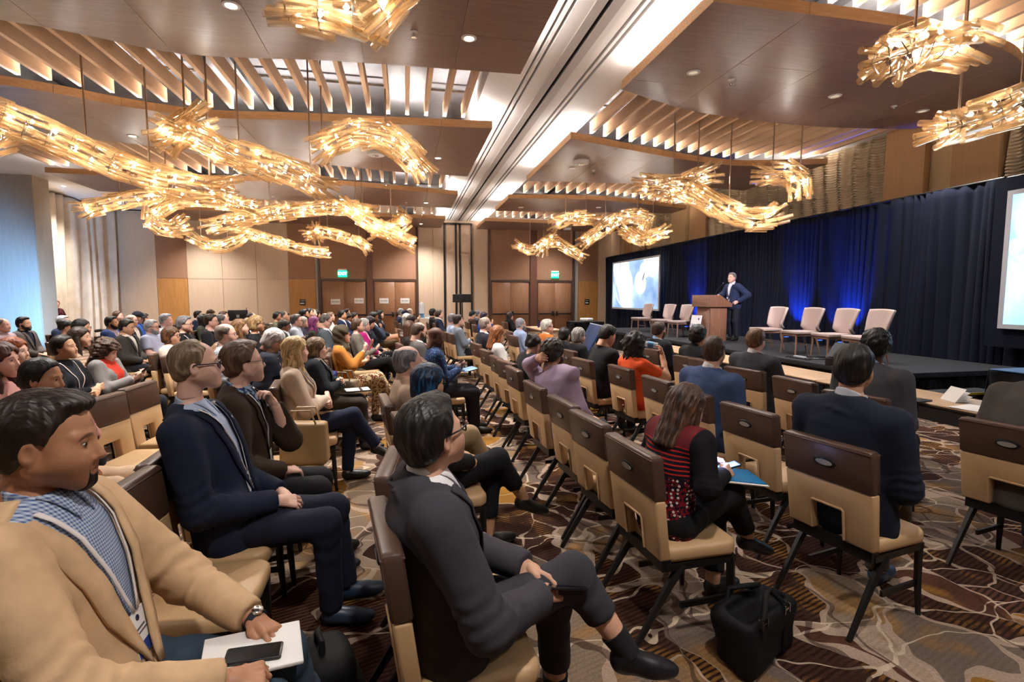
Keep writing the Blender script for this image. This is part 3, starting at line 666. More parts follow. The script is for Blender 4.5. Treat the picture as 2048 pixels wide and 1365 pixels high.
CH = [
 ('long amber glass chandelier sweeping in from the left edge', [[(-60, 205, 8.6), (20, 240, 8.9), (140, 290, 9.2), (260, 340, 9.4), (380, 372, 9.5), (480, 385, 9.4)]], [(172, 270, 9.2), (300, 345, 9.4), (420, 375, 9.5)], 1),
 ('short amber glass chandelier stub cut by the left edge below the long one', [[(-70, 300, 9.8), (-20, 290, 9.9), (25, 268, 10.0)]], [(5, 280, 9.9)], 1),
 ('amber glass chandelier with a spiky burst end and a drooping right tail', [[(335, 262, 8.8), (380, 270, 9.0), (440, 300, 9.3), (520, 325, 9.5), (590, 350, 9.4), (650, 378, 9.2)], [(330, 285, 8.9), (385, 245, 9.0), (410, 232, 9.1)]], [(370, 240, 9.0), (417, 275, 9.2), (478, 305, 9.4), (622, 360, 9.3)], 1),
 ('arched amber glass chandelier in front of the brown panel left of the beam', [[(640, 298, 9.3), (680, 275, 9.3), (735, 268, 9.2), (790, 285, 9.1), (830, 320, 9.0), (850, 345, 9.0)]], [(645, 290, 9.3), (772, 270, 9.2)], 1),
 ('amber glass chandelier with a curled loop below the long left one', [[(165, 420, 14.4), (230, 405, 14.6), (300, 392, 14.8), (370, 395, 14.9), (440, 402, 14.9), (510, 415, 14.8)], [(345, 405, 14.6), (310, 425, 14.5), (312, 450, 14.4), (345, 458, 14.4), (375, 445, 14.3)]], [(240, 400, 14.6), (425, 400, 14.9), (335, 410, 14.6)], 0),
 ('wide amber glass chandelier crossing in front of the far left wall', [[(418, 452, 15.4), (480, 440, 15.4), (560, 425, 15.4), (640, 415, 15.3), (700, 418, 15.2), (745, 425, 15.2)]], [(470, 440, 15.4), (540, 428, 15.4), (630, 415, 15.3), (712, 418, 15.2)], 0),
 ('amber glass chandelier dipping down just left of the dark partition pocket', [[(690, 410, 14.5), (730, 440, 14.5), (770, 462, 14.5), (800, 478, 14.5), (825, 488, 14.4)], [(800, 430, 14.6), (812, 440, 14.6), (790, 455, 14.6), (745, 465, 14.6)]], [(725, 430, 14.5), (782, 455, 14.5)], 0),
 ('shallow bowl shaped amber glass chandelier over the far left wall panels', [[(383, 475, 19.5), (410, 488, 19.5), (440, 494, 19.5), (470, 485, 19.5), (495, 470, 19.6)]], [(402, 480, 19.5), (455, 490, 19.5)], 0),
 ('amber glass chandelier descending to the right above the orange panel', [[(470, 458, 21.1), (520, 474, 21.1), (570, 490, 21.1), (620, 503, 21.0), (662, 506, 20.9)]], [(530, 470, 21.1), (640, 500, 21.0)], 0),
 ('small amber glass chandelier in front of the left far doors', [[(612, 470, 20.0), (640, 465, 20.0), (680, 472, 20.0), (715, 485, 20.0), (740, 502, 20.0)], [(630, 455, 20.0), (635, 480, 20.0)]], [(655, 465, 20.0), (718, 485, 20.0)], 0),
 ('amber glass chandelier cut off by the top edge of the picture', [[(565, -6, 4.9), (620, 8, 4.9), (680, 22, 4.9), (735, 32, 4.9)], [(745, 28, 4.8), (775, 5, 4.8), (800, -30, 4.8)]], [(640, 10, 4.9), (760, 10, 4.8)], 1),
 ('dense amber glass chandelier at the upper right against the large brown panel', [[(1775, 118, 4.3), (1820, 100, 4.5), (1880, 88, 4.6), (1940, 100, 4.6), (1955, 125, 4.6)]], [(1828, 95, 4.5), (1930, 95, 4.6)], 1),
 ('amber glass chandelier running off the right edge of the picture', [[(1890, 258, 5.0), (1940, 245, 5.0), (2000, 225, 4.9), (2060, 200, 4.8), (2130, 170, 4.7)]], [(1917, 235, 5.0), (2040, 205, 4.8)], 1),
 ('amber glass chandelier with a raised tuft and hooked tail before the carved wave wall', [[(1290, 370, 9.6), (1330, 372, 9.7), (1370, 378, 9.9), (1410, 400, 9.8), (1460, 425, 9.6), (1510, 438, 9.4), (1545, 432, 9.3), (1560, 415, 9.2)], [(1340, 385, 9.9), (1385, 360, 10.0), (1430, 345, 10.1)], [(1525, 352, 9.2), (1575, 350, 9.1), (1600, 372, 9.0), (1590, 398, 9.0)]], [(1347, 360, 9.7), (1396, 350, 9.9), (1458, 420, 9.6), (1545, 345, 9.2), (1600, 360, 9.0)], 1),
 ('S curved amber glass chandelier above the left projection screen', [[(1165, 485, 14.9), (1195, 465, 15.0), (1230, 440, 15.2), (1265, 432, 15.3), (1295, 440, 15.3), (1285, 462, 15.2)], [(1245, 458, 15.2), (1280, 478, 15.1), (1310, 470, 15.0), (1338, 460, 14.9)]], [(1211, 455, 15.1), (1275, 430, 15.3), (1306, 440, 15.3)], 0),
 ('small arched amber glass chandelier right of the beam', [[(1108, 450, 15.6), (1130, 438, 15.6), (1160, 436, 15.6), (1190, 442, 15.6)]], [(1131, 432, 15.6), (1172, 436, 15.6)], 0),
 ('winged amber glass chandelier in front of the right far doors', [[(1034, 490, 20.4), (1060, 500, 20.4), (1085, 490, 20.5), (1110, 484, 20.5), (1140, 500, 20.4), (1172, 518, 20.3)], [(1085, 505, 20.4), (1095, 482, 20.5), (1112, 474, 20.5)]], [(1060, 495, 20.4), (1087, 480, 20.5), (1142, 495, 20.4)], 0),
]
for i, (lab, strands, rods, single) in enumerate(CH):
    st = [px3(s) for s in strands]; rd = px3(rods)
    far = np.mean([p[1] for s in st for p in s]) > 12
    chandelier(lab, st, rd, single, 100+i, rad=.24 if far else .25, bulb_step=.36 if far else .28, dens=1.0 if far else 1.15, bscale=1.2 if far else 1.0)
# ------------------------------------------------------------------ stage, drapes, screens
M_STAGE = plain('stage_carpet', '15171d', .95, bump=.5, bscale=240); M_VELOUR = cloth('black_velour', '080e20', rough=.95, scale=.5); M_SKIRT = cloth('black_skirt', '0c0d11', rough=.9)
SX0, SX1, SY0, SY1, SZ = 6.75, 9.5, 6.05, 17.6, .60
st = tag(empty('stage', (8, 12, 0)), 'low black carpeted stage along the dark drape', 'stage')
for k in range(5):
    a = SY0+(SY1-SY0)*k/5; b = SY0+(SY1-SY0)*(k+1)/5
    MB().box((SX0-8, a-12+.002, SZ-.08), (SX1-8, b-12-.002, SZ)).obj('deck', [M_STAGE], st, bevel=.006)
curtain('skirt', SY0-12, SY1-12, SX0-8+.06, .01, SZ-.08, M_SKIRT, amp=.015, per=.14, parent=st, seed=5, res=40)
curtain('skirt', SX0-8+.05, SX1-8, SY0-12+.06, .01, SZ-.08, M_SKIRT, amp=.015, per=.14, parent=st, seed=6, axis='x', res=40)
for a, b, x, lab, sd in ((17.55, 23.9, 9.75, 'far stretch of black drape framing the left projection screen', 11), (6.75, 17.55, 9.68, 'long black drape behind the lectern and stage chairs', 12), (1.0, 6.75, 9.75, 'black drape around the right hand projection screen', 13)):
    d = tag(empty('drape', (x, (a+b)/2, 0)), lab, 'drape', 'black pipe and drape')
    m = (a+b)/2; n = max(1, int((b-a)/1.45))
    for k in range(n):
        y0 = a-m+(b-a)*k/n; y1 = a-m+(b-a)*(k+1)/n
        curtain('drape_panel', y0, y1+.03, (k % 2)*.012, .02, 3.66, M_VELOUR, amp=.042, per=.15+.025*(k % 3), parent=d, seed=sd*7+k, res=46)
    MB().tube([(0, a-m, 3.67), (0, b-m, 3.67)], .02, 8).obj('crossbar', [M_BLACK], d)
def img_mat(name, base, shapes, strength, grad=None):
    """projected picture: soft ellipses over a bluish ground, in the screen's own plane (Y, Z in metres)"""
    t = NT(name); t.p(.6); tc = t.new('ShaderNodeTexCoord'); sp = t.new('ShaderNodeSeparateXYZ'); t.l(tc.outputs['Object'], sp.inputs[0])
    n = t.noise(tc.outputs['Object'], .9, 3, .5); col = t.ramp(n.outputs[0], [(.3, lin(base[0])), (.5, lin(base[1])), (.7, lin(base[2]))])
    for (cy, cz, ry, rz, ang, c, soft) in shapes:
        ca, sa = math.cos(ang), math.sin(ang); dy = t.math('SUBTRACT', sp.outputs[1], cy); dz = t.math('SUBTRACT', sp.outputs[2], cz)
        u = t.math('ADD', t.math('MULTIPLY', dy, ca/ry), t.math('MULTIPLY', dz, sa/ry)); v = t.math('SUBTRACT', t.math('MULTIPLY', dz, ca/rz), t.math('MULTIPLY', dy, sa/rz))
        d = t.math('ADD', t.math('MULTIPLY', u, u), t.math('MULTIPLY', v, v))
        f = t.ramp(d, [(max(0, .5-soft), (1, 1, 1)), (min(1, .5+soft), (0, 0, 0))]); col = t.mix(f, col, lin(c))
    t.base((.02, .02, .02)); t.l(col, t.b.inputs['Emission Color']); t.b.inputs['Emission Strength'].default_value = strength; return t.m
def screen(lab, yc, zc, w, h, shapes, base, x=9.45):
    s = tag(empty('projection_screen', (x, yc, zc)), lab, 'screen', 'projection screens')
    MB().box((-.01, -w/2, -h/2), (.01, w/2, h/2)).obj('picture', [img_mat('picture_'+str(yc), base, shapes, L_SCREEN)], s)
    f = .07
    MB().box((-.02, -w/2-f, -h/2-f), (.03, w/2+f, -h/2)).box((-.02, -w/2-f, h/2), (.03, w/2+f, h/2+f)).box((-.02, -w/2-f, -h/2), (.03, -w/2, h/2)).box((-.02, w/2, -h/2), (.03, w/2+f, h/2)).obj('frame', [plain('screen_frame', 'b9bcc4', .5)], s)
    for y in (-w*.4, w*.4): MB().box((.0, y-.03, -zc), (.05, y+.03, -h/2-.07)).obj('leg', [M_BLACK], s)
    return s
screen('left projection screen showing pale blurred shapes on blue grey', 20.15, 2.26, 4.35, 1.98,
       [(1.25, .55, 1.05, 1.7, -.35, 'ffffff', .12), (.85, -.05, 1.05, 1.1, -.3, 'ffffff', .1), (1.0, -.62, 1.15, .5, .35, 'f4f8ff', .1), (1.62, -.35, .16, .75, -.5, '8fa3c0', .2), (-.62, .05, .72, .62, .4, 'ffffff', .06), (-1.6, .85, .95, .8, .3, 'ffffff', .1), (-1.0, .55, .6, .42, .2, 'ffffff', .1), (-.9, .28, .08, .3, .5, '5a6478', .2), (1.4, .9, .1, .35, .4, '9aa8c4', .2)],
       ('5f7da6', '8aa4c4', 'b9d4ee'))
screen('right projection screen cut by the right edge, pale blue with white shapes', 4.3, 2.30, 4.3, 2.05,
       [(1.6, .55, .6, .6, .2, 'ffffff', .2), (1.2, -.1, 1.3, .35, .35, 'f6f2f0', .2), (-.4, .6, 1.0, .7, .1, 'ffffff', .2), (1.75, .2, .5, .12, -.4, 'a8b4d8', .2)], ('7fb0e0', '9cc6ec', 'c8ddf0'))
# dark border drape round the right screen
MB().box((9.5, 1.9, .9), (9.53, 6.75, 3.62)).obj('x', [M_VELOUR]).name = 'screen_surround'
tag(bpy.data.objects['screen_surround'], 'flat black surround panel behind the right projection screen', 'surround')

# blue uplights on the stage floor
UPL = [(9.3, 15.7, 1.0), (9.3, 11.05, 1.0), (9.3, 9.45, 1.1), (9.3, 10.0, .25)]
for i, (x, y, k) in enumerate(UPL):
    u = tag(empty('uplight', (x, y, SZ)), ('small black uplight behind the stage chairs left of the lectern', 'small black uplight just right of the speaker', 'small black uplight behind the right hand stage chairs', 'small black uplight between the speaker and the right hand chairs')[i], 'uplight', 'stage uplights')
    MB().lathe([(.09, 0), (.09, .02), (.07, .03), (.07, .13), (.06, .13)], 14).obj('housing', [M_BLACK], u, smooth=True)
    MB().lathe([(0, .131), (.058, .131)], 14).obj('lens', [emis('blue_lens', '2040ff', 6)], u)
    lamp('uplight_lamp', 'SPOT', (0, 0, .15), (.34, 0, 1.0), L_UP*k, (.01, .08, 1.0), .04, 56, .9, u)

# lectern
M_LECT = wood('lectern_oak', '9c7a66', '856250', .45, (2.5, 2.5, 26)); M_LECTD = wood('lectern_side', '8a614a', '6f4a37', .45, (26, 26, 2.0))
le = tag(empty('lectern', (7.72, 11.84, SZ)), 'wooden lectern with a wide sloping top on stage', 'lectern')
MB().box((-.22, -.30, .0), (.24, .30, .87)).obj('body', [M_LECTD], le, bevel=.004)
MB().box((-.235, -.30, .0), (-.22, .30, .87)).obj('front_panel', [M_LECT], le, bevel=.003)
MB().prism([(-.32, .87), (.33, .87), (.33, .95), (-.02, 1.17), (-.32, 1.17)], -.38, .38, axis='y').obj('top_box', [M_LECTD], le, bevel=.004)
MB().box((-.335, -.38, .87), (-.32, .38, 1.17)).obj('top_front', [M_LECT], le, bevel=.003)
for y in (-.38, .38): MB().tube([(-.327, y, .87), (-.327, y, 1.17)], .006, 6).obj('edge_trim', [M_CHROME], le)
MB().tube([(-.232, -.30, 0), (-.232, -.30, .87)], .007, 6).obj('edge_trim', [M_CHROME], le)
mc = tag(empty('microphone', (7.66, 11.62, SZ+1.17)), 'thin black gooseneck microphone on the lectern', 'microphone')
MB().tube([(0, 0, -.02), (.02, -.02, .1), (.07, -.05, .19), (.14, -.1, .27)], .006, 6).obj('gooseneck', [M_BLACK], mc)
MB().lathe([(.003, 0), (.015, .01), (.015, .05), (.005, .06)], 10, M=Matrix.Translation((.135, -.1, .26)) @ Matrix.Rotation(R(35), 4, 'Y')).obj('capsule', [M_BLACK], mc, smooth=True)
# poster leaning on the lectern
po = tag(empty('poster', (7.30, 11.98, SZ)), 'white foam board poster leaning against the lectern', 'poster')
Mp = Matrix.Rotation(R(9), 4, 'Y')
MB().box((-.012, -.23, 0), (0, .23, .66), M=Mp).obj('board', [plain('poster_white', 'f2f2f6', .6)], po)
def pmark(y0, y1, z0, z1, c, nm='print'): MB().box((-.0145, y0, z0), (-.0125, y1, z1), M=Mp).obj(nm, [plain('print_'+c, c, .6)], po)
TM = Mp @ Matrix.Translation((-.0145, 0, 0)) @ Matrix.Rotation(R(-90), 4, 'Z') @ Matrix.Rotation(R(90), 4, 'X')
text('headline', 'DFI Meeting', .085, plain('print_head', '5a6a9a', .6), TM @ Matrix.Translation((0, .40, 0)), po)
MB().lathe([(.028, 0), (.028, .002), (.015, .002), (.015, 0)], 16, M=Mp @ Matrix.Translation((-.0135, -.12, .56)) @ Matrix.Rotation(R(-90), 4, 'Y')).obj('logo', [plain('print_logo', '1d2d6b', .6)], po)
for z, a, b in ((.31, -.17, .17), (.26, -.17, .17), (.22, -.12, .17)):
    q = a
    while q < b-.03: pmark(q, q+.035, z-.012, z+.012, '9aa6c0', 'printed_word'); q += .05
# stage chairs
M_LEATHER = plain('stage_leather', 'b2a09c', .3, 0, .5, bump=.06, bscale=120); M_CLEG = plain('chair_leg_wood', '8d6d5c', .4)
def stage_chair_meshes():
    nu, nv = 21, 15; U, V = np.meshgrid(np.linspace(-1, 1, nu), np.linspace(0, 1, nv), indexing='ij')
    wid = .20+.055*np.sin(np.clip((V-.25)/.75, 0, 1)*math.pi*.5)+.0*V; wid = np.where(V < .25, .20, wid)
    X = -.24-.06*V**1.3+.10*np.abs(U)**4*np.clip(1.15-V*.75, 0, 1)*np.clip(V*5, 0, 1); Y = U*wid; Z = .44+.475*V-.012*U*U*(V > .9)
    v = np.stack([X, Y, Z], -1).reshape(-1, 3); i = np.arange(nu*nv).reshape(nu, nv); f = np.stack([i[:-1, :-1], i[:-1, 1:], i[1:, 1:], i[1:, :-1]], -1).reshape(-1, 4)
    back = to_mesh('backrest', v, f, [M_LEATHER], smooth=True)
    seat = MB().prism([(-.25, -.2), (.24, -.25), (.255, -.2), (.255, .2), (.24, .25), (-.25, .2)], .40, .46).mesh('seat', [M_LEATHER], bevel=.015, seg=3)
    def leg(x, y, x2, y2): return MB().tube([(x, y, .41), (x*.98+x2*.02, y, .3), (x2, y2, 0)], [.024, .02, .012], 6).mesh('leg', [M_CLEG], smooth=True)
    legs = [leg(.22, .2, .24, .22), leg(.22, -.2, .24, -.22), leg(-.22, .17, -.30, .19), leg(-.22, -.17, -.30, -.19)]
    rails = MB().box((-.22, -.2, .36), (.22, -.18, .40)).box((-.22, .18, .36), (.22, .2, .40)).box((.2, -.2, .36), (.23, .2, .40)).box((-.02, -.19, .18), (.0, .19, .2)).mesh('frame', [M_CLEG])
    return back, seat, legs, rails
SCM = stage_chair_meshes()
for y, dz, lab in ((15.55, 4, 'farthest left pale leather stage chair, in front of the left screen'), (14.15, 6, 'middle of the three pale leather stage chairs left of the lectern'), (13.15, 8, 'pale leather stage chair closest to the left side of the lectern'),
               (9.6, -3, 'pale leather stage chair next to the speaker on his right'), (8.64, -5, 'second pale leather stage chair to the right of the speaker'), (7.87, -7, 'third pale leather stage chair to the right of the speaker'), (7.2, -9, 'rightmost pale leather stage chair')):
    c = tag(empty('stage_chair', (7.58, y, SZ), R(180+dz)), lab, 'chair', 'leather chairs on stage')
    b = link('backrest', SCM[0], c); md = b.modifiers.new('thick', 'SOLIDIFY'); md.thickness = .05; md.offset = 1
    link('seat', SCM[1], c); link('frame', SCM[3], c)
    for L in SCM[2]: link('leg', L, c)
# monitor wedge, cable coil
mw = tag(empty('stage_monitor', (7.0, 6.95, SZ), R(200)), 'black wedge monitor speaker at the stage edge', 'speaker')
MB().prism([(-.2, 0), (.2, 0), (.2, .12), (-.08, .36), (-.2, .3)], -.24, .24, axis='y').obj('cabinet', [M_BLACK], mw, bevel=.012)
MB().add([(.19, -.21, .14), (.19, .21, .14), (-.065, .21, .353), (-.065, -.21, .353)], [(0, 1, 2, 3)]).obj('grille', [plain('grille', '24262b', .7, .3)], mw, loc=(.008, 0, .008))
cb = tag(empty('cable_coil', (7.05, 7.9, SZ+.01)), 'loose black cables with a power strip on the stage floor', 'cable')
rr = random.Random(4)
MB().tube([(.2*math.sin(t*1.7)+.03*rr.random(), .28*math.cos(t*1.1)+.05*rr.random(), .008+.012*rr.random()) for t in np.linspace(0, 13, 90)], .008, 6).obj('cable', [M_BLACK], cb, smooth=True)
MB().box((-.1, -.1, .0), (-.04, .16, .04)).obj('power_strip', [plain('plug_grey', '9aa0ac', .4)], cb, bevel=.006)
# stage wash from an extra spotlight, added just out of view
bar = tag(empty('stage_light', (5.33, 4.3, 4.7)), 'added black stage spotlight hung from the ceiling panels, out of view', 'stage light')
MB().lathe([(.06, 0), (.09, .05), (.09, .22), (.05, .26)], 14, M=Matrix.Rotation(R(-60), 4, 'Y')).obj('can', [M_BLACK], bar, smooth=True)
MB().tube([(0, 0, .1), (0, 0, .51)], .012, 6).obj('yoke', [M_BLACK], bar)
lamp('stage_lamp', 'SPOT', (.1, .12, -.12), (2.6, 7.3, -3.0), L_STAGE*1.2, (.86, .84, 1.0), .08, 30, .6, bar)
lamp('stage_lamp', 'SPOT', (.14, .08, -.12), (2.4, 4.0, -3.5), L_STAGE*.5, (.86, .84, 1.0), .08, 50, .7, bar)
# ------------------------------------------------------------------ banquet chairs
M_VINYL = plain('tan_vinyl', 'bf9d74', .42, 0, .45, bump=.08, bscale=130, var=.05); M_VBROWN = plain('brown_vinyl', '503a2e', .36, 0, .5, bump=.10, bscale=90, var=.12)
M_CFRAME = plain('chair_frame', '1c1917', .42, .3); M_SLOTG = plain('handle_gap', 'a9a49c', .35, .2)
def lean(v): # backrest leans with height
    return (v[0]-.20*(v[2]-.44), v[1], v[2])
def banquet_meshes():
    M = {}
    m = MB().prism([(-.19, -.225), (.17, -.24), (.215, -.2), (.228, 0), (.215, .2), (.17, .24), (-.19, .225)], .405, .485)
    M['seat'] = m.mesh('seat', [M_VINYL], bevel=.028, seg=3)
    def prof(poly, x0, x1, mat, bev):
        me = MB().prism(poly, x0, x1, axis='x').mesh('p', [mat], bevel=bev, seg=2)
        co = np.empty(len(me.vertices)*3, np.float32); me.vertices.foreach_get('co', co); co = co.reshape(-1, 3); co[:, 0] -= .13*(co[:, 2]-.44)
        me.vertices.foreach_set('co', co.ravel()); me.update(); return me
    M['back_pad'] = prof([(-.235, .43), (-.085, .43), (-.085, .60), (.085, .60), (.085, .43), (.235, .43), (.243, .735), (-.243, .735)], -.240, -.182, M_VINYL, .012)
    M['back_cap'] = prof([(-.243, .735), (.243, .735), (.246, .94), (.232, .955), (-.232, .955), (-.246, .94)], -.245, -.176, M_VBROWN, .012)
    M['back_cap_rim'] = prof([(-.243, .932), (.243, .932), (.243, .940), (-.243, .940)], -.248, -.173, M_VBROWN, .003)
    hh = MB()
    pts = [(.062*math.cos(a)*(1 if abs(math.cos(a)) < .75 else 1), .842+.026*math.sin(a)) for a in np.linspace(0, 2*math.pi, 17)[:-1]]
    hh.prism(pts, -.2505, -.244, axis='x'); me = hh.mesh('handle', [M_BLACK], bevel=.002, seg=1)
    def shear(me):
        co = np.empty(len(me.vertices)*3, np.float32); me.vertices.foreach_get('co', co); co = co.reshape(-1, 3); co[:, 0] -= .13*(co[:, 2]-.44)
        me.vertices.foreach_set('co', co.ravel()); me.update(); return me
    M['handle'] = shear(me)
    pts = [(.046*math.cos(a), .838+.015*math.sin(a)) for a in np.linspace(0, 2*math.pi, 17)[:-1]]
    M['handle_opening'] = shear(MB().prism(pts, -.2525, -.2506, axis='x').mesh('handle_opening', [M_SLOTG]))
    M['piping'] = shear(MB().tube([(-.242, -.09, .44), (-.242, -.09, .598), (-.242, -.082, .606), (-.242, .082, .606), (-.242, .09, .598), (-.242, .09, .44)], .007, 6).mesh('piping', [M_VINYL], smooth=True))
    M['leg0'] = MB().tube([(.18, .21, .40), (.185, .212, .2), (.20, .218, 0)], [.022, .02, .014], 6).mesh('leg', [M_CFRAME], smooth=True)
    M['leg1'] = MB().tube([(.18, -.21, .40), (.185, -.212, .2), (.20, -.218, 0)], [.022, .02, .014], 6).mesh('leg', [M_CFRAME], smooth=True)
    M['leg2'] = MB().tube([(-.10, .21, .39), (-.17, .212, .3), (-.36, .218, 0)], [.024, .022, .015], 6).mesh('leg', [M_CFRAME], smooth=True)
    M['leg3'] = MB().tube([(-.10, -.21, .39), (-.17, -.212, .3), (-.36, -.218, 0)], [.024, .022, .015], 6).mesh('leg', [M_CFRAME], smooth=True)
    M['frame'] = MB().box((-.20, -.225, .37), (.20, -.19, .405)).box((-.20, .19, .37), (.20, .225, .405)).box((.16, -.2, .375), (.19, .2, .405)).box((-.22, -.22, .37), (-.17, .22, .43)).box((-.1, -.21, .16), (.18, -.195, .19)).box((-.1, .195, .16), (.18, .21, .19)).mesh('frame', [M_CFRAME])
    return M
BC = banquet_meshes()
CHAIRS = []
def chair(x, y, rz, lab, far=False):
    c = tag(empty('banquet_chair', (x, y, 0), R(rz)), lab, 'chair', 'tan and brown banquet chairs')
    link('seat', BC['seat'], c); link('back_pad', BC['back_pad'], c); cap_ = link('back_cap', BC['back_cap'], c)
    link('frame', BC['frame'], c)
    for k in range(4): link('leg', BC['leg%d' % k], c)
    if not far:
        link('piping', BC['piping'], c); h = link('handle', BC['handle'], cap_); link('handle_opening', BC['handle_opening'], cap_); link('rim', BC['back_cap_rim'], cap_)
    CHAIRS.append((x, y)); return c
# ------------------------------------------------------------------ people
V3 = lambda *a: np.array(a, np.float32)
LOD = [dict(c=.011, h=.0038, r=.0050, d=.0034, b=.020), dict(c=.0165, h=.0066, r=.0080, d=.0060, b=.028), dict(c=.025, h=.0108, r=.0120, d=.0105, b=.034), dict(c=.034, h=.0140, r=.0155, d=.015, b=.042)]
CACHE = {}
def cached(key, fn):
    if key not in CACHE: CACHE[key] = fn()
    return CACHE[key]
# ---- heads (origin between the ears, x forward, z up)
def head_field(sex, full):
    f = sex == 'f'
    jw = .040 if f else .046; jr = .019 if f else .0225
    def fn(P):
        Q = P.copy(); Q[:, 1] = np.abs(Q[:, 1])
        d = ell(P, (-.012, 0, .045), (.098, .076, .083)); d = smin(d, ell(P, (.034, 0, -.024), (.059, .059, .086)), .03)
        d = smin(d, cap(Q, (-.004, jw+.008, -.045), (.066, .014, -.094), jr, jr*.9), .022); d = smin(d, sph(P, (.079, 0, -.098), .0165 if f else .0185), .02)
        d = smin(d, ell(P, (.069, 0, -.064), (.025, .036, .036)), .035)
        d = smin(d, cap(Q, (.083, .006, .026), (.070, .044, .030), .0085 if f else .0115, .009), .016)
        d = smin(d, sph(Q, (.050, .040, -.026), .020), .06)
        d = smax(d, -sph(Q, (.101, .033, .009), .0155), .014)
        d = smin(d, sph(Q, (.0735, .032, .0085), .0145), .006)
        d = smin(d, cap(P, (.088, 0, .016), (.108 if f else .111, 0, -.027), .0075, .0115), .012); d = smin(d, sph(Q, (.097, .0115, -.034), .0085), .008)
        d = smin(d, cap(Q, (.0955, 0, -.0585), (.084, .020, -.0635), .0058, .002), .007); d = smin(d, cap(Q, (.0945, 0, -.0705), (.083, .019, -.066), .0066, .002), .007)
        d = smax(d, -cap(Q, (.1025, 0, -.0645), (.0875, .024, -.0652), .0020, .0015), .003)
        e = ell(Q, (-.008, .0775, -.006), (.019, .0085, .032), rot3(yaw=R(-18))); e = smax(e, -ell(Q, (-.004, .086, -.004), (.0105, .007, .019)), .005); d = smin(d, e, .007)
        if full: d = smin(d, cap(P, (-.028, 0, -.04), (-.045, 0, -.145), .049 if f else .056, .047 if f else .054), .03)
        return d
    return fn
def head_mesh(sex, h):
    v, f = field_mesh(head_field(sex, True), (-.125, -.1, -.15), (.13, .1, .14), h)
    x, y, z = v.T; ay = np.abs(y); mk = np.zeros((len(v), 4), np.float32); mk[:, 3] = 1
    lip = np.exp(-(((z+.0645)/.0095)**2)**2)*np.exp(-((ay/.022)**2)**2)*(x > .085); mk[:, 0] = np.clip(lip, 0, 1)*(.9 if sex == 'f' else .6)
    brow = np.exp(-(((z-(.031-.6*np.maximum(ay-.03, 0)**1.0))/.0048)**2)**2)*np.exp(-(((ay-.030)/.020)**2)**4)*(x > .05); mk[:, 1] = np.clip(brow, 0, 1)*(.85 if sex == 'm' else .7)
    lash = np.exp(-(((z-.0125)/.0032)**2)**2)*np.exp(-(((ay-.032)/.013)**2)**4)*(x > .07); mk[:, 1] = np.maximum(mk[:, 1], lash*.9)
    return v, f, mk
def eye_mesh():
    mb = MB()
    for y in (-.032, .032):
        c = (.0765, y, .0085)
        for i, (r0, mi) in enumerate(((.0135, 0),)):
            mb.lathe([(.0001, -.0135), (.0095, -.0095), (.0135, 0), (.0095, .0095), (.0001, .0135)], 12, M=Matrix.Translation(c) @ Matrix.Rotation(R(90), 4, 'Y') @ Matrix.Diagonal((.42, .95, 1.06, 1)), mi=0)
        mb.lathe([(.0001, .0137), (.0050, .0134), (.0054, .012)], 10, M=Matrix.Translation((c[0]+.0008, y, c[2])) @ Matrix.Rotation(R(90), 4, 'Y'), mi=1)
    return mb.mesh('eyes', [plain('eye_white', 'cfc8c2', .3), plain('eye_iris', '1d1410', .2)], smooth=True)
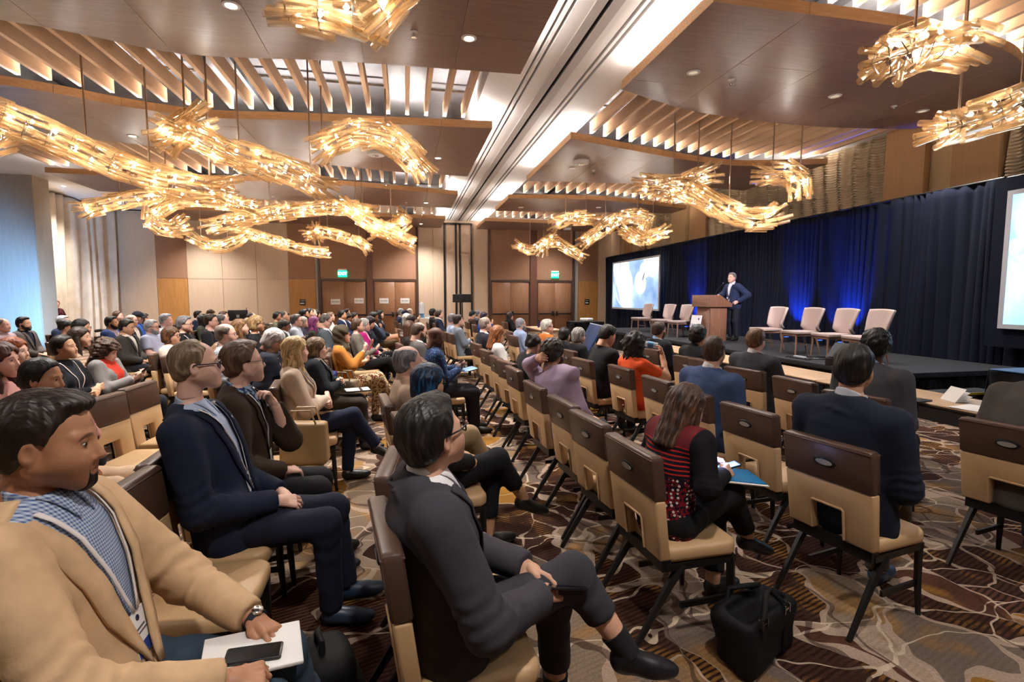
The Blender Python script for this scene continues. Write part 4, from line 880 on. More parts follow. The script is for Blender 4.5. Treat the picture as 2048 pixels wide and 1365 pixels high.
# ---- hair
def hair_field(style, seed):
    def strands(P, a, fr):
        th = np.arctan2(P[:, 1], P[:, 0]+.03); return a*np.sin(th*fr+np.sin(P[:, 2]*30+seed)*1.4+seed)*np.sin(th*fr*.37+P[:, 2]*22)
    def scalp(P, t): return smin(ell(P, (-.014, 0, .047), (.100+t, .078+t, .085+t)), ell(P, (-.045, 0, -.01), (.062+t, .066+t, .07+t)), .03)
    def face_open(P, x0=.088, ry=.064, zt=.062): # what stays clear of hair
        return np.minimum(ell(P, (x0, 0, -.035), (.075, ry, zt+.045)), sph(np.stack([P[:, 0], np.abs(P[:, 1]), P[:, 2]], 1), (.0, .082, -.01), .022))
    hl = lambda P, c=.0, sl=.74: (sl*P[:, 0]-P[:, 2]+c)/math.sqrt(1+sl*sl) # positive below the hair line
    HX = [-.13, -.085, -.05, -.022, -.010, .018, .028, .044, .062, .078, .095]; HZ = [-.085, -.082, -.070, -.045, -.030, -.026, .022, .056, .080, .096, .104]
    def line(P, up=0., corner=0.): # distance below a natural hair line with side burns
        z = np.interp(P[:, 0], HX, HZ)+up*np.clip((P[:, 0]-.02)/.05, 0, 1)+corner*np.clip((P[:, 0]-.03)/.03, 0, 1)*np.clip((np.abs(P[:, 1])-.018)/.03, 0, 1); return (z-P[:, 2])*.75
    def grow(P, t, b): # hair volume that thins out towards the hair line
        k = np.clip(-b/.032, 0, 1); return scalp(P, .0015)-t*k*(2-k)
    def fn(P):
        if style in ('short', 'swept', 'thin'):
            t = {'short': .010, 'swept': .012, 'thin': .005}[style]; b = line(P, .0 if style != 'thin' else .012, .008 if style != 'thin' else .022); d = grow(P, t, b)
            if style == 'swept': d = smin(d, ell(P, (.034, .01, .108), (.056, .056, .026)), .025)
            elif style == 'short': d = smin(d, ell(P, (.034, 0, .112), (.052, .052, .022)), .02)
            d = smax(d, b, .006)
            d = smax(d, -sph(np.stack([P[:, 0], np.abs(P[:, 1]), P[:, 2]], 1), (.004, .084, -.008), .026), .006)
            if style == 'thin': d = smax(d, -ell(P, (.075, 0, .115), (.06, .05, .055)), .01)
            return d+strands(P, .0022, 26)+waves(P, .0025, 90, seed)
        if style == 'balding':
            b = line(P); d = smax(grow(P, .007, b), b, .006); d = smax(d, -ell(P, (.02, 0, .125), (.115, .062, .075)), .012)
            d = smax(d, -sph(np.stack([P[:, 0], np.abs(P[:, 1]), P[:, 2]], 1), (.004, .084, -.008), .026), .006)
            return d+waves(P, .002, 110, seed)
        if style == 'afro': 
            b = line(P); d = smax(grow(P, .026, b), b, .012); return d+waves(P, .008, 150, seed, 6)
        if style == 'tied':
            b = line(P, .004); d = smax(grow(P, .011, b), b, .006); d = smin(d, ell(P, (-.105, 0, -.02), (.035, .04, .04)), .02); 
            return d+strands(P, .0018, 30)
        if style == 'bun':
            d = smax(scalp(P, .016), hl(P, .01, .6), .012); d = smin(d, sph(P, (-.10, .01, .085), .042), .015); d = smax(d, -face_open(P), .012)
            return d+waves(P, .007, 95, seed, 5)
        if style in ('bob', 'long', 'curly', 'wavy'):
            t = {'bob': .016, 'long': .013, 'curly': .034, 'wavy': .016}[style]; d = scalp(P, t)
            zb = {'bob': -.10, 'long': -.26, 'curly': -.23, 'wavy': -.23}[style]; w = {'bob': .088, 'long': .088, 'curly': .128, 'wavy': .098}[style]
            q = P.copy(); k = np.clip((P[:, 2]-zb)/(.05-zb), 0, 1)
            body = smax(smax((np.sqrt(((P[:, 0]+.045)/.082)**2+(P[:, 1]/w)**2)-1)*.08, zb-P[:, 2], .03), P[:, 2]-.06, .03)
            d = smin(d, body, .03)
            if style in ('long', 'wavy'): # locks falling in front of the shoulders
                Q = np.stack([P[:, 0], np.abs(P[:, 1]), P[:, 2]], 1); d = smin(d, cap(Q, (.0, .075, .0), (.03, .085, zb-.02), .026, .03), .02)
            d = smax(d, -np.minimum(ell(P, (.092, 0, -.04), (.085, .062 if style != 'curly' else .058, .112)), ell(P, (.06, 0, -.13), (.09, .05, .06))), .012)
            d = smax(d, hl(P, .0, .55)-np.where(P[:, 0] > .06, 0, 9), .01)
            if style == 'curly': return d+waves(P, .014, 105, seed, 6)
            if style == 'wavy': return d+waves(P, .006, 60, seed)+strands(P, .003, 22)
            return d+strands(P, .0035, 30)+waves(P, .002, 70, seed)
        if style == 'hijab':
            d = smin(scalp(P, .017), ell(P, (-.02, 0, -.09), (.085, .088, .10)), .05); d = smin(d, ell(P, (-.01, 0, -.19), (.12, .135, .07)), .05)
            return smax(d, -ell(P, (.105, 0, -.022), (.075, .052, .082)), .012)+.004*np.sin(P[:, 2]*70+P[:, 0]*40+3*P[:, 1])
        if style == 'cap':
            d = smax(scalp(P, .012), .03-P[:, 2], .01); return np.minimum(d, ell(P, (.11, 0, .05), (.075, .07, .010)))
    return fn
def hair_mesh(style, h, seed):
    ext = {'long': .31, 'curly': .28, 'wavy': .28, 'bob': .15, 'hijab': .28}.get(style, .12)
    v, f = field_mesh(hair_field(style, seed), (-.185, -.16, -ext), (.20 if style == 'cap' else .14, .16, .17), h)
    return to_mesh('hair', v, f, [MATS['eye_white']], smooth=True)
def beard_mesh(h, kind):
    hf = head_field('m', False)
    def fn(P):
        ay = np.abs(P[:, 1]); d = hf(P)-(.0045 if kind == 'full' else .0022)
        top = np.where(P[:, 0] > .062, -.047, -.03+(.062-P[:, 0])*.55); d = smax(d, P[:, 2]-top, .01); d = smax(d, .0-P[:, 0], .008)
        if kind == 'goatee': d = smax(d, ay-.024, .006); d = smax(d, .055-P[:, 0], .008)
        d = smax(d, -ell(P, (.102, 0, -.065), (.02, .022, .0105)), .004); return d+waves(P, .002, 160, 3)
    v, f = field_mesh(fn, (-.02, -.09, -.14), (.13, .09, -.01), h); return to_mesh('beard', v, f, [MATS['eye_white']], smooth=True)
def glasses_mesh(kind):
    mb = MB(); r = .0022 if kind == 'wire' else .0034
    for s in (-1, 1):
        pts = [(.104-.010*abs(math.cos(a))*(1 if math.cos(a)*s > 0 else 0), s*.034+.024*math.cos(a), .004+.018*math.copysign(abs(math.sin(a))**.8, math.sin(a))) for a in np.linspace(0, 2*math.pi, 15)]
        mb.tube(pts, r, 5, caps=False)
        mb.tube([(.096, s*.058, .012), (.05, s*.079, .014), (-.005, s*.0835, .016), (-.022, s*.082, -.004)], r*.9, 5)
    mb.tube([(.105, -.011, .008), (.109, 0, .010), (.105, .011, .008)], r, 5)
    return mb.mesh('glasses', [MATS['eye_white']], smooth=True)
# ---- hands (wrist at origin, fingers along +x, back of hand +z, thumb towards +y: a right hand)
HP = {'rest': (22, 28, 18, .3), 'curl': (48, 58, 35, .2), 'hold': (34, 52, 30, .45), 'fist': (72, 88, 50, .1), 'flat': (8, 10, 6, .3), 'point': (40, 60, 40, .3)}
def hand_mesh(pose, side, h):
    a1, a2, a3, th = HP[pose]; caps = []; Y = (.030, .0105, -.0095, -.028); Ln = (.072, .081, .075, .058)
    segs = []
    for i in range(4):
        k = (Y[i]*1.12, ); base = V3(.088-.004*abs(i-1), Y[i]*1.1, -.001); a = 0; p = base; ang = 0; spread = Y[i]*2.4
        L = Ln[i]; fg = []
        f1 = a1*(1+.08*i)
        if pose == 'point' and i == 0: f1, g2, g3 = 4, 6, 4
        else: g2, g3 = a2, a3
        for j, (l, da) in enumerate(((.46*L, f1), (.30*L, g2), (.24*L, g3))):
            ang += R(da); q = p+V3(math.cos(ang)*l, spread*l*math.cos(ang), -math.sin(ang)*l); fg.append((p, q, .0092-.0009*j-(.0008 if i == 3 else 0), .0086-.0011*j-(.0008 if i == 3 else 0))); p = q
        segs.append(fg)
    tb = [(V3(.018, .024, -.006), V3(.048, .046, -.016), .0135, .0115), (V3(.048, .046, -.016), V3(.074, .052-.02*(1-th), -.024), .0112, .0100), (V3(.074, .052-.02*(1-th), -.024), V3(.098, .050-.045*(1-th), -.029), .0100, .0082)]
    def fn(P):
        d = cap(P, (-.03, 0, 0), (.02, 0, 0), .026, .025)
        pal = None
        for i in range(4):
            c = cap(P, (.012, Y[i]*.62, .001), (.088, Y[i]*1.08, -.001), .0140, .0118); pal = c if pal is None else smin(pal, c, .012)
        d = smin(d, pal, .02)
        for fg in segs:
            f = None
            for (a, b, ra, rb) in fg: c = cap(P, a, b, ra, rb); f = c if f is None else smin(f, c, .003)
            d = smin(d, f, .004)
        t = None
        for (a, b, ra, rb) in tb: c = cap(P, a, b, ra, rb); t = c if t is None else smin(t, c, .004)
        return smin(d, t, .010)
    v, f = field_mesh(fn, (-.05, -.062, -.115), (.185, .085, .03), h)
    if side == 'L': v = v*V3(1, -1, 1); f = f[:, ::-1]
    return v, f
def shoe_mesh():
    def fn(P):
        d = smin(ell(P, (.0, 0, .045), (.05, .04, .05)), ell(P, (.12, 0, .032), (.10, .046, .038)), .03); d = smin(d, cap(P, (-.01, 0, .06), (.1, 0, .04), .036, .035), .03)
        return smax(d, -P[:, 2], .006)
    v, f = field_mesh(fn, (-.07, -.06, -.01), (.24, .06, .11), .01); return to_mesh('shoe', v, f, [MATS['eye_white']], smooth=True)

# ---- body fields
def torso_f(P, J, o=0., full=True):
    q = P-J['pel']; t = q@J['dir']/J['L']; q = q-J['front']*(J['bend']*np.clip(t, 0, 1.1)**2)[:, None]
    u = q@J['side']; v = q@J['front']; st = [-.24, -.05, .28, .62, .82, .93, 1.04]
    w = np.interp(t, st, [.165, .182, .160, .180, .176, .128, .060]).astype(np.float32)*J['bw']+o
    dd = np.interp(t, st, [.105, .125, .118, .122, .106, .084, .058]).astype(np.float32)*J['dp']+o
    v = v-(J['belly']*np.exp(-((t-.22)/.25)**2)).astype(np.float32); dd = dd+(J['belly']*np.exp(-((t-.22)/.25)**2)).astype(np.float32)
    k = np.sqrt((u/w)**2+(v/dd)**2); d = (k-1)*np.minimum(w, dd)
    if J['sex'] == 'f':
        Q = np.stack([v, np.abs(u), t*J['L']], 1); d = smin(d, ell(Q, (.075*J['dp'], .075, .60*J['L']), (.06+o, .065+o, .065+o)), .05)
    Q = np.stack([v, np.abs(u), t*J['L']], 1); sw = .182*J['bw0']; d = smin(d, cap(Q, (-.014, .028, .965*J['L']), (-.010, sw-.02, .865*J['L']), .045+o, .052+o), .035)
    d = smax(d, (t-1.06)*J['L'], .02); return smax(d, (-.24-t)*J['L'], .03), t, u, v
def arm_f(P, A, o, r=1.0, fold=0., sleeve=None):
    S, E, Wr = A['S'], A['E'], A['W']; d1 = cap(P, S, E, .063*r+o, .049*r+o*1.1); d2 = cap(P, E, Wr, .049*r+o*1.1, .032*r+o*1.2)
    if fold:
        ba = E-S; t = (P-S)@ba/(ba@ba); d1 = d1+fold*np.sin(t*46+2*np.sin(P[:, 1]*40))*np.exp(-((t-.95)/.3)**2)
        ba = Wr-E; t = (P-E)@ba/(ba@ba); d2 = d2+fold*np.sin(t*40+2*np.sin(P[:, 0]*40))*np.exp(-((t-.12)/.35)**2)
    if sleeve is not None: # long sleeve ends short of the wrist, short sleeve above the elbow
        if sleeve == 'long': n = (Wr-E)/np.linalg.norm(Wr-E); d2 = smax(d2, (P-(Wr-n*.012))@n, .004)
        elif sleeve == 'half': n = (Wr-E)/np.linalg.norm(Wr-E); d2 = smax(d2, (P-(E+n*.10))@n, .004)
        else:
            n = (E-S)/np.linalg.norm(E-S); return smax(cap(P, S, E, .062*r+o*1.3, .056*r+o*1.3), (P-(S+(E-S)*.72))@n, .004)
    return smin(d1, d2, .03)
def leg_f(P, G, o, r=1.0, hem=True, fold=0.):
    H, K, A = G['H'], G['K'], G['A']; d1 = cap(P, H, K, .088*r+o, .064*r+o); d2 = cap(P, K, A, .062*r+o, .042*r+o*1.3)
    if fold:
        ba = A-K; t = (P-K)@ba/(ba@ba); d2 = d2+fold*np.sin(t*30+P[:, 1]*40)*np.exp(-((t-.1)/.3)**2)
        ba = K-H; t = (P-H)@ba/(ba@ba); d1 = d1+fold*np.sin(t*26+P[:, 1]*50)*np.exp(-((t-.15)/.35)**2)
    if hem: n = (A-K)/np.linalg.norm(A-K); d2 = smax(d2, (P-(A-n*G.get('hem', .0)))@n, .006)
    return smin(d1, d2, .04)
ARMS = { # elbow, wrist, hand direction, back of hand, pose; for the right side (y < 0)
 'lap': ((-.04, -.255, .735), (.175, -.085, .655), (.80, .55, -.15), (.1, -.25, 1), 'rest'),
 'thigh': ((-.02, -.26, .735), (.215, -.15, .635), (1, .12, -.12), (0, -.1, 1), 'rest'),
 'cross_a': ((.01, -.255, .745), (.165, .02, .79), (.25, .95, .12), (1, -.2, .2), 'rest'),
 'cross_b': ((.01, -.255, .735), (.18, .0, .755), (.25, .95, -.1), (1, -.2, .3), 'curl'),
 'phone': ((-.01, -.245, .735), (.20, -.075, .83), (.72, .42, .45), (.55, -.45, -.55), 'hold'),
 'high': ((.05, -.22, .80), (.20, -.05, 1.0), (.5, .3, .8), (.6, -.5, -.3), 'hold'),
 'chin': ((.13, -.16, .76), (.075, -.07, 1.0), (-.05, .42, .75), (.75, -.6, .2), 'curl'),
 'side': ((-.10, -.30, .73), (.06, -.27, .55), (.8, .1, -.5), (.3, -.9, .3), 'rest'),
}
LEGS = {'flat': ((.37, -.10, .525), (.395, -.11, .09)), 'out': ((.41, -.12, .52), (.55, -.13, .10)), 'in': ((.36, -.09, .525), (.27, -.10, .09)), 'over': ((.39, -.01, .62), (.60, .05, .30)), 'under': ((.37, -.08, .525), (.33, -.03, .09))}
def march(fn, J, u, t, v0=.5, n=40):
    p = J['pel']+J['dir']*(t*J['L'])[:, None]+J['side']*u[:, None]+J['front']*(v0+J['bend']*np.clip(t, 0, 1.1)**2)[:, None]
    p = p.astype(np.float32)
    for _ in range(n):
        d = fn(p); p = p-J['front']*np.clip(d*.8, -.02, .05)[:, None]
    return p
def strip_on(fn, J, uv, off, thick, name, mat, parent, lift=0.):
    """uv: list of (u_left, u_right, t) rows laid on the front of the clothing"""
    uv = np.array(uv, np.float32); cols = 3; rows = []
    for c in range(cols):
        k = c/(cols-1); rows.append(march(fn, J, uv[:, 0]*(1-k)+uv[:, 1]*k, uv[:, 2])+J['front']*(off+lift*k))
    good = np.ones(len(uv), bool)
    for r_ in rows: good &= np.abs(fn((r_-J['front']*off).astype(np.float32))) < .03
    if good.sum() < 3: return None
    rows = [r_[good] for r_ in rows]; uv = uv[good]
    n = len(uv); v = np.concatenate(rows); i = np.arange(n*cols).reshape(cols, n)
    f = np.stack([i[:-1, :-1], i[1:, :-1], i[1:, 1:], i[:-1, 1:]], -1).reshape(-1, 4)
    o = link(name, to_mesh(name, v, f, [mat], smooth=True), parent); md = o.modifiers.new('t', 'SOLIDIFY'); md.thickness = thick; md.offset = 1; return o
SKINS = {'fair': 'e0b8a4', 'pink': 'dcae9c', 'light': 'd3a68c', 'olive': 'c69a7a', 'tan': 'b58464', 'brown': '8a5c44', 'dark': '5a3c30'}
PEOPLE = []; SEATS = []
def build_person(name, root, J, A, G, sp):
    """meshes of one person under root; J torso, A arms, G legs, sp the look"""
    lod = LOD[sp['lod']]; fine = sp['lod'] <= 1; sc = sp['hs']; HR = rot3(R(sp['yaw']), R(sp['pitch']), R(sp['roll'])); Hc = J['Hc']
    sk = skin('skin_'+sp['skin'], SKINS[sp['skin']]); fd = .005 if sp['lod'] == 0 else (.0035 if fine else 0)
    seed = sp['seed']
    # --- body: one mesh
    def core(P):
        d = torso_f(P, J, -.004)[0]; d = smin(d, cap(P, J['N']-V3(0, 0, .02), Hc+HR@V3(-.036, 0, -.08)*sc, .054*sc, (.0475 if J['sex'] == 'f' else .0545)*sc), .03)
        for a in A: d = smin(d, arm_f(P, a, 0, .98), .03)
        for g in G:
            if sp['lod'] < 3 or True: d = smin(d, leg_f(P, g, 0, .97, False), .04)
        return d
    pts = np.array([J['pel'], J['N'], Hc]+[a[k] for a in A for k in 'SEW']+[g[k] for g in G for k in 'HKA']); lo, hi = pts.min(0)-.17, pts.max(0)+.17
    v, f = field_mesh(core, lo, hi, lod['b']); mk = np.zeros((len(v), 4), np.float32)
    parts = [(v, f, mk)]
    hv, hf, hm = cached(('head', J['sex'], sp['lod']), lambda: head_mesh(J['sex'], lod['h']))
    hm = hm.copy()
    if sp.get('stubble'): 
        z = hv[:, 2]; x = hv[:, 0]; hm[:, 2] = np.clip((-.04-z)/.02, 0, 1)*np.clip((x-.0)/.03, 0, 1)*np.clip((z+.125)/.015, 0, 1)*.4
    parts.append(((hv*V3(1, sp['hw'], 1)*sc)@HR.T+Hc, hf, hm))
    for a in A:
        x = a['hd']/np.linalg.norm(a['hd']); z = a['hu']-x*(a['hu']@x); z = z/np.linalg.norm(z); y = np.cross(z, x); M = np.stack([x, y, z], 1).astype(np.float32)
        hv2, hf2 = cached(('hand', a['pose'], a['side'], sp['lod']), lambda: hand_mesh(a['pose'], a['side'], lod['d']))
        hv3 = (hv2*(.97 if J['sex'] == 'm' else .88))@M.T+a['W']; parts.append((hv3, hf2, np.zeros((len(hv3), 4), np.float32)))
    off = 0; VV, FF, MM = [], [], []
    for (v, f, m) in parts: VV.append(v); FF.append(f+off); MM.append(m); off += len(v)
    me = to_mesh('body', np.concatenate(VV), np.concatenate(FF), [sk], smooth=True)
    ca = me.color_attributes.new('mk', 'FLOAT_COLOR', 'POINT'); ca.data.foreach_set('color', np.concatenate(MM).ravel())
    body = link('body', me, root)
    HM = Matrix.Translation(Hc.tolist()) @ Matrix(HR.tolist()).to_4x4() @ Matrix.Diagonal((sc, sc*sp['hw'], sc, 1))
    def on_head(nm, mesh, mat):
        o = link(nm, mesh, root, mat=mat); o.matrix_local = HM; return o
    if sp['lod'] <= 2: e = link('eyes', cached('eyes', eye_mesh), root); e.matrix_local = HM
    if sp['hair'] and sp['hair'] != 'bald':
        hs = seed % (4 if sp['lod'] < 2 else 1)
        on_head('headscarf' if sp['hair'] == 'hijab' else ('cap' if sp['hair'] == 'cap' else 'hair'), cached(('hair', sp['hair'], sp['lod'], hs), lambda: hair_mesh(sp['hair'], lod['r'], hs)), sp['hairmat'])
    if sp.get('beard'): on_head('beard', cached(('beard', sp['beard'], sp['lod']), lambda: beard_mesh(lod['h']*1.1, sp['beard'])), sp['hairmat'])
    if sp.get('glasses'): on_head('glasses', cached(('gl', sp['glasses']), lambda: glasses_mesh(sp['glasses'])), plain('glasses_'+sp.get('gcol', '17151a'), sp.get('gcol', '17151a'), .3))
    # --- clothes
    top = sp['top']; kind = top[0]; slv = sp['sleeve']; bl, bh = pts.min(0)-.2, pts.max(0)+.2
    tl = np.minimum(J['pel'], np.minimum(J['N'], np.min([a[k] for a in A for k in 'SEW'], 0)))-V3(.24, .24, .22); th_ = np.maximum(J['N'], np.max([a[k] for a in A for k in 'SEW'], 0))+V3(.22, .22, .10)
    tv = sp.get('tv', .30); nd = Hc+HR@V3(-.036, 0, -.08)*sc-J['N']; nd = (nd/np.linalg.norm(nd)).astype(np.float32)
    def outer(P, o, cut=True, arms=True):
        d, t, u, v = torso_f(P, J, o)
        neckw = .035+o
        d = smax(d, (t-(1.055 if kind in ('blazer', 'shirt') else 1.02))*J['L']-.22*np.maximum(-v, 0)+.10*np.maximum(v, 0), .012)
        if arms:
            for a in A: d = smin(d, arm_f(P, a, o, sp['ar'], fd, slv), .035)
        if kind == 'blazer':
            q = P-J['N']; cz_ = q@nd; qq = q-cz_[:, None]*nd; rr_ = nrm(qq); cv = qq@J['front']
            cl = smax(np.abs(rr_-(.067+.75*np.maximum(-cz_, 0))*sc)-.007, np.abs(cz_+.012)-(.040-.25*np.clip(cv, 0, .1)), .005); d = smin(d, smax(cl, cv-.045, .01), .016)
        if fd: d = d+waves(P, .0026, 38, seed)
        if cut and kind in ('blazer', 'open'):
            vw = (.012 if kind == 'blazer' else .045)+sp['vw']*np.clip((t-tv)/(1-tv), 0, 1.1)
            if kind == 'blazer': vw = np.where(t < tv, -.02+.0*t, vw)
            d = smax(d, -np.maximum(np.abs(u)-vw, -v+.01), .005)
        return d
    def shirt(P, o=.006):
        d, t, u, v = torso_f(P, J, o); d = smax(d, (t-1.05)*J['L'], .01); return d
    oj = {'blazer': .019, 'open': .017, 'shirt': .010, 'tee': .009, 'sweater': .015, 'puffer': .034}[kind]
    ofn = lambda P: outer(P, oj)
    if kind == 'puffer':
        ofn0 = ofn; ofn = lambda P: ofn0(P)-.010*np.abs(np.sin(P[:, 2]*42))
    v, f = field_mesh(ofn, tl, th_, lod['c']); link({'blazer': 'jacket', 'open': 'cardigan', 'shirt': 'shirt', 'tee': 'top', 'sweater': 'sweater', 'puffer': 'puffer_jacket'}[kind], to_mesh('top', v, f, [top[1]], smooth=True), root)
    under = lambda P: outer(P, oj, True, False)
    lapf = under; lapu = lambda P: outer(P, oj, False, False)
    if kind in ('blazer', 'open'):
        v, f = field_mesh(shirt, J['pel']-.25, J['N']+.22, lod['c']*1.25); link('shirt', to_mesh('shirt', v, f, [sp['under']], smooth=True), root)
        under = lambda P: np.minimum(lapf(P), shirt(P))
    if sp['collar']:
        c0 = J['N']-nd*.04; c1 = J['N']+nd*.050
        def col(P):
            d = cap(P, c0, c1, .074*sc, .0625*sc); d = smax(d, (P-(c1-V3(0, 0, .002)))@nd+.45*((P-c1)@J['front']), .004)
            u = (P-c1)@J['side']; vv = (P-c1)@J['front']; zz = (P-c1)@nd
            return smax(d, -np.maximum(np.abs(u)-(.006+.5*np.maximum(zz+.05, 0)), -vv), .003)
        v, f = field_mesh(col, J['N']-.16, J['N']+.16, lod['c']*.6); link('collar', to_mesh('collar', v, f, [sp['under'] if kind in ('blazer', 'open') else top[1]], smooth=True), root)
        under0 = under; under = lambda P: np.minimum(under0(P), col(P))
    if sp['collar'] and fine:
        for sg in (-1, 1): strip_on(under, J, [(sg*(.010+.022*k), sg*(.066-.030*k), 1.035-.15*k) for k in np.linspace(0, 1, 6)], .005, .004, 'collar_point', sp['under'] if kind in ('blazer', 'open') else top[1], root)
    if kind == 'blazer' and sp['lod'] <= 2:
        ts = np.linspace(tv-.02, .97, 14)
        for sg in (-1, 1):
            uv = []
            for t in ts:
                k = (t-tv)/(1-tv); vi = .012+sp['vw']*max(0, min(1, k)); wd = .052*min(1, max(.08, (t-tv+.02)/.34))*(1 if t < .80 else .72)
                uv.append((sg*max(.004, vi-.012), sg*(vi+wd), t))
            o = strip_on(lapu, J, uv, .004, .009, 'lapel', top[1], root, .010)
    if sp.get('tie'): strip_on(under, J, [(-.018-.010*(1-t), .018+.010*(1-t), t) for t in np.linspace(.32, .93, 12)], .004, .004, 'tie', sp['tie'], root)
    if sp.get('lanyard') and sp['lod'] <= 2:
        lm = plain('lanyard_'+sp['lanyard'], sp['lanyard'], .6); w = .006
        for sg in (-1, 1):
            o = strip_on(under, J, [(sg*(.006+.095*((t-.36)/.62)**.8)-w, sg*(.006+.095*((t-.36)/.62)**.8)+w, t) for t in np.linspace(.37, .985, 12)], .013 if kind == 'blazer' else .004, .0025, 'lanyard', lm, root)
        if fine:
            p = march(under, J, np.zeros(1, np.float32), np.full(1, .26, np.float32))[0]+J['front']*.010
            Mb = Matrix([[*J['front'], ], [*J['side'], ], [*J['dir'], ]]).transposed().to_4x4(); Mb.translation = Vector(p.tolist())
            b = MB().box((-.001, -.045, -.06), (.002, .045, .065)).obj('badge', [M_PAPER], root); b.matrix_local = Mb
            MB().box((.002, -.045, -.06), (.0026, .045, -.025)).obj('badge_band', [plain('badge_blue', '27408f', .5)], b)
            mm = MB(); mm.box((.002, -.03, .012), (.0026, .025, .018)).box((.002, -.03, .0), (.0026, .03, .005)).obj('badge_print', [M_INK], b)
            MB().lathe([(.009, 0), (.009, .001), (.005, .001), (.005, 0)], 12, M=Matrix.Translation((.0022, .0, .045)) @ Matrix.Rotation(R(90), 4, 'Y')).obj('badge_logo', [plain('badge_navy', '1c2648', .5)], b)
    # trousers or skirt, shoes
    lr = sp['lr']
    def trou(P):
        d = None
        for g in G: q = leg_f(P, g, .012, lr, True, fd); d = q if d is None else smin(d, q, .045)
        d = smin(d, ell(P, J['pel']+V3(.0, 0, .0), (.135, .19*J['bw'], .11)), .05)
        if sp.get('skirt'): d = smin(d, cap(P, (G[0]['K']+G[1]['K'])/2, (G[0]['A']+G[1]['A'])/2+V3(0, 0, .08), .13, .17), .08)
        return d+(waves(P, .003, 34, seed+3) if fd else 0)
    gp = np.array([g[k] for g in G for k in 'HKA']+[J['pel']]); v, f = field_mesh(trou, gp.min(0)-.16, gp.max(0)+.15, lod['c']*1.35)
    link('skirt' if sp.get('skirt') else 'trousers', to_mesh('legs', v, f, [sp['legs']], smooth=True), root)
    if sp.get('sock'):
        for g in G: MB().tube([tuple(g['A']+(g['K']-g['A'])*k) for k in (-.06, .1, .24)], [.044, .046, .052], 14).obj('sock', [plain('sock', sp['sock'], .9)], root, smooth=True)
    if sp['lod'] <= 2:
        for g in G:
            o = link('shoe', cached('shoe', shoe_mesh), root, mat=sp['shoes']); fdir = g['F']/np.linalg.norm(g['F']); yv = np.cross(V3(0, 0, 1), fdir); yv = yv/np.linalg.norm(yv); zv = np.cross(fdir, yv)
            M = Matrix([fdir.tolist(), yv.tolist(), zv.tolist()]).transposed().to_4x4(); M.translation = Vector((g['A']-zv*.085).tolist()); o.matrix_local = M
    return body
DEF = dict(sex='m', lean=-9, side=0, pelx=-.04, z=None, bend=.015, belly=.0, bw=1.0, dp=1.0, yaw=0, pitch=0, roll=0, hw=1.0, skin='fair', hair='short', hc='3a2a20', hc2=None, beard=None, glasses=None, top='blazer', tc='20263a', tpat=None, tc2=None,
           under='d8dde6', upat=None, uc2=None, collar=None, tie=None, lanyard=None, sleeve='long', legs='1e1f26', lpat=None, lc2=None, shoes='15130f', armR='lap', armL='lap', legR='flat', legL='flat', rz=4, hx=-.10, row=None, skirt=False, stubble=False, tv=.30, vw=.088)
ROWS = {3: 3.78, 2: 2.56, 1: 1.40, 0: .19, -1: -.85, -2: -2.0, -3: -3.2, -4: -4.4, -5: -5.6, -6: -6.8, -7: -8.0}
ROWX = lambda k: ROWS[k]
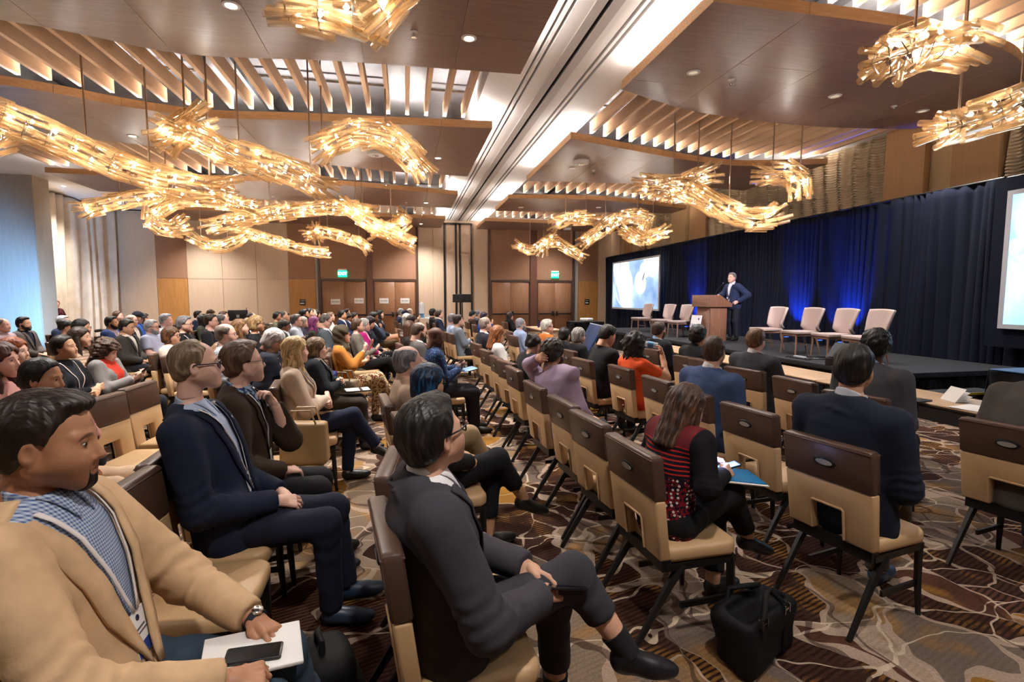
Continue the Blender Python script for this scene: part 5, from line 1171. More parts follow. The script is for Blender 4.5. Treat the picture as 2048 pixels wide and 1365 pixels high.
def person(px, py, lab, short, **kw):
    sp = dict(DEF); sp.update(kw)
    if sp['sex'] == 'm' and 'bw' not in kw: sp['bw'] = 1.08
    if sp['sex'] == 'm' and 'dp' not in kw: sp['dp'] = 1.06
    if sp['sex'] == 'f' and 'bw' not in kw: sp['bw'] = .92
    if sp['sex'] == 'f' and 'dp' not in kw: sp['dp'] = .90
    q = onz(px, py, 1.22)
    k = sp['row']
    if sp['z']: tgt = onz(px, py, sp['z'])
    else:
        if k is None: k = min(ROWS, key=lambda r: abs(ROWS[r]+sp['hx']-q[0]))
        tgt = onx(px, py, ROWX(k)+sp['hx'])
        if k == 0: tgt = q
        elif not (1.08 < tgt[2] < 1.37): tgt = onz(px, py, min(1.37, max(1.08, tgt[2])))
    Z = tgt[2]; lean_ = R(sp['lean']); cz = .545*math.cos(lean_)+.142
    s = min(1.15, max(.90, (Z-.55)/cz)); dz = Z-.55-s*cz
    dirv = V3(math.sin(lean_), math.sin(R(sp['side'])), math.cos(lean_)); dirv /= np.linalg.norm(dirv); side = V3(0, 1, 0); front = np.cross(side, dirv); front /= np.linalg.norm(front)
    pel = V3(sp['pelx'], 0, .55); L = .545*s; N = pel+dirv*L+front*sp['bend']
    Hc = N+V3(.035, 0, .142)*s+V3(sp.get('hfx', 0), 0, 0); Hc[2] += max(-.05, min(.05, dz))
    sp['hs'] = sp.get('hs', (1.0 if sp['sex'] == 'm' else .94)*(.97+.06*random.random())); sp['ar'] = (1.05 if sp['sex'] == 'm' else .84)*(1+.4*sp['belly']/.05*.3); sp['lr'] = (1.0 if sp['sex'] == 'm' else .95)
    J = dict(pel=pel, dir=dirv, side=side, front=front, L=L, N=N, Hc=Hc, bend=sp['bend'], bw=sp['bw']*(.96+.04*s), bw0=sp['bw'], dp=sp['dp'], belly=sp['belly'], sex=sp['sex'])
    A = []
    for nm, sg in (('R', -1), ('L', 1)):
        S = N+side*sg*(.182*sp['bw'])-dirv*.075*s; a = sp['arm'+nm]; e = ARMS[a] if isinstance(a, str) else a
        m = V3(1, -sg, 1); up = lambda p: V3(p[0]+(Hc[0]+.1)*np.clip((p[2]-.6)/.6, 0, 1)*.6, -p[1]*sg, .55+(p[2]-.55)*(.7+.3*s)) if isinstance(a, str) else V3(p[0], p[1], p[2])
        hv = (lambda p: V3(p[0], -p[1]*sg, p[2])) if isinstance(a, str) else (lambda p: V3(*p))
        A.append(dict(S=S, E=up(e[0]), W=up(e[1]), hd=hv(e[2]), hu=hv(e[3]), pose=e[4], side=nm))
    G = []
    for nm, sg in (('R', -1), ('L', 1)):
        a = sp['leg'+nm]; e = LEGS[a] if isinstance(a, str) else a
        mp = (lambda p: V3(p[0], -p[1]*sg, p[2])) if isinstance(a, str) else (lambda p: V3(*p))
        F = V3(1, sg*.12, -.35 if a == 'over' else 0) if isinstance(a, str) or len(e) < 3 else V3(*e[2])
        G.append(dict(H=pel+V3(.02, sg*.09, -.0), K=mp(e[0]), A=mp(e[1]), F=F, hem=sp.get('hem', 0)))
    rz = R(sp['rz']); c, sn = math.cos(rz), math.sin(rz)
    rx, ry = tgt[0]-(Hc[0]*c-Hc[1]*sn), tgt[1]-(Hc[0]*sn+Hc[1]*c)
    if not sp.get('fix'): # nobody sits in another's lap: move back along the line of sight until the seat is free
        dv = np.array([tgt[0], tgt[1], 0.])-np.array([0, 0, 0.]); dv /= np.linalg.norm(dv)
        for step in range(30):
            if not any(abs(rx-x_) < .62 and abs(ry-y_) < .44 for x_, y_ in SEATS): break
            rx += dv[0]*.08; ry += dv[1]*.08
    SEATS.append((rx, ry))
    D = depth((rx, ry, 1.2)); sp['lod'] = sp.get('lod', 0 if D < 2.7 else (1 if D < 5.6 else (2 if D < 9.5 else 3)))
    return finish_person(lab, short, sp, J, A, G, (rx, ry, 0), rz, seat=True)
def finish_person(lab, short, sp, J, A, G, loc, rz, seat):
    sp['seed'] = len(PEOPLE)*7+3; cl = lambda c, p=None, c2=None: cloth('cloth_%s_%s_%s' % (c, p, c2), c, p, c2, scale=sp.get('psc', 1.0)) if isinstance(c, str) else c
    sp['top'] = (sp['top'], sp['tmat'] if sp.get('tmat') else cl(sp['tc'], sp['tpat'], sp['tc2'])); sp['under'] = cl(sp['under'], sp['upat'], sp['uc2']); sp['legs'] = cl(sp['legs'], sp['lpat'], sp['lc2'])
    sp['shoes'] = plain('shoe_'+sp['shoes'], sp['shoes'], .4); sp['hairmat'] = cl(sp['hc']) if sp['hair'] in ('hijab', 'cap') else hairmat('hair_%s_%s' % (sp['hc'], sp['hc2']), sp['hc'], sp['hc2'])
    if sp['tie']: sp['tie'] = cl(sp['tie'])
    if sp['collar'] is None: sp['collar'] = (sp['top'][0] in ('shirt',)) or (sp['top'][0] == 'blazer' and sp['sex'] == 'm')
    root = tag(empty('person', loc, rz), lab, 'person', 'seated audience' if seat else None)
    build_person('person', root, J, A, G, sp)
    PEOPLE.append((root, lab, short, sp, J, A))
    if seat and not sp.get('nochair'):
        crz = sp.get('crz', max(-10, min(14, sp['rz'])))
        chair(loc[0]+.03, loc[1], crz, 'tan and brown banquet chair '+short, far=sp['lod'] >= 3)
    return root, J, A
# ------------------------------------------------------------------ the audience (pixel of each head, looks, pose)
def folk_jacket():
    t = NT('folk_jacket'); t.p(.85, 0, .2); tc = t.new('ShaderNodeTexCoord'); s = t.new('ShaderNodeSeparateXYZ'); t.l(tc.outputs['Object'], s.inputs[0])
    v = t.new('ShaderNodeTexVoronoi'); v.inputs['Scale'].default_value = 46; v.inputs['Randomness'].default_value = .45; t.l(tc.outputs['Object'], v.inputs[0])
    n = t.noise(tc.outputs['Object'], 60, 2); low = t.mix(t.ramp(n.outputs[0], [(.48, (0, 0, 0)), (.52, (1, 1, 1))]), lin('7a1420'), lin('15101a'))
    low = t.mix(t.ramp(v.outputs[0], [(.26, (1, 1, 1)), (.34, (0, 0, 0))]), low, lin('d8cfc6'))
    w = t.new('ShaderNodeTexWave', wave_type='BANDS', bands_direction='Z'); w.inputs['Scale'].default_value = 14; t.l(tc.outputs['Object'], w.inputs[0])
    mid = t.mix(t.ramp(w.outputs[1], [(.72, (0, 0, 0)), (.8, (1, 1, 1))]), lin('191722'), lin('c02a24'))
    col = t.mix(t.math('GREATER_THAN', s.outputs[2], .80), low, mid); col = t.mix(t.math('GREATER_THAN', s.outputs[2], .955), col, lin('6a2228'))
    sl = t.math('MAXIMUM', t.math('GREATER_THAN', t.math('ABSOLUTE', s.outputs[1]), .178), t.math('GREATER_THAN', s.outputs[0], .10)); sl = t.math('MULTIPLY', sl, t.math('GREATER_THAN', s.outputs[2], .62))
    t.base(t.mix(sl, col, lin('121114'))); n2 = t.noise(tc.outputs['Object'], 18, 4); t.bump(n2.outputs[0], .2, .01); return t.m
BK, DK, BR, LB, GY, WH, BL, RD = '15110f', '241a15', '4a3323', '8a6a48', '8f8c8a', 'cfcac4', 'c9a874', '8a3f20'
p_tan = person(100, 890, 'man in tan blazer and checked shirt, foreground left, holding papers', 'under the man in the tan blazer in the foreground', row=-1, skin='tan', hair='short', hc=DK, yaw=4, pitch=-6, tc='cdab84', under='b4bfd0', upat='check', uc2='4a5f8a', psc=1.6, lanyard='ded6d2', stubble=True, beard='goatee', legs='33414f', rz=2, tv=.10, vw=.125, lean=-13, hs=1.06, fix=1,
    armR=((.04, -.29, .76), (.33, -.17, .665), (.95, .25, -.12), (-.1, -.25, 1), 'curl'), armL=((.08, .27, .75), (.33, .11, .665), (.75, -.55, -.2), (.1, .35, 1), 'rest'), legR='out', legL='out', bw=1.05)
p_navy = person(393, 735, 'man with glasses in navy suit, hands clasped, beside an empty tan seat', 'under the man in the navy suit with clasped hands', row=-1, hx=-.16, pelx=.03, lean=-16, skin='fair', hair='thin', hc='7d6650', hc2='a89078', glasses='frame', gcol='23213a', yaw=16, pitch=3, tc='161c30', under='a9b5cc', lanyard='d9d2d0', legs='191c2c', rz=2, tv=.2, lod=0, fix=1, bw=1.16, dp=1.15,
    armR=((-.02, -.27, .72), (.27, -.07, .675), (.85, .35, -.25), (.2, -.5, .8), 'rest'), armL=((.0, .27, .72), (.26, .07, .665), (.8, -.4, -.3), (.3, .3, .9), 'curl'), legR=((.50, -.10, .54), (.52, -.11, .09)), legL=((.52, .10, .54), (.58, .11, .09)), shoes='26354a')
person(487, 728, 'man with round glasses in brown jacket resting chin on hand', 'under the man in the brown jacket', row=-1, skin='fair', hair='swept', hc='5a4230', glasses='wire', yaw=22, pitch=4, tc='33251c', under='93aac0', upat='leaf', uc2='263a63', lanyard='d9d2d0', legs='17161a', armR='lap', armL=((.20, .10, .80), (.12, .05, 1.045), (-.35, -.2, .85), (.8, .5, .3), 'curl'), lean=-4, rz=6)
person(592, 703, 'blonde woman in pale beige blazer with crossed arms and legs', 'under the blonde woman in the beige blazer', row=-1, sex='f', skin='fair', hair='wavy', hc='bc9a68', hc2='ead0a2', yaw=16, tc='c2ab97', under='d8d0c6', armR='cross_a', armL='cross_b', legs='1a2036', legR='over', legL='under', lanyard='d9d2d0', rz=8)
person(634, 699, 'woman with glasses and brown hair in black jacket, arms folded', 'under the woman in the black jacket with folded arms', row=-1, sex='f', skin='fair', hair='bob', hc='5a4633', hc2='9a7b58', glasses='wire', yaw=14, tc='16181f', under='d8d0c6', lanyard='d9d2d0', armR='cross_b', armL='cross_a', legs='332a22', rz=8)
p_grey = person(866, 874, 'man in charcoal suit and blue tie, foreground centre, legs crossed', 'under the man in the charcoal suit in the foreground', z=1.225, skin='light', hair='swept', hc='1c1917', hc2='3a3734', glasses='frame', gcol='191720', yaw=26, pitch=12, tc='3c3a40', under='e6e3e4', tie='3d6d86', collar=True, legs='35343a', rz=8, tv=.34, hs=1.05, bw=1.16, dp=1.15, fix=1,
    armR=((.03, -.30, .70), (.27, -.15, .67), (.85, .45, -.2), (.3, -.6, .7), 'hold'), armL=((.05, .26, .72), (.27, -.02, .70), (.7, -.6, -.2), (.3, .4, .8), 'rest'), legR=((.44, -.05, .66), (.60, -.17, .40), (1, -.25, -.2)), legL=((.40, .05, .53), (.42, .05, .09)), hem=.14, sock='101014', shoes='14131a')
person(858, 768, 'woman with blue dyed dark hair just behind the charcoal suit', 'under the woman with blue dyed hair', z=1.16, sex='f', skin='olive', hair='bob', hc='101a33', hc2='1d5a86', yaw=20, pitch=-4, tc='17161a', under='b9b0a8', armR='lap', armL='lap', legs='131318', legR='over', legL='under', glasses='wire', hem=.12, rz=10)
person(817, 727, 'balding grey haired man in beige polo behind the blue haired woman', 'under the balding man in the beige polo', z=1.21, skin='pink', hair='balding', hc='77757a', hc2='a5a3a8', yaw=14, pitch=2, top='shirt', tc='b39a84', legs='a38b6a', legR='over', legL='under', rz=8, shoes='4a3c34')
person(872, 676, 'bald man in dark blue patterned shirt with a tablet', 'under the bald man in the dark blue shirt', z=1.21, skin='dark', hair='bald', yaw=8, pitch=-12, top='shirt', tc='1b2b4c', tpat='dots', tc2='4a6a94', legs='22222a', rz=6, armR='phone', armL='phone')
person(838, 664, 'bald bearded man with glasses in grey suit behind the dark blue shirt', 'under the bald bearded man in grey', z=1.22, skin='pink', hair='balding', hc='4a3830', beard='full', glasses='frame', yaw=14, pitch=-14, tc='55514f', under='e6e3e4', rz=6)
person(819, 657, 'woman with long brown hair seen from behind near the bald men', 'under the woman with long brown hair', z=1.2, sex='f', hair='long', hc='4f3424', yaw=40, top='sweater', tc='2a221e', rz=10)
p_lilac = person(1107, 707, 'curly haired man in lilac shirt with one hand behind his head', 'under the man in the lilac shirt', row=1, skin='light', hair='afro', hc='2b1f1a', glasses='wire', beard='full', yaw=18, pitch=-4, top='shirt', tc='a58fa6', legs='2b2c36', rz=18, crz=4, lean=-4, side=13, bend=.04, bw=1.46, dp=1.1, fix=1,
    armR=((-.02, -.30, .78), (.20, -.16, .64), (1, .2, -.1), (0, -.2, 1), 'rest'), armL=((-.07, .42, 1.07), (-.14, .15, 1.16), (-.2, -.9, .3), (-1, 0, .2), 'curl'))
p_red = person(1372, 826, 'woman with long brown hair in red patterned jacket looking at a phone', 'under the woman in the red patterned jacket', row=1, hx=.05, fix=1, sex='f', skin='light', hair='long', hc='3d2a1f', hc2='6b4a34', glasses='wire', yaw=8, pitch=-26, tmat=folk_jacket(), top='sweater', legs='131316', legR='over', legL='under', rz=10, crz=4, lean=2, bend=.07, hem=.06, lod=0, shoes='121114',
    armR=((.0, -.25, .78), (.26, -.09, .76), (.9, .3, .1), (.2, -.8, .4), 'hold'), armL=((.02, .24, .78), (.27, .07, .77), (.9, -.3, .1), (.2, .8, .4), 'hold'))
p_blueback = person(1708, 741, 'dark haired man in navy jacket seen from behind on the right', 'under the man in the navy jacket on the right', row=2, hx=-.22, skin='olive', hair='short', hc='14110f', hc2='2e2824', yaw=14, tc='1b2130', under='c8ccd4', legs='4a4238', rz=15, crz=11, lean=-8, bw=1.2, lod=0, fix=1, armR='lap', armL='lap', legR='over', legL='under', shoes='2c3a50')
person(1752, 694, 'man with short curly black hair in grey jacket at the front tables', 'under the man in the grey jacket at the front tables', row=3, skin='dark', hair='afro', hc='0f0c0b', yaw=24, tc='47454a', under='8fa6c8', legs='1e1f26', rz=16, bw=1.18, lean=0)
person(1512, 683, 'brown haired man in charcoal suit with folded arms in the front row', 'under the man in charcoal with folded arms', row=3, skin='fair', hair='swept', hc='5d432e', hc2='94714e', glasses='wire', yaw=10, tc='39393f', under='e6e3e4', armR='cross_a', armL='cross_b', rz=16, bw=1.16, legs='34343a')
person(1428, 705, 'balding man with glasses in slate blue blazer', 'under the man in the slate blue blazer', row=2, skin='light', hair='thin', hc='3f2b20', glasses='frame', gcol='3a2a2a', yaw=26, tc='3f4f74', under='e6e3e4', rz=14, crz=6, bw=1.25, lean=-4, legs='8d7660', stubble=True)
person(1396, 674, 'person with curly black hair and dark top right of the bearded man', 'under the person with curly black hair', row=3, skin='tan', hair='afro', hc='0f0c0b', yaw=22, tc='17171b', under='17171b', rz=12)
person(1318, 662, 'bearded man with glasses in black suit near the stage chairs', 'under the bearded man in the black suit', row=3, skin='light', hair='short', hc='35261d', beard='full', glasses='frame', yaw=14, tc='15161b', under='8fa6c8', rz=10)
p_orange = person(1271, 690, 'woman with curly black hair in orange top drinking from a bottle', 'under the woman in the orange top', row=2, sex='f', skin='olive', hair='curly', hc='15100e', yaw=16, pitch=6, top='tee', tc='e0562a', sleeve='short', legs='c8401c', rz=14, crz=5, armR=((.14, -.26, .84), (.19, -.13, 1.08), (.05, .25, .9), (.6, -.8, 0), 'hold'), armL='lap')
person(1215, 672, 'young dark haired man in black sweater looking down, hand at chin', 'under the young man in the black sweater', row=2, skin='light', hair='short', hc='1a1512', yaw=6, pitch=-24, top='sweater', tc='17171a', lanyard='ded6d2', rz=8, armR='chin', armL='lap', lean=6, bend=.05)
person(1158, 673, 'woman with a grey bob and glasses in black', 'under the woman with the grey bob', row=2, sex='f', skin='fair', hair='bob', hc='77726c', hc2='b5b0a8', glasses='frame', yaw=14, top='tee', tc='141418', rz=8)
person(1129, 673, 'woman with black hair in black beside the grey bob', 'under the black haired woman beside the grey bob', row=2, sex='f', skin='olive', hair='tied', hc=BK, yaw=36, top='tee', tc='141418', rz=10, hx=-.2)
person(1066, 690, 'woman with dark messy bun in black coat', 'under the woman with the messy bun', row=1, sex='f', skin='light', hair='bun', hc='1d1512', yaw=34, pitch=-20, top='sweater', tc='151416', rz=12, hx=.1, lean=6, bend=.06)
person(995, 669, 'woman with long red hair in white jacket', 'under the red haired woman in white', row=1, sex='f', skin='pink', hair='long', hc='7a4526', hc2='b87444', glasses='frame', yaw=6, pitch=-16, tc='cfcac6', top='sweater', rz=8, legs='1d2430')
person(971, 650, 'bald man in dark navy suit behind the red haired woman', 'under the bald man in the navy suit', row=1, skin='pink', hair='balding', hc='8a7a70', yaw=16, tc='22242e', under='e6e3e4', rz=8)
person(1042, 650, 'grey haired man with glasses in pale blue shirt', 'under the grey haired man in the pale blue shirt', row=2, skin='pink', hair='thin', hc='8d8f98', hc2='b9bcc6', glasses='frame', beard='full', yaw=6, top='shirt', tc='9fb2d6', rz=6, hx=-.3)
person(1095, 655, 'smiling white haired man with glasses in orange jacket', 'under the white haired man in orange', row=2, skin='pink', hair='swept', hc='b9b2a8', hc2='e2dcd2', glasses='frame', yaw=4, tc='b5672c', under='d8c8b0', rz=4)
person(1020, 634, 'woman with shoulder length dark hair in black suit by the side table', 'under the woman in the black suit by the side table', row=3, sex='f', hair='bob', hc='1d1512', yaw=10, tc='141418', under='d8d0c6', rz=6, hx=-.6)
person(917, 643, 'man in pale blue grey sweater with arms folded', 'under the man in the pale sweater with folded arms', row=1, skin='fair', hair='short', hc='2b211b', yaw=8, top='sweater', tc='7f8a98', rz=6, armR='cross_a', armL='cross_b', hx=-.3)
person(906, 641, 'man with grey hair in light blue shirt half hidden by the pale sweater', 'under the half hidden man in light blue', row=1, skin='fair', hair='thin', hc='77737a', yaw=10, top='shirt', tc='a4b4d2', rz=6, hx=-.4)
person(945, 631, 'man in brown suit looking down near the loudspeaker', 'under the man in the brown suit', row=2, skin='light', hair='short', hc=BK, yaw=6, pitch=-20, tc='3b2a20', rz=4, hx=-.5)
person(956, 630, 'grey haired person behind the brown suit', 'under the grey haired person behind the brown suit', row=2, skin='light', hair='thin', hc='6d6b6f', yaw=10, tc='4a4a55', rz=4, hx=-.3)
person(968, 634, 'man in bright blue suit holding a hand to his head', 'under the man in the bright blue suit', row=2, skin='olive', hair='short', hc='1f1c2c', yaw=10, pitch=-18, tc='23408a', rz=4, hx=-.4, armR='high', lean=4)
person(879, 630, 'young man with curly brown hair in navy suit', 'under the curly haired young man in navy', row=1, skin='fair', hair='afro', hc='3b2a20', yaw=-2, tc='1b2238', rz=2, hx=-.4)
person(866, 627, 'person with dark hair behind the curly haired young man', 'under the dark haired person behind the curly one', row=1, sex='f', skin='light', hair='bob', hc=BK, yaw=6, top='tee', tc='1a1a1e', rz=2, hx=-.6)
# left of the aisle, front to back
person(86, 760, 'dark haired woman in pink with a hand at her mouth', 'under the dark haired woman in pink', row=-2, hx=-.16, sex='f', skin='tan', hair='tied', hc=BK, hc2='2c2320', yaw=2, pitch=-6, top='sweater', tc='c08a84', legs='c7a98c', armR='lap', armL=((.10, .2, .80), (.12, .08, 1.0), (.15, -.5, .75), (.85, .3, .1), 'curl'), rz=0, lean=-2, lod=0)
person(4, 752, 'woman with dark red hair at the left edge in pink top', 'at the left edge under the woman with dark red hair', row=-2, hx=-.2, sex='f', skin='pink', hair='wavy', hc='4a1f18', yaw=0, top='tee', tc='c48f88', rz=0)
person(28, 705, 'red haired woman at the left edge smiling slightly', 'under the red haired woman at the left edge', row=-3, sex='f', skin='fair', hair='long', hc='7d3a1c', hc2='b06030', yaw=0, top='tee', tc='5a2f2a', rz=0)
person(129, 697, 'woman with pulled back dark hair in black cardigan, arms crossed', 'under the woman in the black cardigan', row=-3, sex='f', skin='olive', hair='tied', hc='1f1815', yaw=0, pitch=4, top='open', tc='141417', under='22242c', lanyard='cfc0b8', armR='cross_a', armL='cross_b', rz=0, bw=.95)
person(213, 709, 'woman with curly brown hair in grey cardigan using a phone', 'under the curly haired woman in grey', row=-3, hx=.05, sex='f', skin='fair', hair='curly', hc='3d2b20', hc2='6b4b34', yaw=2, pitch=-22, top='open', tc='7d7977', under='c23a28', armR='phone', armL='phone', rz=2)
person(161, 678, 'woman with long dark hair in striped beige top', 'under the woman in the striped top', row=-3, hx=-.4, sex='f', skin='light', hair='long', hc='2b201a', hc2='54402f', yaw=2, top='tee', tc='b59c86', tpat='stripe', tc2='8a7462', rz=0)
person(164, 657, 'woman with glasses and dark hair behind the striped top', 'under the woman with glasses behind the striped top', sex='f', skin='light', hair='long', hc=BK, glasses='wire', yaw=4, top='tee', tc='2a2628', rz=0)
person(134, 656, 'person with dark tied hair in front of the grey haired man in navy', 'under the person with dark tied hair', sex='f', skin='light', hair='bun', hc=BK, yaw=24, top='tee', tc='26242a', rz=0)
person(6, 652, 'man with short grey hair and pink face at the left edge', 'at the left edge under the man with short grey hair', skin='pink', hair='thin', hc='6b625c', yaw=-2, top='shirt', tc='a88f96', rz=0)
person(48, 649, 'bearded man in grey blazer in front of the blue lit pier', 'under the bearded man in the grey blazer', skin='light', hair='short', hc='241b17', beard='full', yaw=-2, tc='59524f', under='1d2233', rz=0)
person(127, 645, 'grey haired man with glasses in navy suit left of the curtain', 'under the grey haired man in navy left of the curtain', skin='pink', hair='swept', hc='a9abb0', hc2='d2d2d6', glasses='frame', yaw=0, tc='202a44', under='e6e3e4', rz=0)
person(224, 647, 'dark bearded man in blue suit in front of the curtain', 'under the dark bearded man in the blue suit', skin='tan', hair='short', hc=BK, beard='full', yaw=0, tc='1f3058', under='b09aa0', rz=0)
person(254, 656, 'man with moustache in dark grey blazer', 'under the man with the moustache', skin='olive', hair='short', hc='1d1816', beard='goatee', yaw=0, pitch=-10, tc='35322f', under='d8d0c6', rz=0)
person(264, 642, 'bald man with glasses behind the moustached man', 'under the bald man with glasses at the back left', skin='pink', hair='balding', hc='9a8a80', glasses='wire', yaw=4, tc='22222a', under='d8d0c6', rz=0)
person(276, 637, 'man in dark cap with face lit by his phone', 'under the man in the dark cap', skin='light', hair='cap', hc='17181f', yaw=2, pitch=-18, top='shirt', tc='2b55a0', armR='phone', armL='phone', rz=0)
person(289, 639, 'woman in blue top behind the man in the cap', 'under the woman in blue at the back left', sex='f', skin='light', hair='long', hc=DK, yaw=6, top='tee', tc='34589a', rz=0)
person(237, 639, 'woman half hidden behind the dark bearded man', 'under the woman behind the dark bearded man', sex='f', skin='fair', hair='tied', hc=BR, yaw=4, top='tee', tc='8a7a80', rz=0)
person(304, 656, 'grey bearded man with glasses in pale short sleeved shirt', 'under the grey bearded man in the pale shirt', row=-4, hx=0.0, skin='pink', hair='swept', hc='9b989a', hc2='c6c3c4', beard='full', glasses='frame', yaw=2, top='shirt', tc='a9adc4', sleeve='short', belly=.04, bw=1.12, dp=1.1, rz=0)
person(333, 642, 'grey haired man in white shirt behind the grey bearded man', 'under the grey haired man in the white shirt', skin='pink', hair='swept', hc='8c8c90', hc2='b8b8bc', yaw=4, top='shirt', tc='d2d2d8', rz=0)
person(343, 673, 'woman with brown bob and glasses in cream jacket', 'under the woman in the cream jacket', row=-3, hx=.06, sex='f', skin='light', hair='bob', hc='4a3020', hc2='7a563a', glasses='frame', yaw=2, top='sweater', tc='cdbfb0', rz=0)
person(370, 650, 'heavy grey haired man with glasses in black shirt', 'under the heavy man in the black shirt', skin='pink', hair='swept', hc='6d6a6c', hc2='98969a', glasses='frame', yaw=4, top='shirt', tc='131317', lanyard='cfc0b8', bw=1.12, belly=.04, rz=0)
p_bent = person(440, 697, 'person in pale beige hunched far forward, only the back showing', 'under the hunched person in pale beige', z=1.02, fix=1, sex='f', skin='light', hair='bob', hc='8a6a50', yaw=0, pitch=-50, top='sweater', tc='bda596', lean=38, bend=.08, rz=4, bw=1.1, dp=1.25)
person(397, 632, 'dark haired man at the back table with white lanyard', 'at the back under the man with the white lanyard', skin='light', hair='short', hc=BK, yaw=6, tc='1b2238', under='e6e3e4', rz=0)
person(407, 640, 'woman with long black hair in front of the back table', 'under the woman with long black hair at the back', sex='f', skin='dark', hair='long', hc=BK, yaw=30, top='tee', tc='2c3020', rz=0)
person(421, 629, 'man with brown hair bending down near the computer monitor', 'under the man bending near the monitor', skin='light', hair='short', hc=BR, yaw=10, pitch=-30, tc='1d1d22', rz=0)
person(423, 644, 'man with glasses in black jacket left of the balding man', 'under the man with glasses in the black jacket', skin='pink', hair='short', hc='2e1f18', glasses='wire', yaw=2, tc='1c1c20', under='d0b0a8', rz=0)
person(448, 634, 'red faced man with short brown hair in front of the monitor', 'under the red faced man before the monitor', skin='pink', hair='short', hc='3a2218', glasses='wire', yaw=6, tc='25252b', rz=0)
person(446, 648, 'grey haired man in teal shirt behind the balding man', 'under the man in the teal shirt', row=-3, hx=.2, skin='pink', hair='thin', hc='5b585a', yaw=10, top='shirt', tc='2fa287', rz=0)
person(453, 671, 'balding man with glasses in checked shirt', 'under the balding man in the checked shirt', row=-2, hx=-.1, skin='pink', hair='balding', hc='6d5f55', glasses='wire', yaw=4, top='shirt', tc='b9bcbe', tpat='check', tc2='5f6a72', lanyard='d9d2d0', rz=2, hs=1.06)
person(481, 657, 'woman with long light brown hair in dark jacket', 'under the woman with long light brown hair', row=-2, hx=-.3, sex='f', skin='fair', hair='long', hc='6b4a2e', hc2='a07a4e', yaw=4, pitch=4, tc='2b2420', top='open', under='3a332e', rz=2)
person(498, 649, 'woman with short blonde hair and lanyard', 'under the woman with short blonde hair', sex='f', skin='light', hair='bob', hc='8a6c48', hc2='b99a6c', yaw=14, tc='16161a', top='open', lanyard='d9d2d0', rz=2)
person(514, 652, 'blonde woman with dark glasses in black top', 'under the blonde woman with dark glasses', sex='f', skin='olive', hair='bob', hc='94744c', hc2='c2a274', glasses='frame', yaw=6, top='tee', tc='15151a', rz=2)
person(505, 638, 'balding man tilting his head back near the black tables', 'under the balding man tilting his head back', skin='pink', hair='thin', hc='2a1f1a', yaw=10, pitch=16, tc='1d1d22', rz=0)
person(548, 682, 'white haired person in dark puffer jacket looking down', 'under the white haired person in the puffer jacket', row=-1, hx=-.55, sex='f', skin='pink', hair='bob', hc='c2beba', hc2='e8e4e0', glasses='wire', yaw=4, pitch=-30, top='puffer', tc='1d1f2b', lanyard='d9b0a8', rz=2, lean=4, bend=.05, bw=.95)
person(555, 634, 'woman with dark hair in olive top at the back', 'under the woman in the olive top', sex='f', skin='tan', hair='tied', hc=BK, glasses='wire', yaw=6, top='tee', tc='5a5b45', rz=0)
person(568, 632, 'grey haired man tilting back beside the orange wall panel', 'under the grey haired man by the orange panel', skin='light', hair='thin', hc='4b4644', yaw=8, tc='30323c', rz=0)
person(574, 637, 'black haired man in grey suit left of the man with the goatee', 'under the black haired man in the grey suit', skin='olive', hair='short', hc=BK, yaw=10, tc='3c4048', under='e6e3e4', rz=0)
person(568, 655, 'man in dark vest with white lanyard looking down', 'under the man in the dark vest', row=-2, hx=-.4, skin='brown', hair='short', hc='2b221d', yaw=16, pitch=-24, tc='2f3440', lanyard='d9d2d0', rz=0)
person(593, 646, 'heavy man with glasses and white goatee in pale shirt', 'under the man with the white goatee', row=-2, hx=-.1, skin='pink', hair='short', hc='4c4240', glasses='frame', beard='goatee', yaw=4, top='shirt', tc='b4bac8', belly=.04, bw=1.12, rz=2, hs=1.06)
person(607, 648, 'woman with reddish face behind the man with the goatee', 'under the woman behind the man with the goatee', sex='f', skin='pink', hair='bob', hc='9a8a80', yaw=4, top='tee', tc='2a2333', rz=2)
person(609, 633, 'black bearded man at the back by the orange panel', 'under the black bearded man at the back', skin='tan', hair='short', hc=BK, beard='full', yaw=6, tc='22222a', rz=0)
person(618, 630, 'dark haired woman between the bearded man and the doors', 'under the dark haired woman at the back', sex='f', skin='light', hair='tied', hc=BK, yaw=6, top='tee', tc='3a3440', rz=0)
person(625, 630, 'man with pale face at the back beside the doors', 'under the pale man at the back', skin='fair', hair='thin', hc=BR, yaw=8, tc='2a2a33', rz=0)
person(633, 632, 'black haired person at the back in front of the door frame', 'under the black haired person by the door frame', sex='f', skin='light', hair='bob', hc=BK, yaw=30, top='tee', tc='26242a', rz=0)
person(629, 647, 'woman with pink and purple hair and cream headband in olive dress', 'under the woman with pink hair', row=-1, hx=-.9, sex='f', skin='fair', hair='wavy', hc='7a2f6a', hc2='c56a98', yaw=10, top='tee', tc='2f2d22', sleeve='short', rz=2, belly=.02, bw=.98)
person(652, 643, 'balding man with glasses reading, in grey jacket with lanyard', 'under the balding man reading', row=-1, hx=-.55, skin='pink', hair='thin', hc='57504a', glasses='frame', yaw=8, pitch=-22, tc='4f575e', lanyard='d9d2d0', rz=2)
person(662, 638, 'woman with tied hair in white top in front of the doors', 'under the woman in the white top by the doors', row=-1, hx=-.9, sex='f', skin='fair', hair='tied', hc='6b5540', yaw=10, top='tee', tc='d0ccc8', rz=0)
person(685, 632, 'young man in navy suit in front of the left doors', 'under the young man in the navy suit', row=-1, hx=-.8, skin='olive', hair='short', hc=BK, yaw=8, tc='1c2744', under='e6e3e4', rz=0)
person(694, 626, 'man with dark hair farthest back before the left doors', 'farthest back under the dark haired man', row=-1, hx=-1.0, skin='light', hair='short', hc='2b1d16', yaw=12, tc='22222a', rz=0)
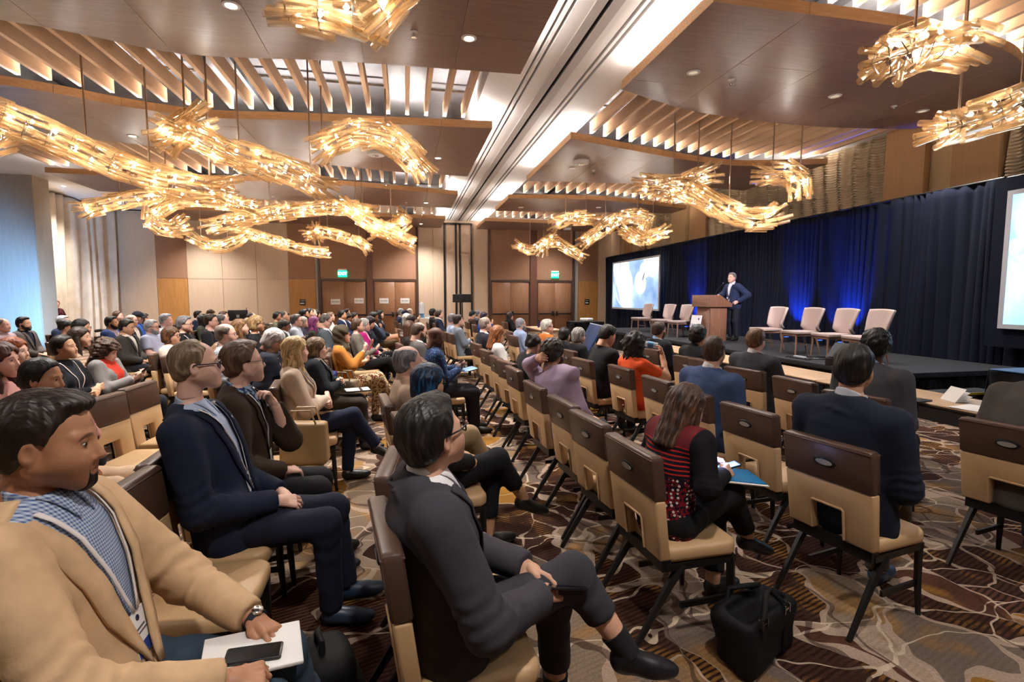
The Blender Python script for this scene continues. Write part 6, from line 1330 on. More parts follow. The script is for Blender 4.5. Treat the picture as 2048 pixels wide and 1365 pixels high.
person(697, 640, 'man with faded black hair in blue suit looking down', 'under the man with faded black hair', row=-1, hx=-.7, skin='brown', hair='short', hc=BK, yaw=10, pitch=-26, tc='1d2a4c', rz=0, lean=4)
person(709, 638, 'black haired man in dark suit beside the man with faded hair', 'under the black haired man beside him', row=-1, hx=-.5, skin='light', hair='short', hc=BK, yaw=8, pitch=-10, tc='1a1c24', rz=0)
p_hijab = person(684, 671, 'woman in olive headscarf and mustard jacket holding an orange phone', 'under the woman in the olive headscarf', z=1.2, sex='f', skin='fair', hair='hijab', hc='4b4233', glasses='frame', gcol='8a2f24', yaw=4, tc='b0702c', top='open', under='8a5a2c', lanyard='d9d2d0', armR='high', armL='phone', legs='cdbb94', lpat='leaf', lc2='6b3a22', rz=4, legR='over', legL='under')
person(716, 653, 'woman with brown tied hair in grey hooded cardigan', 'under the woman in the grey cardigan', z=1.22, sex='f', skin='pink', hair='tied', hc='4c3424', glasses='wire', yaw=6, top='sweater', tc='6b655c', armR='phone', armL='lap', legs='131316', legR='over', legL='under', rz=4, bw=.98)
person(729, 651, 'white haired woman in magenta cardigan', 'under the white haired woman in magenta', z=1.18, sex='f', skin='pink', hair='bob', hc='a8a49e', hc2='d8d4ce', glasses='wire', yaw=4, top='open', tc='b01f72', under='c9b0b8', legs='1b1a1c', lpat='dots', lc2='c9c2b8', legR='over', legL='under', rz=4)
person(740, 648, 'black haired woman bowing her head beside the magenta cardigan', 'under the black haired woman bowing her head', z=1.2, sex='f', skin='light', hair='long', hc=BK, yaw=0, pitch=-24, top='tee', tc='1f2230', rz=2)
person(748, 636, 'man in dark jacket with a yellow tie, hand on chin', 'under the man with the yellow tie', z=1.22, skin='brown', hair='short', hc=BK, yaw=4, pitch=-12, tc='2c3444', tie='c9b070', armR='chin', legs='4f3d28', legR='over', legL='under', rz=2)
person(760, 629, 'woman with long black hair in black suit before the left doors', 'under the woman in black before the left doors', z=1.24, sex='f', skin='fair', hair='long', hc=BK, yaw=2, tc='17171b', under='e6e3e4', legs='b98a70', legR='over', legL='under', rz=0)
person(802, 626, 'grey haired man in navy at the back, seen from behind', 'at the back under the grey haired man in navy', z=1.22, skin='pink', hair='swept', hc='8a8a8c', yaw=50, tc='25304c', rz=10)
person(811, 630, 'person in dark navy cap at the back', 'at the back under the person in the navy cap', z=1.2, skin='light', hair='cap', hc='1a1c2c', yaw=20, tc='22284a', rz=4)
person(820, 626, 'bald man raising a phone at the back', 'at the back under the bald man with the phone', z=1.22, skin='pink', hair='balding', hc='b0a090', yaw=8, tc='6b5a44', armR='high', rz=0)
person(814, 638, 'woman with long platinum blonde hair', 'under the woman with platinum hair', z=1.2, sex='f', skin='fair', hair='long', hc='bcb8ac', hc2='e0dcd0', yaw=36, top='tee', tc='4a4440', rz=8)
person(823, 642, 'dark haired person just below the platinum blonde woman', 'under the dark haired person by the platinum blonde', z=1.18, sex='f', skin='light', hair='bob', hc='2b1f19', yaw=36, top='tee', tc='332b28', rz=8)
p_knit = person(2105, 712, 'person in grey knitted sweater leaning forward at the right edge', 'at the right edge under the person in the grey sweater', row=3, hx=.1, skin='light', hair='short', hc=BR, top='sweater', tc='4c4844', lean=10, bend=.05, rz=10, bw=1.1)
# empty chairs in view
def echair(X, Y, rz, lab): chair(X, Y, rz, lab)
for i, (row, Y, rz, lab) in enumerate((
    (1, 3.04, 6, 'empty banquet chair behind the lilac shirt, next to the red patterned jacket'), (1, 3.58, 5, 'empty banquet chair directly behind the lilac shirt'), (1, 5.32, 4, 'empty banquet chair left of the lilac shirt in his row'),
    (1, 5.88, 4, 'empty banquet chair next but one left of the lilac shirt'), (1, 6.4, 4, 'empty banquet chair behind the red haired woman in white'), (1, 7.5, 3, 'empty banquet chair beyond the red haired woman'), (1, 8.05, 3, 'second empty banquet chair beyond the red haired woman'), (1, 8.6, 3, 'third empty banquet chair beyond the red haired woman'),
    (2, 3.07, 6, 'empty banquet chair between the slate blue blazer and the navy jacket'), (2, 4.35, 2, 'empty banquet chair right of the woman in orange'), (2, 4.72, -3, 'empty banquet chair just behind the woman in orange'), (2, 5.62, -3, 'empty banquet chair left of the woman in orange'),
    (3, 5.55, 2, 'empty banquet chair left of the charcoal suit in the front row'), (3, 6.75, 2, 'empty banquet chair in the front row by the water bottle'), (3, 4.05, 2, 'dark topped empty chair behind the front tables'),
    (-1, 2.27, -2, 'empty banquet chair between the tan blazer and the navy suit'), (-1, 3.95, 0, 'empty banquet chair holding the tan tote bag'), (0, 2.35, -6, 'empty banquet chair holding the name badge'),
    (-2, 4.33, -8, 'first empty banquet chair behind the navy suit'), (-2, 4.93, -3, 'second empty banquet chair behind the navy suit'), (-3, 6.4, -8, 'empty banquet chair behind the curly haired woman in grey'), (-2, 3.72, -6, 'empty banquet chair beside the dark haired woman in pink'),
    (-4, 7.3, 0, 'empty banquet chair behind the red haired woman at the left'), (-3, 7.5, -3, 'empty banquet chair beside the cream jacket'), (-5, 9.2, 0, 'empty banquet chair below the grey blazer at the left'), (-5, 9.9, 0, 'empty banquet chair below the curtain'),
    (-1, 5.9, 2, 'empty banquet chair with a blue backpack behind the tote bag'), (-1, 7.85, 2, 'empty banquet chair beside the olive headscarf'), (0, 10.6, 2, 'empty banquet chair left of the pale sweater'), (0, 11.3, 2, 'second empty banquet chair left of the pale sweater'), (2, 10.6, 2, 'empty banquet chair near the blue suit'), (2, 11.2, 2, 'second empty banquet chair near the blue suit'))):
    if min((ROWX(row)-c[0])**2+(Y-c[1])**2 for c in CHAIRS) < .38**2: continue
    echair(ROWX(row), Y, rz, lab)
for k in range(6):
    p = onz(520+k*9, 655-k*1.2, .93); echair(p[0]+.3, p[1], 0, ('first', 'second', 'third', 'fourth', 'fifth', 'sixth')[k]+' of the empty chairs in a row by the rolling suitcase')
# ------------------------------------------------------------------ speaker and other standing people
def standing(lab, loc, rz, scale=1.0, **kw):
    sp = dict(DEF); sp.update(kw); sp['lod'] = kw.get('lod', 1); sp['hs'] = 1.0 if sp['sex'] == 'm' else .94; sp['ar'] = 1.08 if sp['sex'] == 'm' else .86; sp['lr'] = 1.0
    pel = V3(0, 0, .93*scale); L = .53*scale; ln = R(sp['lean']); dirv = V3(math.sin(ln), 0, math.cos(ln)); side = V3(0, 1, 0); front = np.cross(side, dirv); N = pel+dirv*L
    J = dict(pel=pel, dir=dirv, side=side, front=front, L=L, N=N, Hc=N+V3(.04, 0, .15*scale), bend=.0, bw=sp['bw'], bw0=sp['bw'], dp=sp['dp'], belly=sp['belly'], sex=sp['sex'])
    A = [dict(S=N+side*sg*.185*sp['bw']-dirv*.075, E=V3(*sp['arm'+nm][0]), W=V3(*sp['arm'+nm][1]), hd=V3(*sp['arm'+nm][2]), hu=V3(*sp['arm'+nm][3]), pose=sp['arm'+nm][4], side=nm) for nm, sg in (('R', -1), ('L', 1))]
    G = [dict(H=pel+V3(0, sg*.09, 0), K=V3(.03, sg*.105, .5*scale), A=V3(-.01, sg*.12, .09), F=V3(1, sg*.2, 0)) for sg in (-1, 1)]
    return finish_person(lab, '', sp, J, A, G, loc, R(rz), seat=False)
standing('man in navy jacket speaking behind the lectern, hand on hip', (8.30, 11.75, SZ), 184, 1.0, skin='pink', hair='short', hc='6d6a6a', hc2='a5a2a2', yaw=14, tc='232c48', under='dfe3ee', legs='1a1b24', lean=6, lanyard='1b2340', tv=.18, bw=1.05, lod=1, belly=.02,
    armR=((.10, -.30, 1.18), (.30, -.24, 1.16), (.9, .1, -.3), (.2, 0, 1), 'rest'), armL=((-.08, .40, 1.17), (.08, .24, 1.0), (.55, -.5, -.3), (.1, .9, .3), 'rest'))
p = ony(114, 600, 19.9)
standing('person in dark red standing half hidden behind the grey pier by the curtain', (p[0]-.05, 19.9, 0), -20, .92, sex='f', skin='pink', hair='tied', hc='6a3a2c', yaw=-40, top='sweater', tc='4a1620', lean=0, lod=2, bw=.9,
    armR=((.0, -.28, 1.05), (.15, -.2, .85), (.5, 0, -.8), (1, 0, .3), 'rest'), armL=((.0, .28, 1.05), (.15, .2, .85), (.5, 0, -.8), (1, 0, .3), 'rest'))

# ------------------------------------------------------------------ things in laps, on seats and on the floor
def atp(P, q): # a point in a person's frame -> world
    r, J = P[0], P[1]; rz = r.rotation_euler.z; c, s = math.cos(rz), math.sin(rz); return (r.location.x+q[0]*c-q[1]*s, r.location.y+q[0]*s+q[1]*c, q[2])
def flat(name, lab, cat, loc, rot, size, mat, bevel=.003, group=None):
    o = tag(empty(name, loc), lab, cat, group); o.rotation_euler = rot
    a, b, c = size; MB().box((-a/2, -b/2, 0), (a/2, b/2, c)).obj('body', [mat], o, bevel=bevel); return o
def phone(lab, loc, rot, lit=False, case='111114'):
    o = tag(empty('phone', loc), lab, 'phone', 'phones in hands and laps'); o.rotation_euler = rot
    MB().prism([(-.075+r_*(1-math.cos(a)) if False else x, y) for (x, y) in ((-.072, -.036), (.072, -.036), (.077, -.031), (.077, .031), (.072, .036), (-.072, .036), (-.077, .031), (-.077, -.031))], 0, .009).obj('case', [plain('phone_'+case, case, .3)], o, bevel=.002, seg=2)
    MB().box((-.071, -.032, .009), (.071, .032, .0096)).obj('screen', [emis('phone_screen', '6f8cff', 1.3) if lit else plain('phone_glass', '08080b', .08)], o)
    if lit:
        mb = MB()
        for i in range(3):
            for j in range(2): mb.box((.012+i*.018, -.022+j*.018, .0097), (.024+i*.018, -.010+j*.018, .0102))
        k = mb.obj('icons', [emis('phone_icons', 'ffffff', 2.2)], o)
    return o
# foreground tan blazer: paper and phone in the lap
q = atp(p_tan, (.36, -.02, .632)); o = flat('booklet', 'white booklet on the lap of the man in the tan blazer', 'booklet', q, (0, R(3), R(14)), (.27, .21, .012), M_PAPER)
q = atp(p_tan, (.37, -.05, .646)); phone('black phone lying on the white booklet in the foreground', q, (0, R(3), R(6)))
# watch on his left wrist
a = p_tan[2][1]; w_ = a['W']-(a['W']-a['E'])/np.linalg.norm(a['W']-a['E'])*-.012
wt = tag(empty('watch', atp(p_tan, w_)), 'dark strapped watch on the left wrist of the man in the tan blazer', 'watch'); ax = Vector((a['W']-a['E']).tolist()).normalized(); wt.rotation_euler = ax.to_track_quat('Z', 'Y').to_euler()
MB().lathe([(.033, -.011), (.036, -.011), (.036, .011), (.033, .011)], 20).obj('strap', [plain('strap', '1c2433', .6)], wt, smooth=True)
fc = MB().lathe([(.018, 0), (.018, .009), (.015, .011)], 16).obj('watch_face', [M_CHROME], wt, smooth=True); up = (wt.rotation_euler.to_matrix().inverted() @ Vector((0, 0, 1))); up.z = 0; up.normalize(); fc.location = up*.034; fc.rotation_euler = up.to_track_quat('Z', 'Y').to_euler()
# charcoal suit: phone
q = atp(p_grey, (.37, -.13, .665)); phone('black phone in the hand of the man in the charcoal suit', q, (R(-14), R(14), R(12)))
# red jacket woman: folder with papers and lit phone
q = atp(p_red, (.40, .0, .70)); o = tag(empty('folder', q), 'bright blue folder with loose papers on the lap of the red patterned jacket', 'folder'); o.rotation_euler = (0, R(6), R(-12))
MB().box((-.15, -.115, .012), (.15, .115, .017)).obj('cover', [plain('folder_blue', '0a6fa6', .4)], o, bevel=.001, seg=1)
for k, dz in enumerate((.0, .004, .008)): MB().box((-.16+.006*k, -.12-.006*k, dz), (.155, .11, dz+.003)).obj('paper', [M_PAPER], o)
q = atp(p_red, (.345, -.02, .765)); phone('phone with a glowing blue screen held over the blue folder', q, (0, R(-14), R(-6)), True)
lamp('phone_glow', 'POINT', (0, 0, .06), (0, 0, 1), .35, (.35, .45, 1.0), .03, parent=bpy.data.objects[[o_.name for o_ in bpy.data.objects if o_.get('label') == 'phone with a glowing blue screen held over the blue folder'][0]])
# drinking bottle
q = atp(p_orange, (.20, -.05, 1.17)); o = tag(empty('water_bottle', q), 'clear plastic water bottle held by the woman in the orange top', 'bottle'); o.rotation_euler = (R(-82), 0, R(60))
gm = NT('clear_plastic'); gm.p(.08, 0, .6); gm.base((.75, .85, .92)); gm.b.inputs['Alpha'].default_value = .45; M_CLEAR = gm.m
MB().lathe([(.001, 0), (.032, .002), (.034, .02), (.031, .06), (.034, .10), (.031, .14), (.028, .165), (.013, .19), (.013, .205)], 14).obj('bottle', [M_CLEAR], o, smooth=True)
MB().lathe([(.0345, .05), (.0345, .11)], 14).obj('wrapper', [plain('label_blue', '3f86b8', .4)], o, smooth=True); MB().lathe([(.0145, .2), (.0145, .218), (.001, .219)], 12).obj('cap', [M_WHITE], o)
# phones of others
for P, lab, loc, rot, lit, case in ((p_hijab, 'orange cased phone raised by the woman in the olive headscarf', (.30, -.02, 1.06), (R(20), R(-70), 0), False, 'e0571c'),):
    phone(lab, atp(P, loc), rot, lit, case)
def find(lab): return [x for x in PEOPLE if x[1].startswith(lab)][0]
for start, lab, loc, lit in (('woman with curly brown hair in grey', 'phone held by the curly haired woman in the grey cardigan', (.29, -.02, .90), False), ('man in dark cap', 'glowing phone of the man in the dark cap', (.29, 0, .9), True)):
    r_ = find(start); phone(lab, atp((r_[0], r_[4]), loc), (0, R(-40), 0), lit)
r_ = find('bald man in dark blue'); q = atp((r_[0], r_[4]), (.33, 0, .80)); o = flat('tablet', 'pale blue tablet in the lap of the bald man in dark blue', 'tablet', q, (0, R(-12), R(10)), (.18, .25, .008), plain('tablet_blue', '7fa4cf', .25))
r_ = find('woman with glasses and brown hair in black'); q = atp((r_[0], r_[4]), (.34, 0, .655)); o = tag(empty('notebook', q), 'open notebook with a black strap on a lap by the tote bag', 'notebook'); o.rotation_euler = (0, 0, R(12))
MB().box((-.14, -.10, 0), (.14, .10, .012)).obj('cover', [M_BLACK], o, bevel=.002); MB().box((-.13, -.095, .012), (-.003, .095, .018)).box((.003, -.095, .012), (.13, .095, .018)).obj('pages', [M_PAPER], o); MB().box((.02, -.102, .018), (.05, .102, .02)).obj('strap', [M_BLACK], o)
# name badge on the empty seat beside the charcoal suit
bx, by = ROWX(0)+.03, 2.36
o = tag(empty('name_badge', (bx, by, .488)), 'colourful name badge lying on the empty tan seat', 'badge'); o.rotation_euler = (0, 0, R(-4))
MB().box((-.09, -.055, 0), (.09, .055, .003)).obj('holder', [M_CLEAR], o); MB().box((-.005, -.05, .003), (.075, .05, .004)).obj('card', [M_PAPER], o)
MB().box((-.045, -.05, .003), (-.008, .05, .004)).obj('band', [plain('badge_navy2', '28306e', .4)], o)
t_ = NT('heat_print'); n_ = t_.noise(t_.tc(), 22, 2); t_.base(t_.ramp(n_.outputs[0], [(.3, lin('2b6fb8')), (.42, lin('3aa86a')), (.52, lin('e6c93a')), (.62, lin('e0562a'))])); MB().box((-.088, -.05, .003), (-.047, .05, .004)).obj('picture', [t_.m], o)
MB().lathe([(.008, 0), (.008, .001), (.004, .001), (.004, 0)], 12, c=(.06, -.02, .004)).obj('logo', [M_BLACK], o)
mb = MB(); [mb.box((.012, -.03+k*.012, .004), (.045, -.026+k*.012, .0046)) for k in range(4)]; mb.obj('print', [M_INK], o)
# black tote on the carpet, bottom right
def blob(name, fn, lo, hi, h, mat, parent, smooth=True):
    v, f = field_mesh(fn, lo, hi, h); return link(name, to_mesh(name, v, f, [mat], smooth=True), parent)
def rbox(P, c, r, k):
    q = np.abs(P-np.asarray(c, np.float32))-np.asarray(r, np.float32)+k; return nrm(np.maximum(q, 0))+np.minimum(q.max(1), 0)-k
M_BAG = cloth('bag_black', '070709', rough=.7)
bg = tag(empty('tote_bag', (1.60, 2.02, 0), R(24)), 'black fabric tote bag standing on the carpet by the chair', 'bag')
blob('body', lambda P: smax(rbox(P*V3(1, 1, 1), (0, 0, .135), (.22, .10, .135), .055)+waves(P, .016, 20, 5), -rbox(P, (0, 0, .29), (.17, .06, .06), .03), .02), (-.26, -.16, -.02), (.26, .16, .34), .011, M_BAG, bg)
for y in (-.09, .09):
    for x in (-.10, .10):
        MB().box((x-.018, y-.006, .02), (x+.018, y+.006, .27)).obj('strap', [M_BAG], bg, bevel=.003)
        b = MB().box((x-.024, y-.012, .225), (x-.017, y+.012, .265)).box((x+.017, y-.012, .225), (x+.024, y+.012, .265)).box((x-.017, y-.010, .24), (x+.017, y+.010, .25)).obj('buckle', [M_CHROME], bg)
    MB().tube([(-.10, y, .26), (-.07, y+.01, .31), (0, y*.5, .325), (.07, y*.3, .315), (.10, y, .26)], .013, 8).obj('handle', [M_BAG], bg, smooth=True)
# dark backpack on the floor between the foreground seats
bp = tag(empty('backpack', (-.32, 1.95, 0), R(20)), 'black backpack on the floor behind the charcoal suit chair', 'bag')
blob('body', lambda P: smin(rbox(P, (0, 0, .19), (.10, .14, .19), .07), rbox(P, (.10, 0, .13), (.04, .11, .11), .04), .03)+waves(P, .004, 30, 2), (-.2, -.22, -.02), (.22, .22, .42), .014, M_BAG, bp)
MB().tube([(-.02, -.05, .37), (-.02, -.04, .42), (-.02, .04, .42), (-.02, .05, .37)], .012, 8).obj('handle', [M_BAG], bp, smooth=True)
# tan tote on an empty seat, taupe handbag, blue backpack
M_TOTE = plain('tote_tan', 'a8875c', .5, bump=.05); M_TAUPE = plain('taupe_leather', '7a6a52', .5, bump=.08)
def seat_bag(x, y, name, lab, mat, size, strap=True, rz=0):
    q = np.array([x, y, .487])
    near = min(CHAIRS, key=lambda c_: (c_[0]-q[0])**2+(c_[1]-q[1])**2)
    if (near[0]-q[0])**2+(near[1]-q[1])**2 > .3**2: chair(q[0]+.02, q[1], 0, 'empty banquet chair holding the '+lab.split(' on ')[0].split(' standing')[0])
    o = tag(empty(name, tuple(q), R(rz)), lab, 'bag'); a, b, c = size
    blob('body', lambda P: rbox(P, (0, 0, c/2), (a*(.55), b/2, c/2), .03)+.10*(P[:, 2]-c/2)*.3+waves(P, .004, 20, 4), (-a, -b/2-.04, -.02), (a, b/2+.04, c+.03), .013, mat, o)
    if strap:
        for x in (-a*.4, a*.4): MB().tube([(x, -b*.3, c-.01), (x*1.2, -b*.2, c+.09), (x*1.2, b*.2, c+.09), (x, b*.3, c-.01)], .008, 6).obj('handle', [mat], o, smooth=True)
        MB().lathe([(.012, 0), (.016, .004), (.012, .008)], 12, c=(a*.6, 0, c*.6)).obj('clasp', [plain('brass', 'b8923c', .3, 1)], o)
    return o
seat_bag(-.74, 3.92, 'tote_bag', 'tan leather tote bag standing on the empty seat beside the brown jacket', M_TOTE, (.13, .33, .31), True, 82)
seat_bag(-.70, 6.22, 'handbag', 'taupe slouchy handbag with a gold ring on the seat by the notebook', M_TAUPE, (.15, .28, .26), True, 70)
seat_bag(-.93, 6.60, 'backpack', 'navy blue backpack on a seat behind the taupe handbag', cloth('navy_nylon', '1b2050', rough=.6), (.16, .28, .30), False)

# ------------------------------------------------------------------ front tables, side tables and equipment
M_TTOP = wood('table_top', 'c9a987', 'b8946f', .35, (20, 1.2, 20)); M_TEDGE = plain('table_edge', '2a221d', .5)
for k in range(5):
    y0 = 1.35+k*1.83; t_ = tag(empty('front_table', (4.93, y0+.905, 0)), ('nearest narrow wood topped table in front of the stage', 'second narrow table from the camera, with papers on it', 'third narrow table, in front of the charcoal suit', 'fourth narrow table, near the lectern', 'farthest narrow table in front of the stage')[k], 'table', 'narrow tables in front of the stage')
    MB().box((-.31, -.905, .725), (.31, .905, .75)).obj('table_top', [M_TTOP], t_, bevel=.004); MB().box((-.315, -.91, .722), (.315, .91, .738)).obj('edge_band', [M_TEDGE], t_)
    for sy in (-.8, .8):
        for sx in (-.24, .24): MB().tube([(sx*.3, sy, .72), (sx*.5, sy, .3), (sx, sy, .0)], .017, 6).obj('leg', [M_TEDGE], t_, smooth=True)
        MB().box((-.2, sy-.015, .68), (.2, sy+.015, .72)).obj('leg_bracket', [M_TEDGE], t_)
    MB().box((.1, -.78, .62), (.13, .78, .66)).obj('rail', [M_TEDGE], t_)
q = onz(1835, 802, .752); o = flat('tablet', 'black tablet lying on the front table beside the grey jacket', 'tablet', tuple(q), (0, 0, R(12)), (.2, .14, .012), M_BLACK)
q = onz(1895, 802, .752); o = tag(empty('programme', tuple(q), R(-20)), 'fanned white printed programme standing on the front table', 'papers')
for k, an in enumerate((8, 22, 38, 55)): MB().box((0, -.10, 0), (.15, .10, .0015), M=Matrix.Rotation(R(-an), 4, 'Y')).obj('page', [M_PAPER], o)
q = onz(1975, 822, .752); flat('paper_stack', 'loose white papers on the front table by the grey sweater', 'papers', tuple(q), (0, 0, R(8)), (.3, .42, .006), M_PAPER)
q = onz(1275, 690, .752)
# black draped table at the right, steps
tb = tag(empty('draped_table', (8.35, 4.55, 0), 0), 'black draped table with a blue lit top at the right edge', 'table')
MB().box((-.75, -.75, .74), (.75, .75, .76)).obj('table_top', [plain('blue_lit_black_cloth', '1c4a74', .6)], tb, bevel=.008)  # black cloth; the blue light spill is put into its colour
for a in (-.75, .75): curtain('cloth_side', -.75, .75, a, .01, .745, M_SKIRT, amp=.012, per=.3, parent=tb, seed=21, res=20)
for a in (-.75, .75): curtain('cloth_side', -.75, .75, a, .01, .745, M_SKIRT, amp=.012, per=.3, parent=tb, seed=22, axis='x', res=20)
st2 = tag(empty('stage_steps', (7.6, 5.62, 0)), 'black portable steps with yellow edges at the near end of the stage', 'steps')
M_YEL = plain('yellow_tape', 'c9b23a', .6)
for k, (z, y) in enumerate(((.2, -.30), (.4, .02))):
    MB().box((-.5, y-.16, z-.03), (.5, y+.16, z)).obj('tread', [M_STAGE], st2, bevel=.004); MB().box((-.5, y-.168, z-.03), (.5, y-.16, z+.003)).obj('edge_tape', [M_YEL], st2); MB().box((-.5, y-.16, z), (-.46, y+.16, z+.003)).obj('edge_tape', [M_YEL], st2)
for x in (-.48, .48): MB().prism([(-.46, 0), (.20, 0), (.20, .37), (-.14, .37), (-.14, .17), (-.46, .17)], x-.015, x+.015, axis='x').obj('side_panel', [M_BLACK], st2)
# confidence monitor seen from behind
cm = tag(empty('floor_monitor', (4.12, 11.5, 0), R(-8)), 'tilted dark blue flat panel standing in front of the stage', 'monitor')
Mm = Matrix.Translation((0, 0, .42)) @ Matrix.Rotation(R(28), 4, 'Y')
MB().box((-.03, -.62, 0), (.02, .62, .72), M=Mm).obj('panel', [plain('panel_blue', '1d3c66', .35)], cm, bevel=.006); MB().box((-.032, -.63, .71), (.022, .63, .73), M=Mm).obj('top_edge', [plain('edge_pale', 'b8c2d6', .4)], cm)
for y in (-.4, .4): MB().box((-.2, y-.03, 0), (.35, y+.03, .03)).box((-.02, y-.02, .03), (.02, y+.02, .5)).obj('stand', [M_BLACK], cm)
# projector on a black table
pt = tag(empty('projector_table', (6.9, 19.0, 0)), 'black skirted table carrying the white projector by the far drape', 'table')
MB().box((-.6, -.45, .76), (.6, .45, .78)).obj('table_top', [M_BLACK], pt)
for a in (-.45, .45): curtain('skirt', -.6, .6, a, .01, .765, M_SKIRT, amp=.015, per=.16, parent=pt, seed=31, axis='x', res=30)
for a in (-.6, .6): curtain('skirt', -.45, .45, a, .01, .765, M_SKIRT, amp=.015, per=.16, parent=pt, seed=32, res=30)
pr = tag(empty('projector', (6.95, 19.0, .78), R(30)), 'white projector with a bright lens on the black skirted table', 'projector')
MB().box((-.16, -.21, .02), (.16, .21, .13)).obj('case', [M_WHITE], pr, bevel=.02); MB().lathe([(.035, 0), (.035, .03)], 14, M=Matrix.Translation((.16, -.08, .075)) @ Matrix.Rotation(R(90), 4, 'Y')).obj('lens', [emis('projector_lens', 'a8c4ff', 6)], pr)
for x, y in ((-.1, -.15), (-.1, .15), (.1, 0)): MB().lathe([(.015, 0), (.015, .03)], 8, c=(x, y, 0)).obj('foot', [M_BLACK], pr)
# side table with papers and tumbler
sd = tag(empty('side_table', (4.25, 15.6, 0)), 'pale topped table with papers behind the white haired man', 'table')
MB().box((-.35, -1.0, .72), (.35, 1.0, .75)).obj('table_top', [M_TTOP], sd, bevel=.004)
for x in (-.28, .28):
    for y in (-.9, .9): MB().tube([(x, y, .72), (x*1.05, y, 0)], .016, 6).obj('leg', [M_CHROME], sd)
q = onz(1064, 655, .752); tu = tag(empty('tumbler', (4.2, 15.9, .75)), 'purple insulated tumbler on the pale side table', 'tumbler'); MB().lathe([(.03, 0), (.038, .01), (.045, .2), (.043, .21)], 14).obj('cup', [plain('purple_metal', '4a3560', .3, .5)], tu, smooth=True); MB().lathe([(.046, .21), (.046, .23), (.0, .24)], 14).obj('lid', [M_BLACK], tu)
for k, (dx, dy) in enumerate(((.05, -.2), (-.1, -.55), (.1, -.8), (-.05, .6))): flat('leaflet', ('white leaflet on the side table nearest the purple tumbler', 'second white leaflet from the tumbler on the side table', 'third white leaflet from the tumbler on the side table', 'white leaflet at the far end of the side table')[k], 'papers', (4.25+dx, 15.6+dy, .751), (0, 0, R(20*k)), (.21, .29, .004), M_PAPER, .001, 'leaflets on the side table')
# loudspeaker on a stand before the partition pocket
ls = tag(empty('loudspeaker_stand', (2.45, 22.3, 0)), 'thin black tripod loudspeaker stand before the partition pocket', 'stand')
MB().tube([(0, 0, .1), (0, 0, 1.5)], .02, 8).obj('pole', [M_BLACK], ls); MB().lathe([(.035, .75), (.035, .85)], 10).obj('collar', [M_CHROME], ls)
for a in (0, 120, 240): MB().tube([(0, 0, .55), (.45*math.cos(R(a)), .45*math.sin(R(a)), .0)], .013, 6).obj('leg', [M_BLACK], ls)
lk = tag(empty('loudspeaker', (2.45, 22.3, 1.5), R(-18)), 'black loudspeaker box on the tripod stand at the far end', 'speaker')
MB().box((-.39, -.2, 0), (.39, .2, .36)).obj('cabinet', [M_BLACK], lk, bevel=.02); MB().box((.05, -.206, .02), (.37, -.2, .34)).obj('grille', [MATS['grille']], lk); MB().box((-.37, -.206, .02), (.03, -.2, .34)).obj('front_panel', [plain('speaker_grey', '1a1b1e', .6)], lk)
# water dispenser and glasses on a small table
wt_ = tag(empty('water_table', (.86, 22.2, 0)), 'small cloth free table by the far left doors holding water', 'table'); MB().box((-.35, -.3, .82), (.35, .3, .85)).obj('table_top', [M_WHITE], wt_, bevel=.004)
for x in (-.3, .3):
    for y in (-.25, .25): MB().tube([(x, y, .82), (x, y, 0)], .016, 6).obj('leg', [M_CHROME], wt_)
wd = tag(empty('water_dispenser', (.70, 22.15, .85)), 'tall clear domed water dispenser on the small table', 'dispenser'); MB().lathe([(.13, .18), (.13, .5), (.11, .6), (.05, .66), (.001, .67)], 16).obj('dome', [M_CLEAR], wd, smooth=True); MB().lathe([(.14, 0), (.14, .02), (.1, .03), (.1, .16), (.14, .18)], 16).obj('base', [plain('dispenser_blue', '7fa8c8', .3, .4)], wd, smooth=True); MB().tube([(0, -.13, .1), (0, -.19, .1), (0, -.19, .06)], .012, 6).obj('tap', [M_CHROME], wd)
for k in range(4): g_ = tag(MB().lathe([(.03, 0), (.034, .12), (.032, .12), (.028, .01)], 10).obj('glass', [M_CLEAR], loc=(.92+.085*k, 22.12+.05*(k % 2), .85), smooth=True), ('clear drinking glass closest to the water dispenser', 'second drinking glass from the water dispenser', 'third drinking glass from the water dispenser', 'drinking glass farthest from the water dispenser')[k], 'glass', 'glasses by the water dispenser')
# back left: black skirted desks with a monitor
for k, (x0, x1, lab) in enumerate(((-9.6, -7.75, 'left black skirted desk along the far wall'), (-7.7, -5.9, 'middle black skirted desk along the far wall'), (-5.85, -4.0, 'right black skirted desk along the far wall, holding the monitor'))):
    d_ = tag(empty('skirted_desk', ((x0+x1)/2, 19.6, 0)), lab, 'table', 'black desks along the far wall'); h_ = (x1-x0)/2
    MB().box((-h_, -.38, .74), (h_, .38, .77)).obj('table_top', [M_BLACK], d_)
    curtain('skirt', -h_, h_, -.37, .01, .745, M_SKIRT, amp=.015, per=.15, parent=d_, seed=41+k, axis='x', res=24)
mo = tag(empty('computer_monitor', (-5.75, 19.55, .77), R(10)), 'black computer monitor seen from behind on the far desk', 'monitor')
MB().box((-.31, -.02, .12), (.31, .03, .50)).obj('panel', [M_BLACK], mo, bevel=.008); MB().box((-.04, .0, .01), (.04, .05, .2)).obj('neck', [M_BLACK], mo); MB().box((-.13, -.08, 0), (.13, .12, .015)).obj('foot', [M_BLACK], mo, bevel=.004)
MB().box((-.045, -.024, .24), (-.003, -.0205, .285)).box((.003, -.024, .24), (.045, -.0205, .285)).box((-.045, -.024, .29), (-.003, -.0205, .335)).box((.003, -.024, .29), (.045, -.0205, .335)).obj('logo', [plain('logo_grey', '8f949c', .5)], mo)
MB().tube([(.27, .0, .5), (.27, 0, .56), (.29, -.03, .58)], .008, 6).obj('webcam_arm', [M_BLACK], mo)
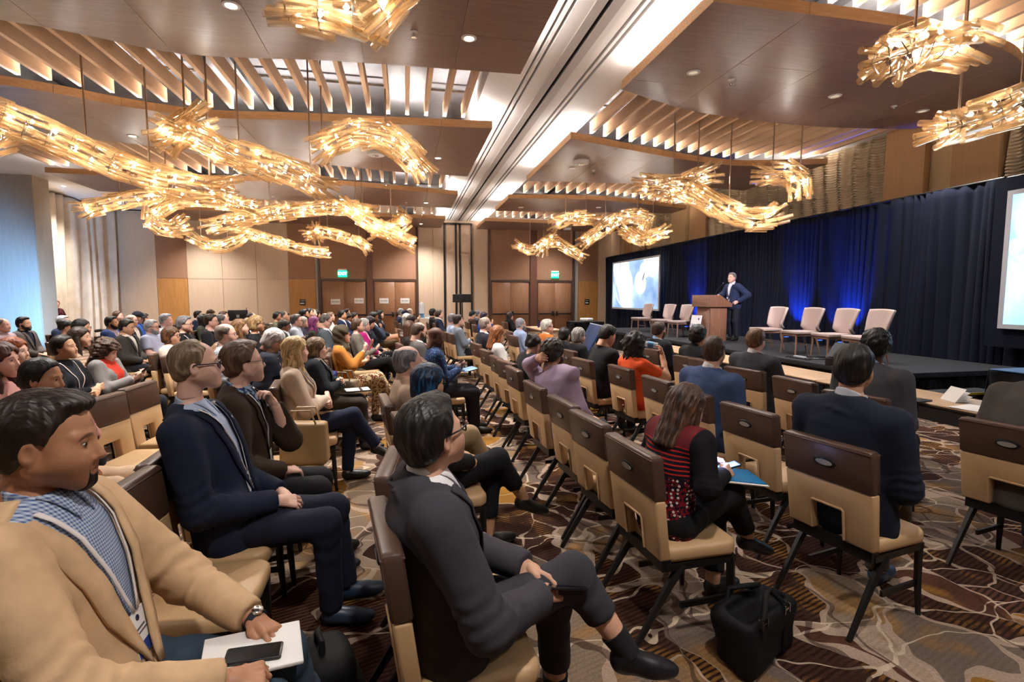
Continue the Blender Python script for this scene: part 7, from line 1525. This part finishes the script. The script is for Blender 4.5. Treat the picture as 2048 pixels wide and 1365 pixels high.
flat('paper_stack', 'flat white paper stack at the right end of the far desks', 'papers', (-4.5, 19.5, .77), (0, 0, 0), (.42, .2, .03), M_PAPER)
# suitcase handle, boom microphone
q = onz(578, 662, .95); su = tag(empty('suitcase', (q[0], q[1], 0), R(20)), 'dark rolling suitcase with its handle up behind the puffer jacket', 'suitcase')
MB().box((-.12, -.2, .05), (.12, .2, .6)).obj('shell', [plain('suitcase', '25262c', .5)], su, bevel=.03); MB().tube([(-.08, -.13, .6), (-.08, -.13, .97), (-.08, -.11, .99), (-.08, .11, .99), (-.08, .13, .97), (-.08, .13, .6)], .011, 6).obj('pull_handle', [M_BLACK], su, smooth=True)
for x, y in ((-.1, -.17), (-.1, .17), (.1, -.17), (.1, .17)): MB().lathe([(.025, -.01), (.025, .01)], 10, M=Matrix.Translation((x, y, .028)) @ Matrix.Rotation(R(90), 4, 'X')).obj('wheel', [M_BLACK], su)
q = ony(205, 660, 12.6); bm_ = tag(empty('boom_microphone', (q[0]+.1, 12.6, 0)), 'black boom microphone on a stand in front of the curtain', 'microphone')
MB().tube([(0, 0, 0), (0, 0, 1.02)], .014, 6).obj('pole', [M_BLACK], bm_); MB().tube([(.1, 0, 1.03), (-.12, 0, 1.0)], .018, 6).obj('boom', [M_BLACK], bm_); MB().tube([(-.12, 0, 1.0), (-.24, 0, .985)], .032, 8).obj('capsule', [M_BLACK], bm_)
MB().lathe([(.16, 0), (.16, .02), (.02, .03)], 16).obj('base', [M_BLACK], bm_)
# blue wash on the pier from a small coloured floor lamp
bw_ = tag(empty('floor_uplight', (-9.75, 15.6, 0)), 'small black coloured floor light washing the grey pier blue', 'uplight')
MB().lathe([(.1, 0), (.1, .03), (.08, .04), (.08, .2)], 14).obj('housing', [M_BLACK], bw_, smooth=True); MB().lathe([(0, .201), (.07, .201)], 14).obj('lens', [emis('pale_blue_lens', '6fb4ff', 4)], bw_)
lamp('floor_uplight_lamp', 'SPOT', (0, 0, .22), (-1.9, 2.8, 1.6), 1100, (.25, .55, 1.0), .05, 70, .9, bw_)
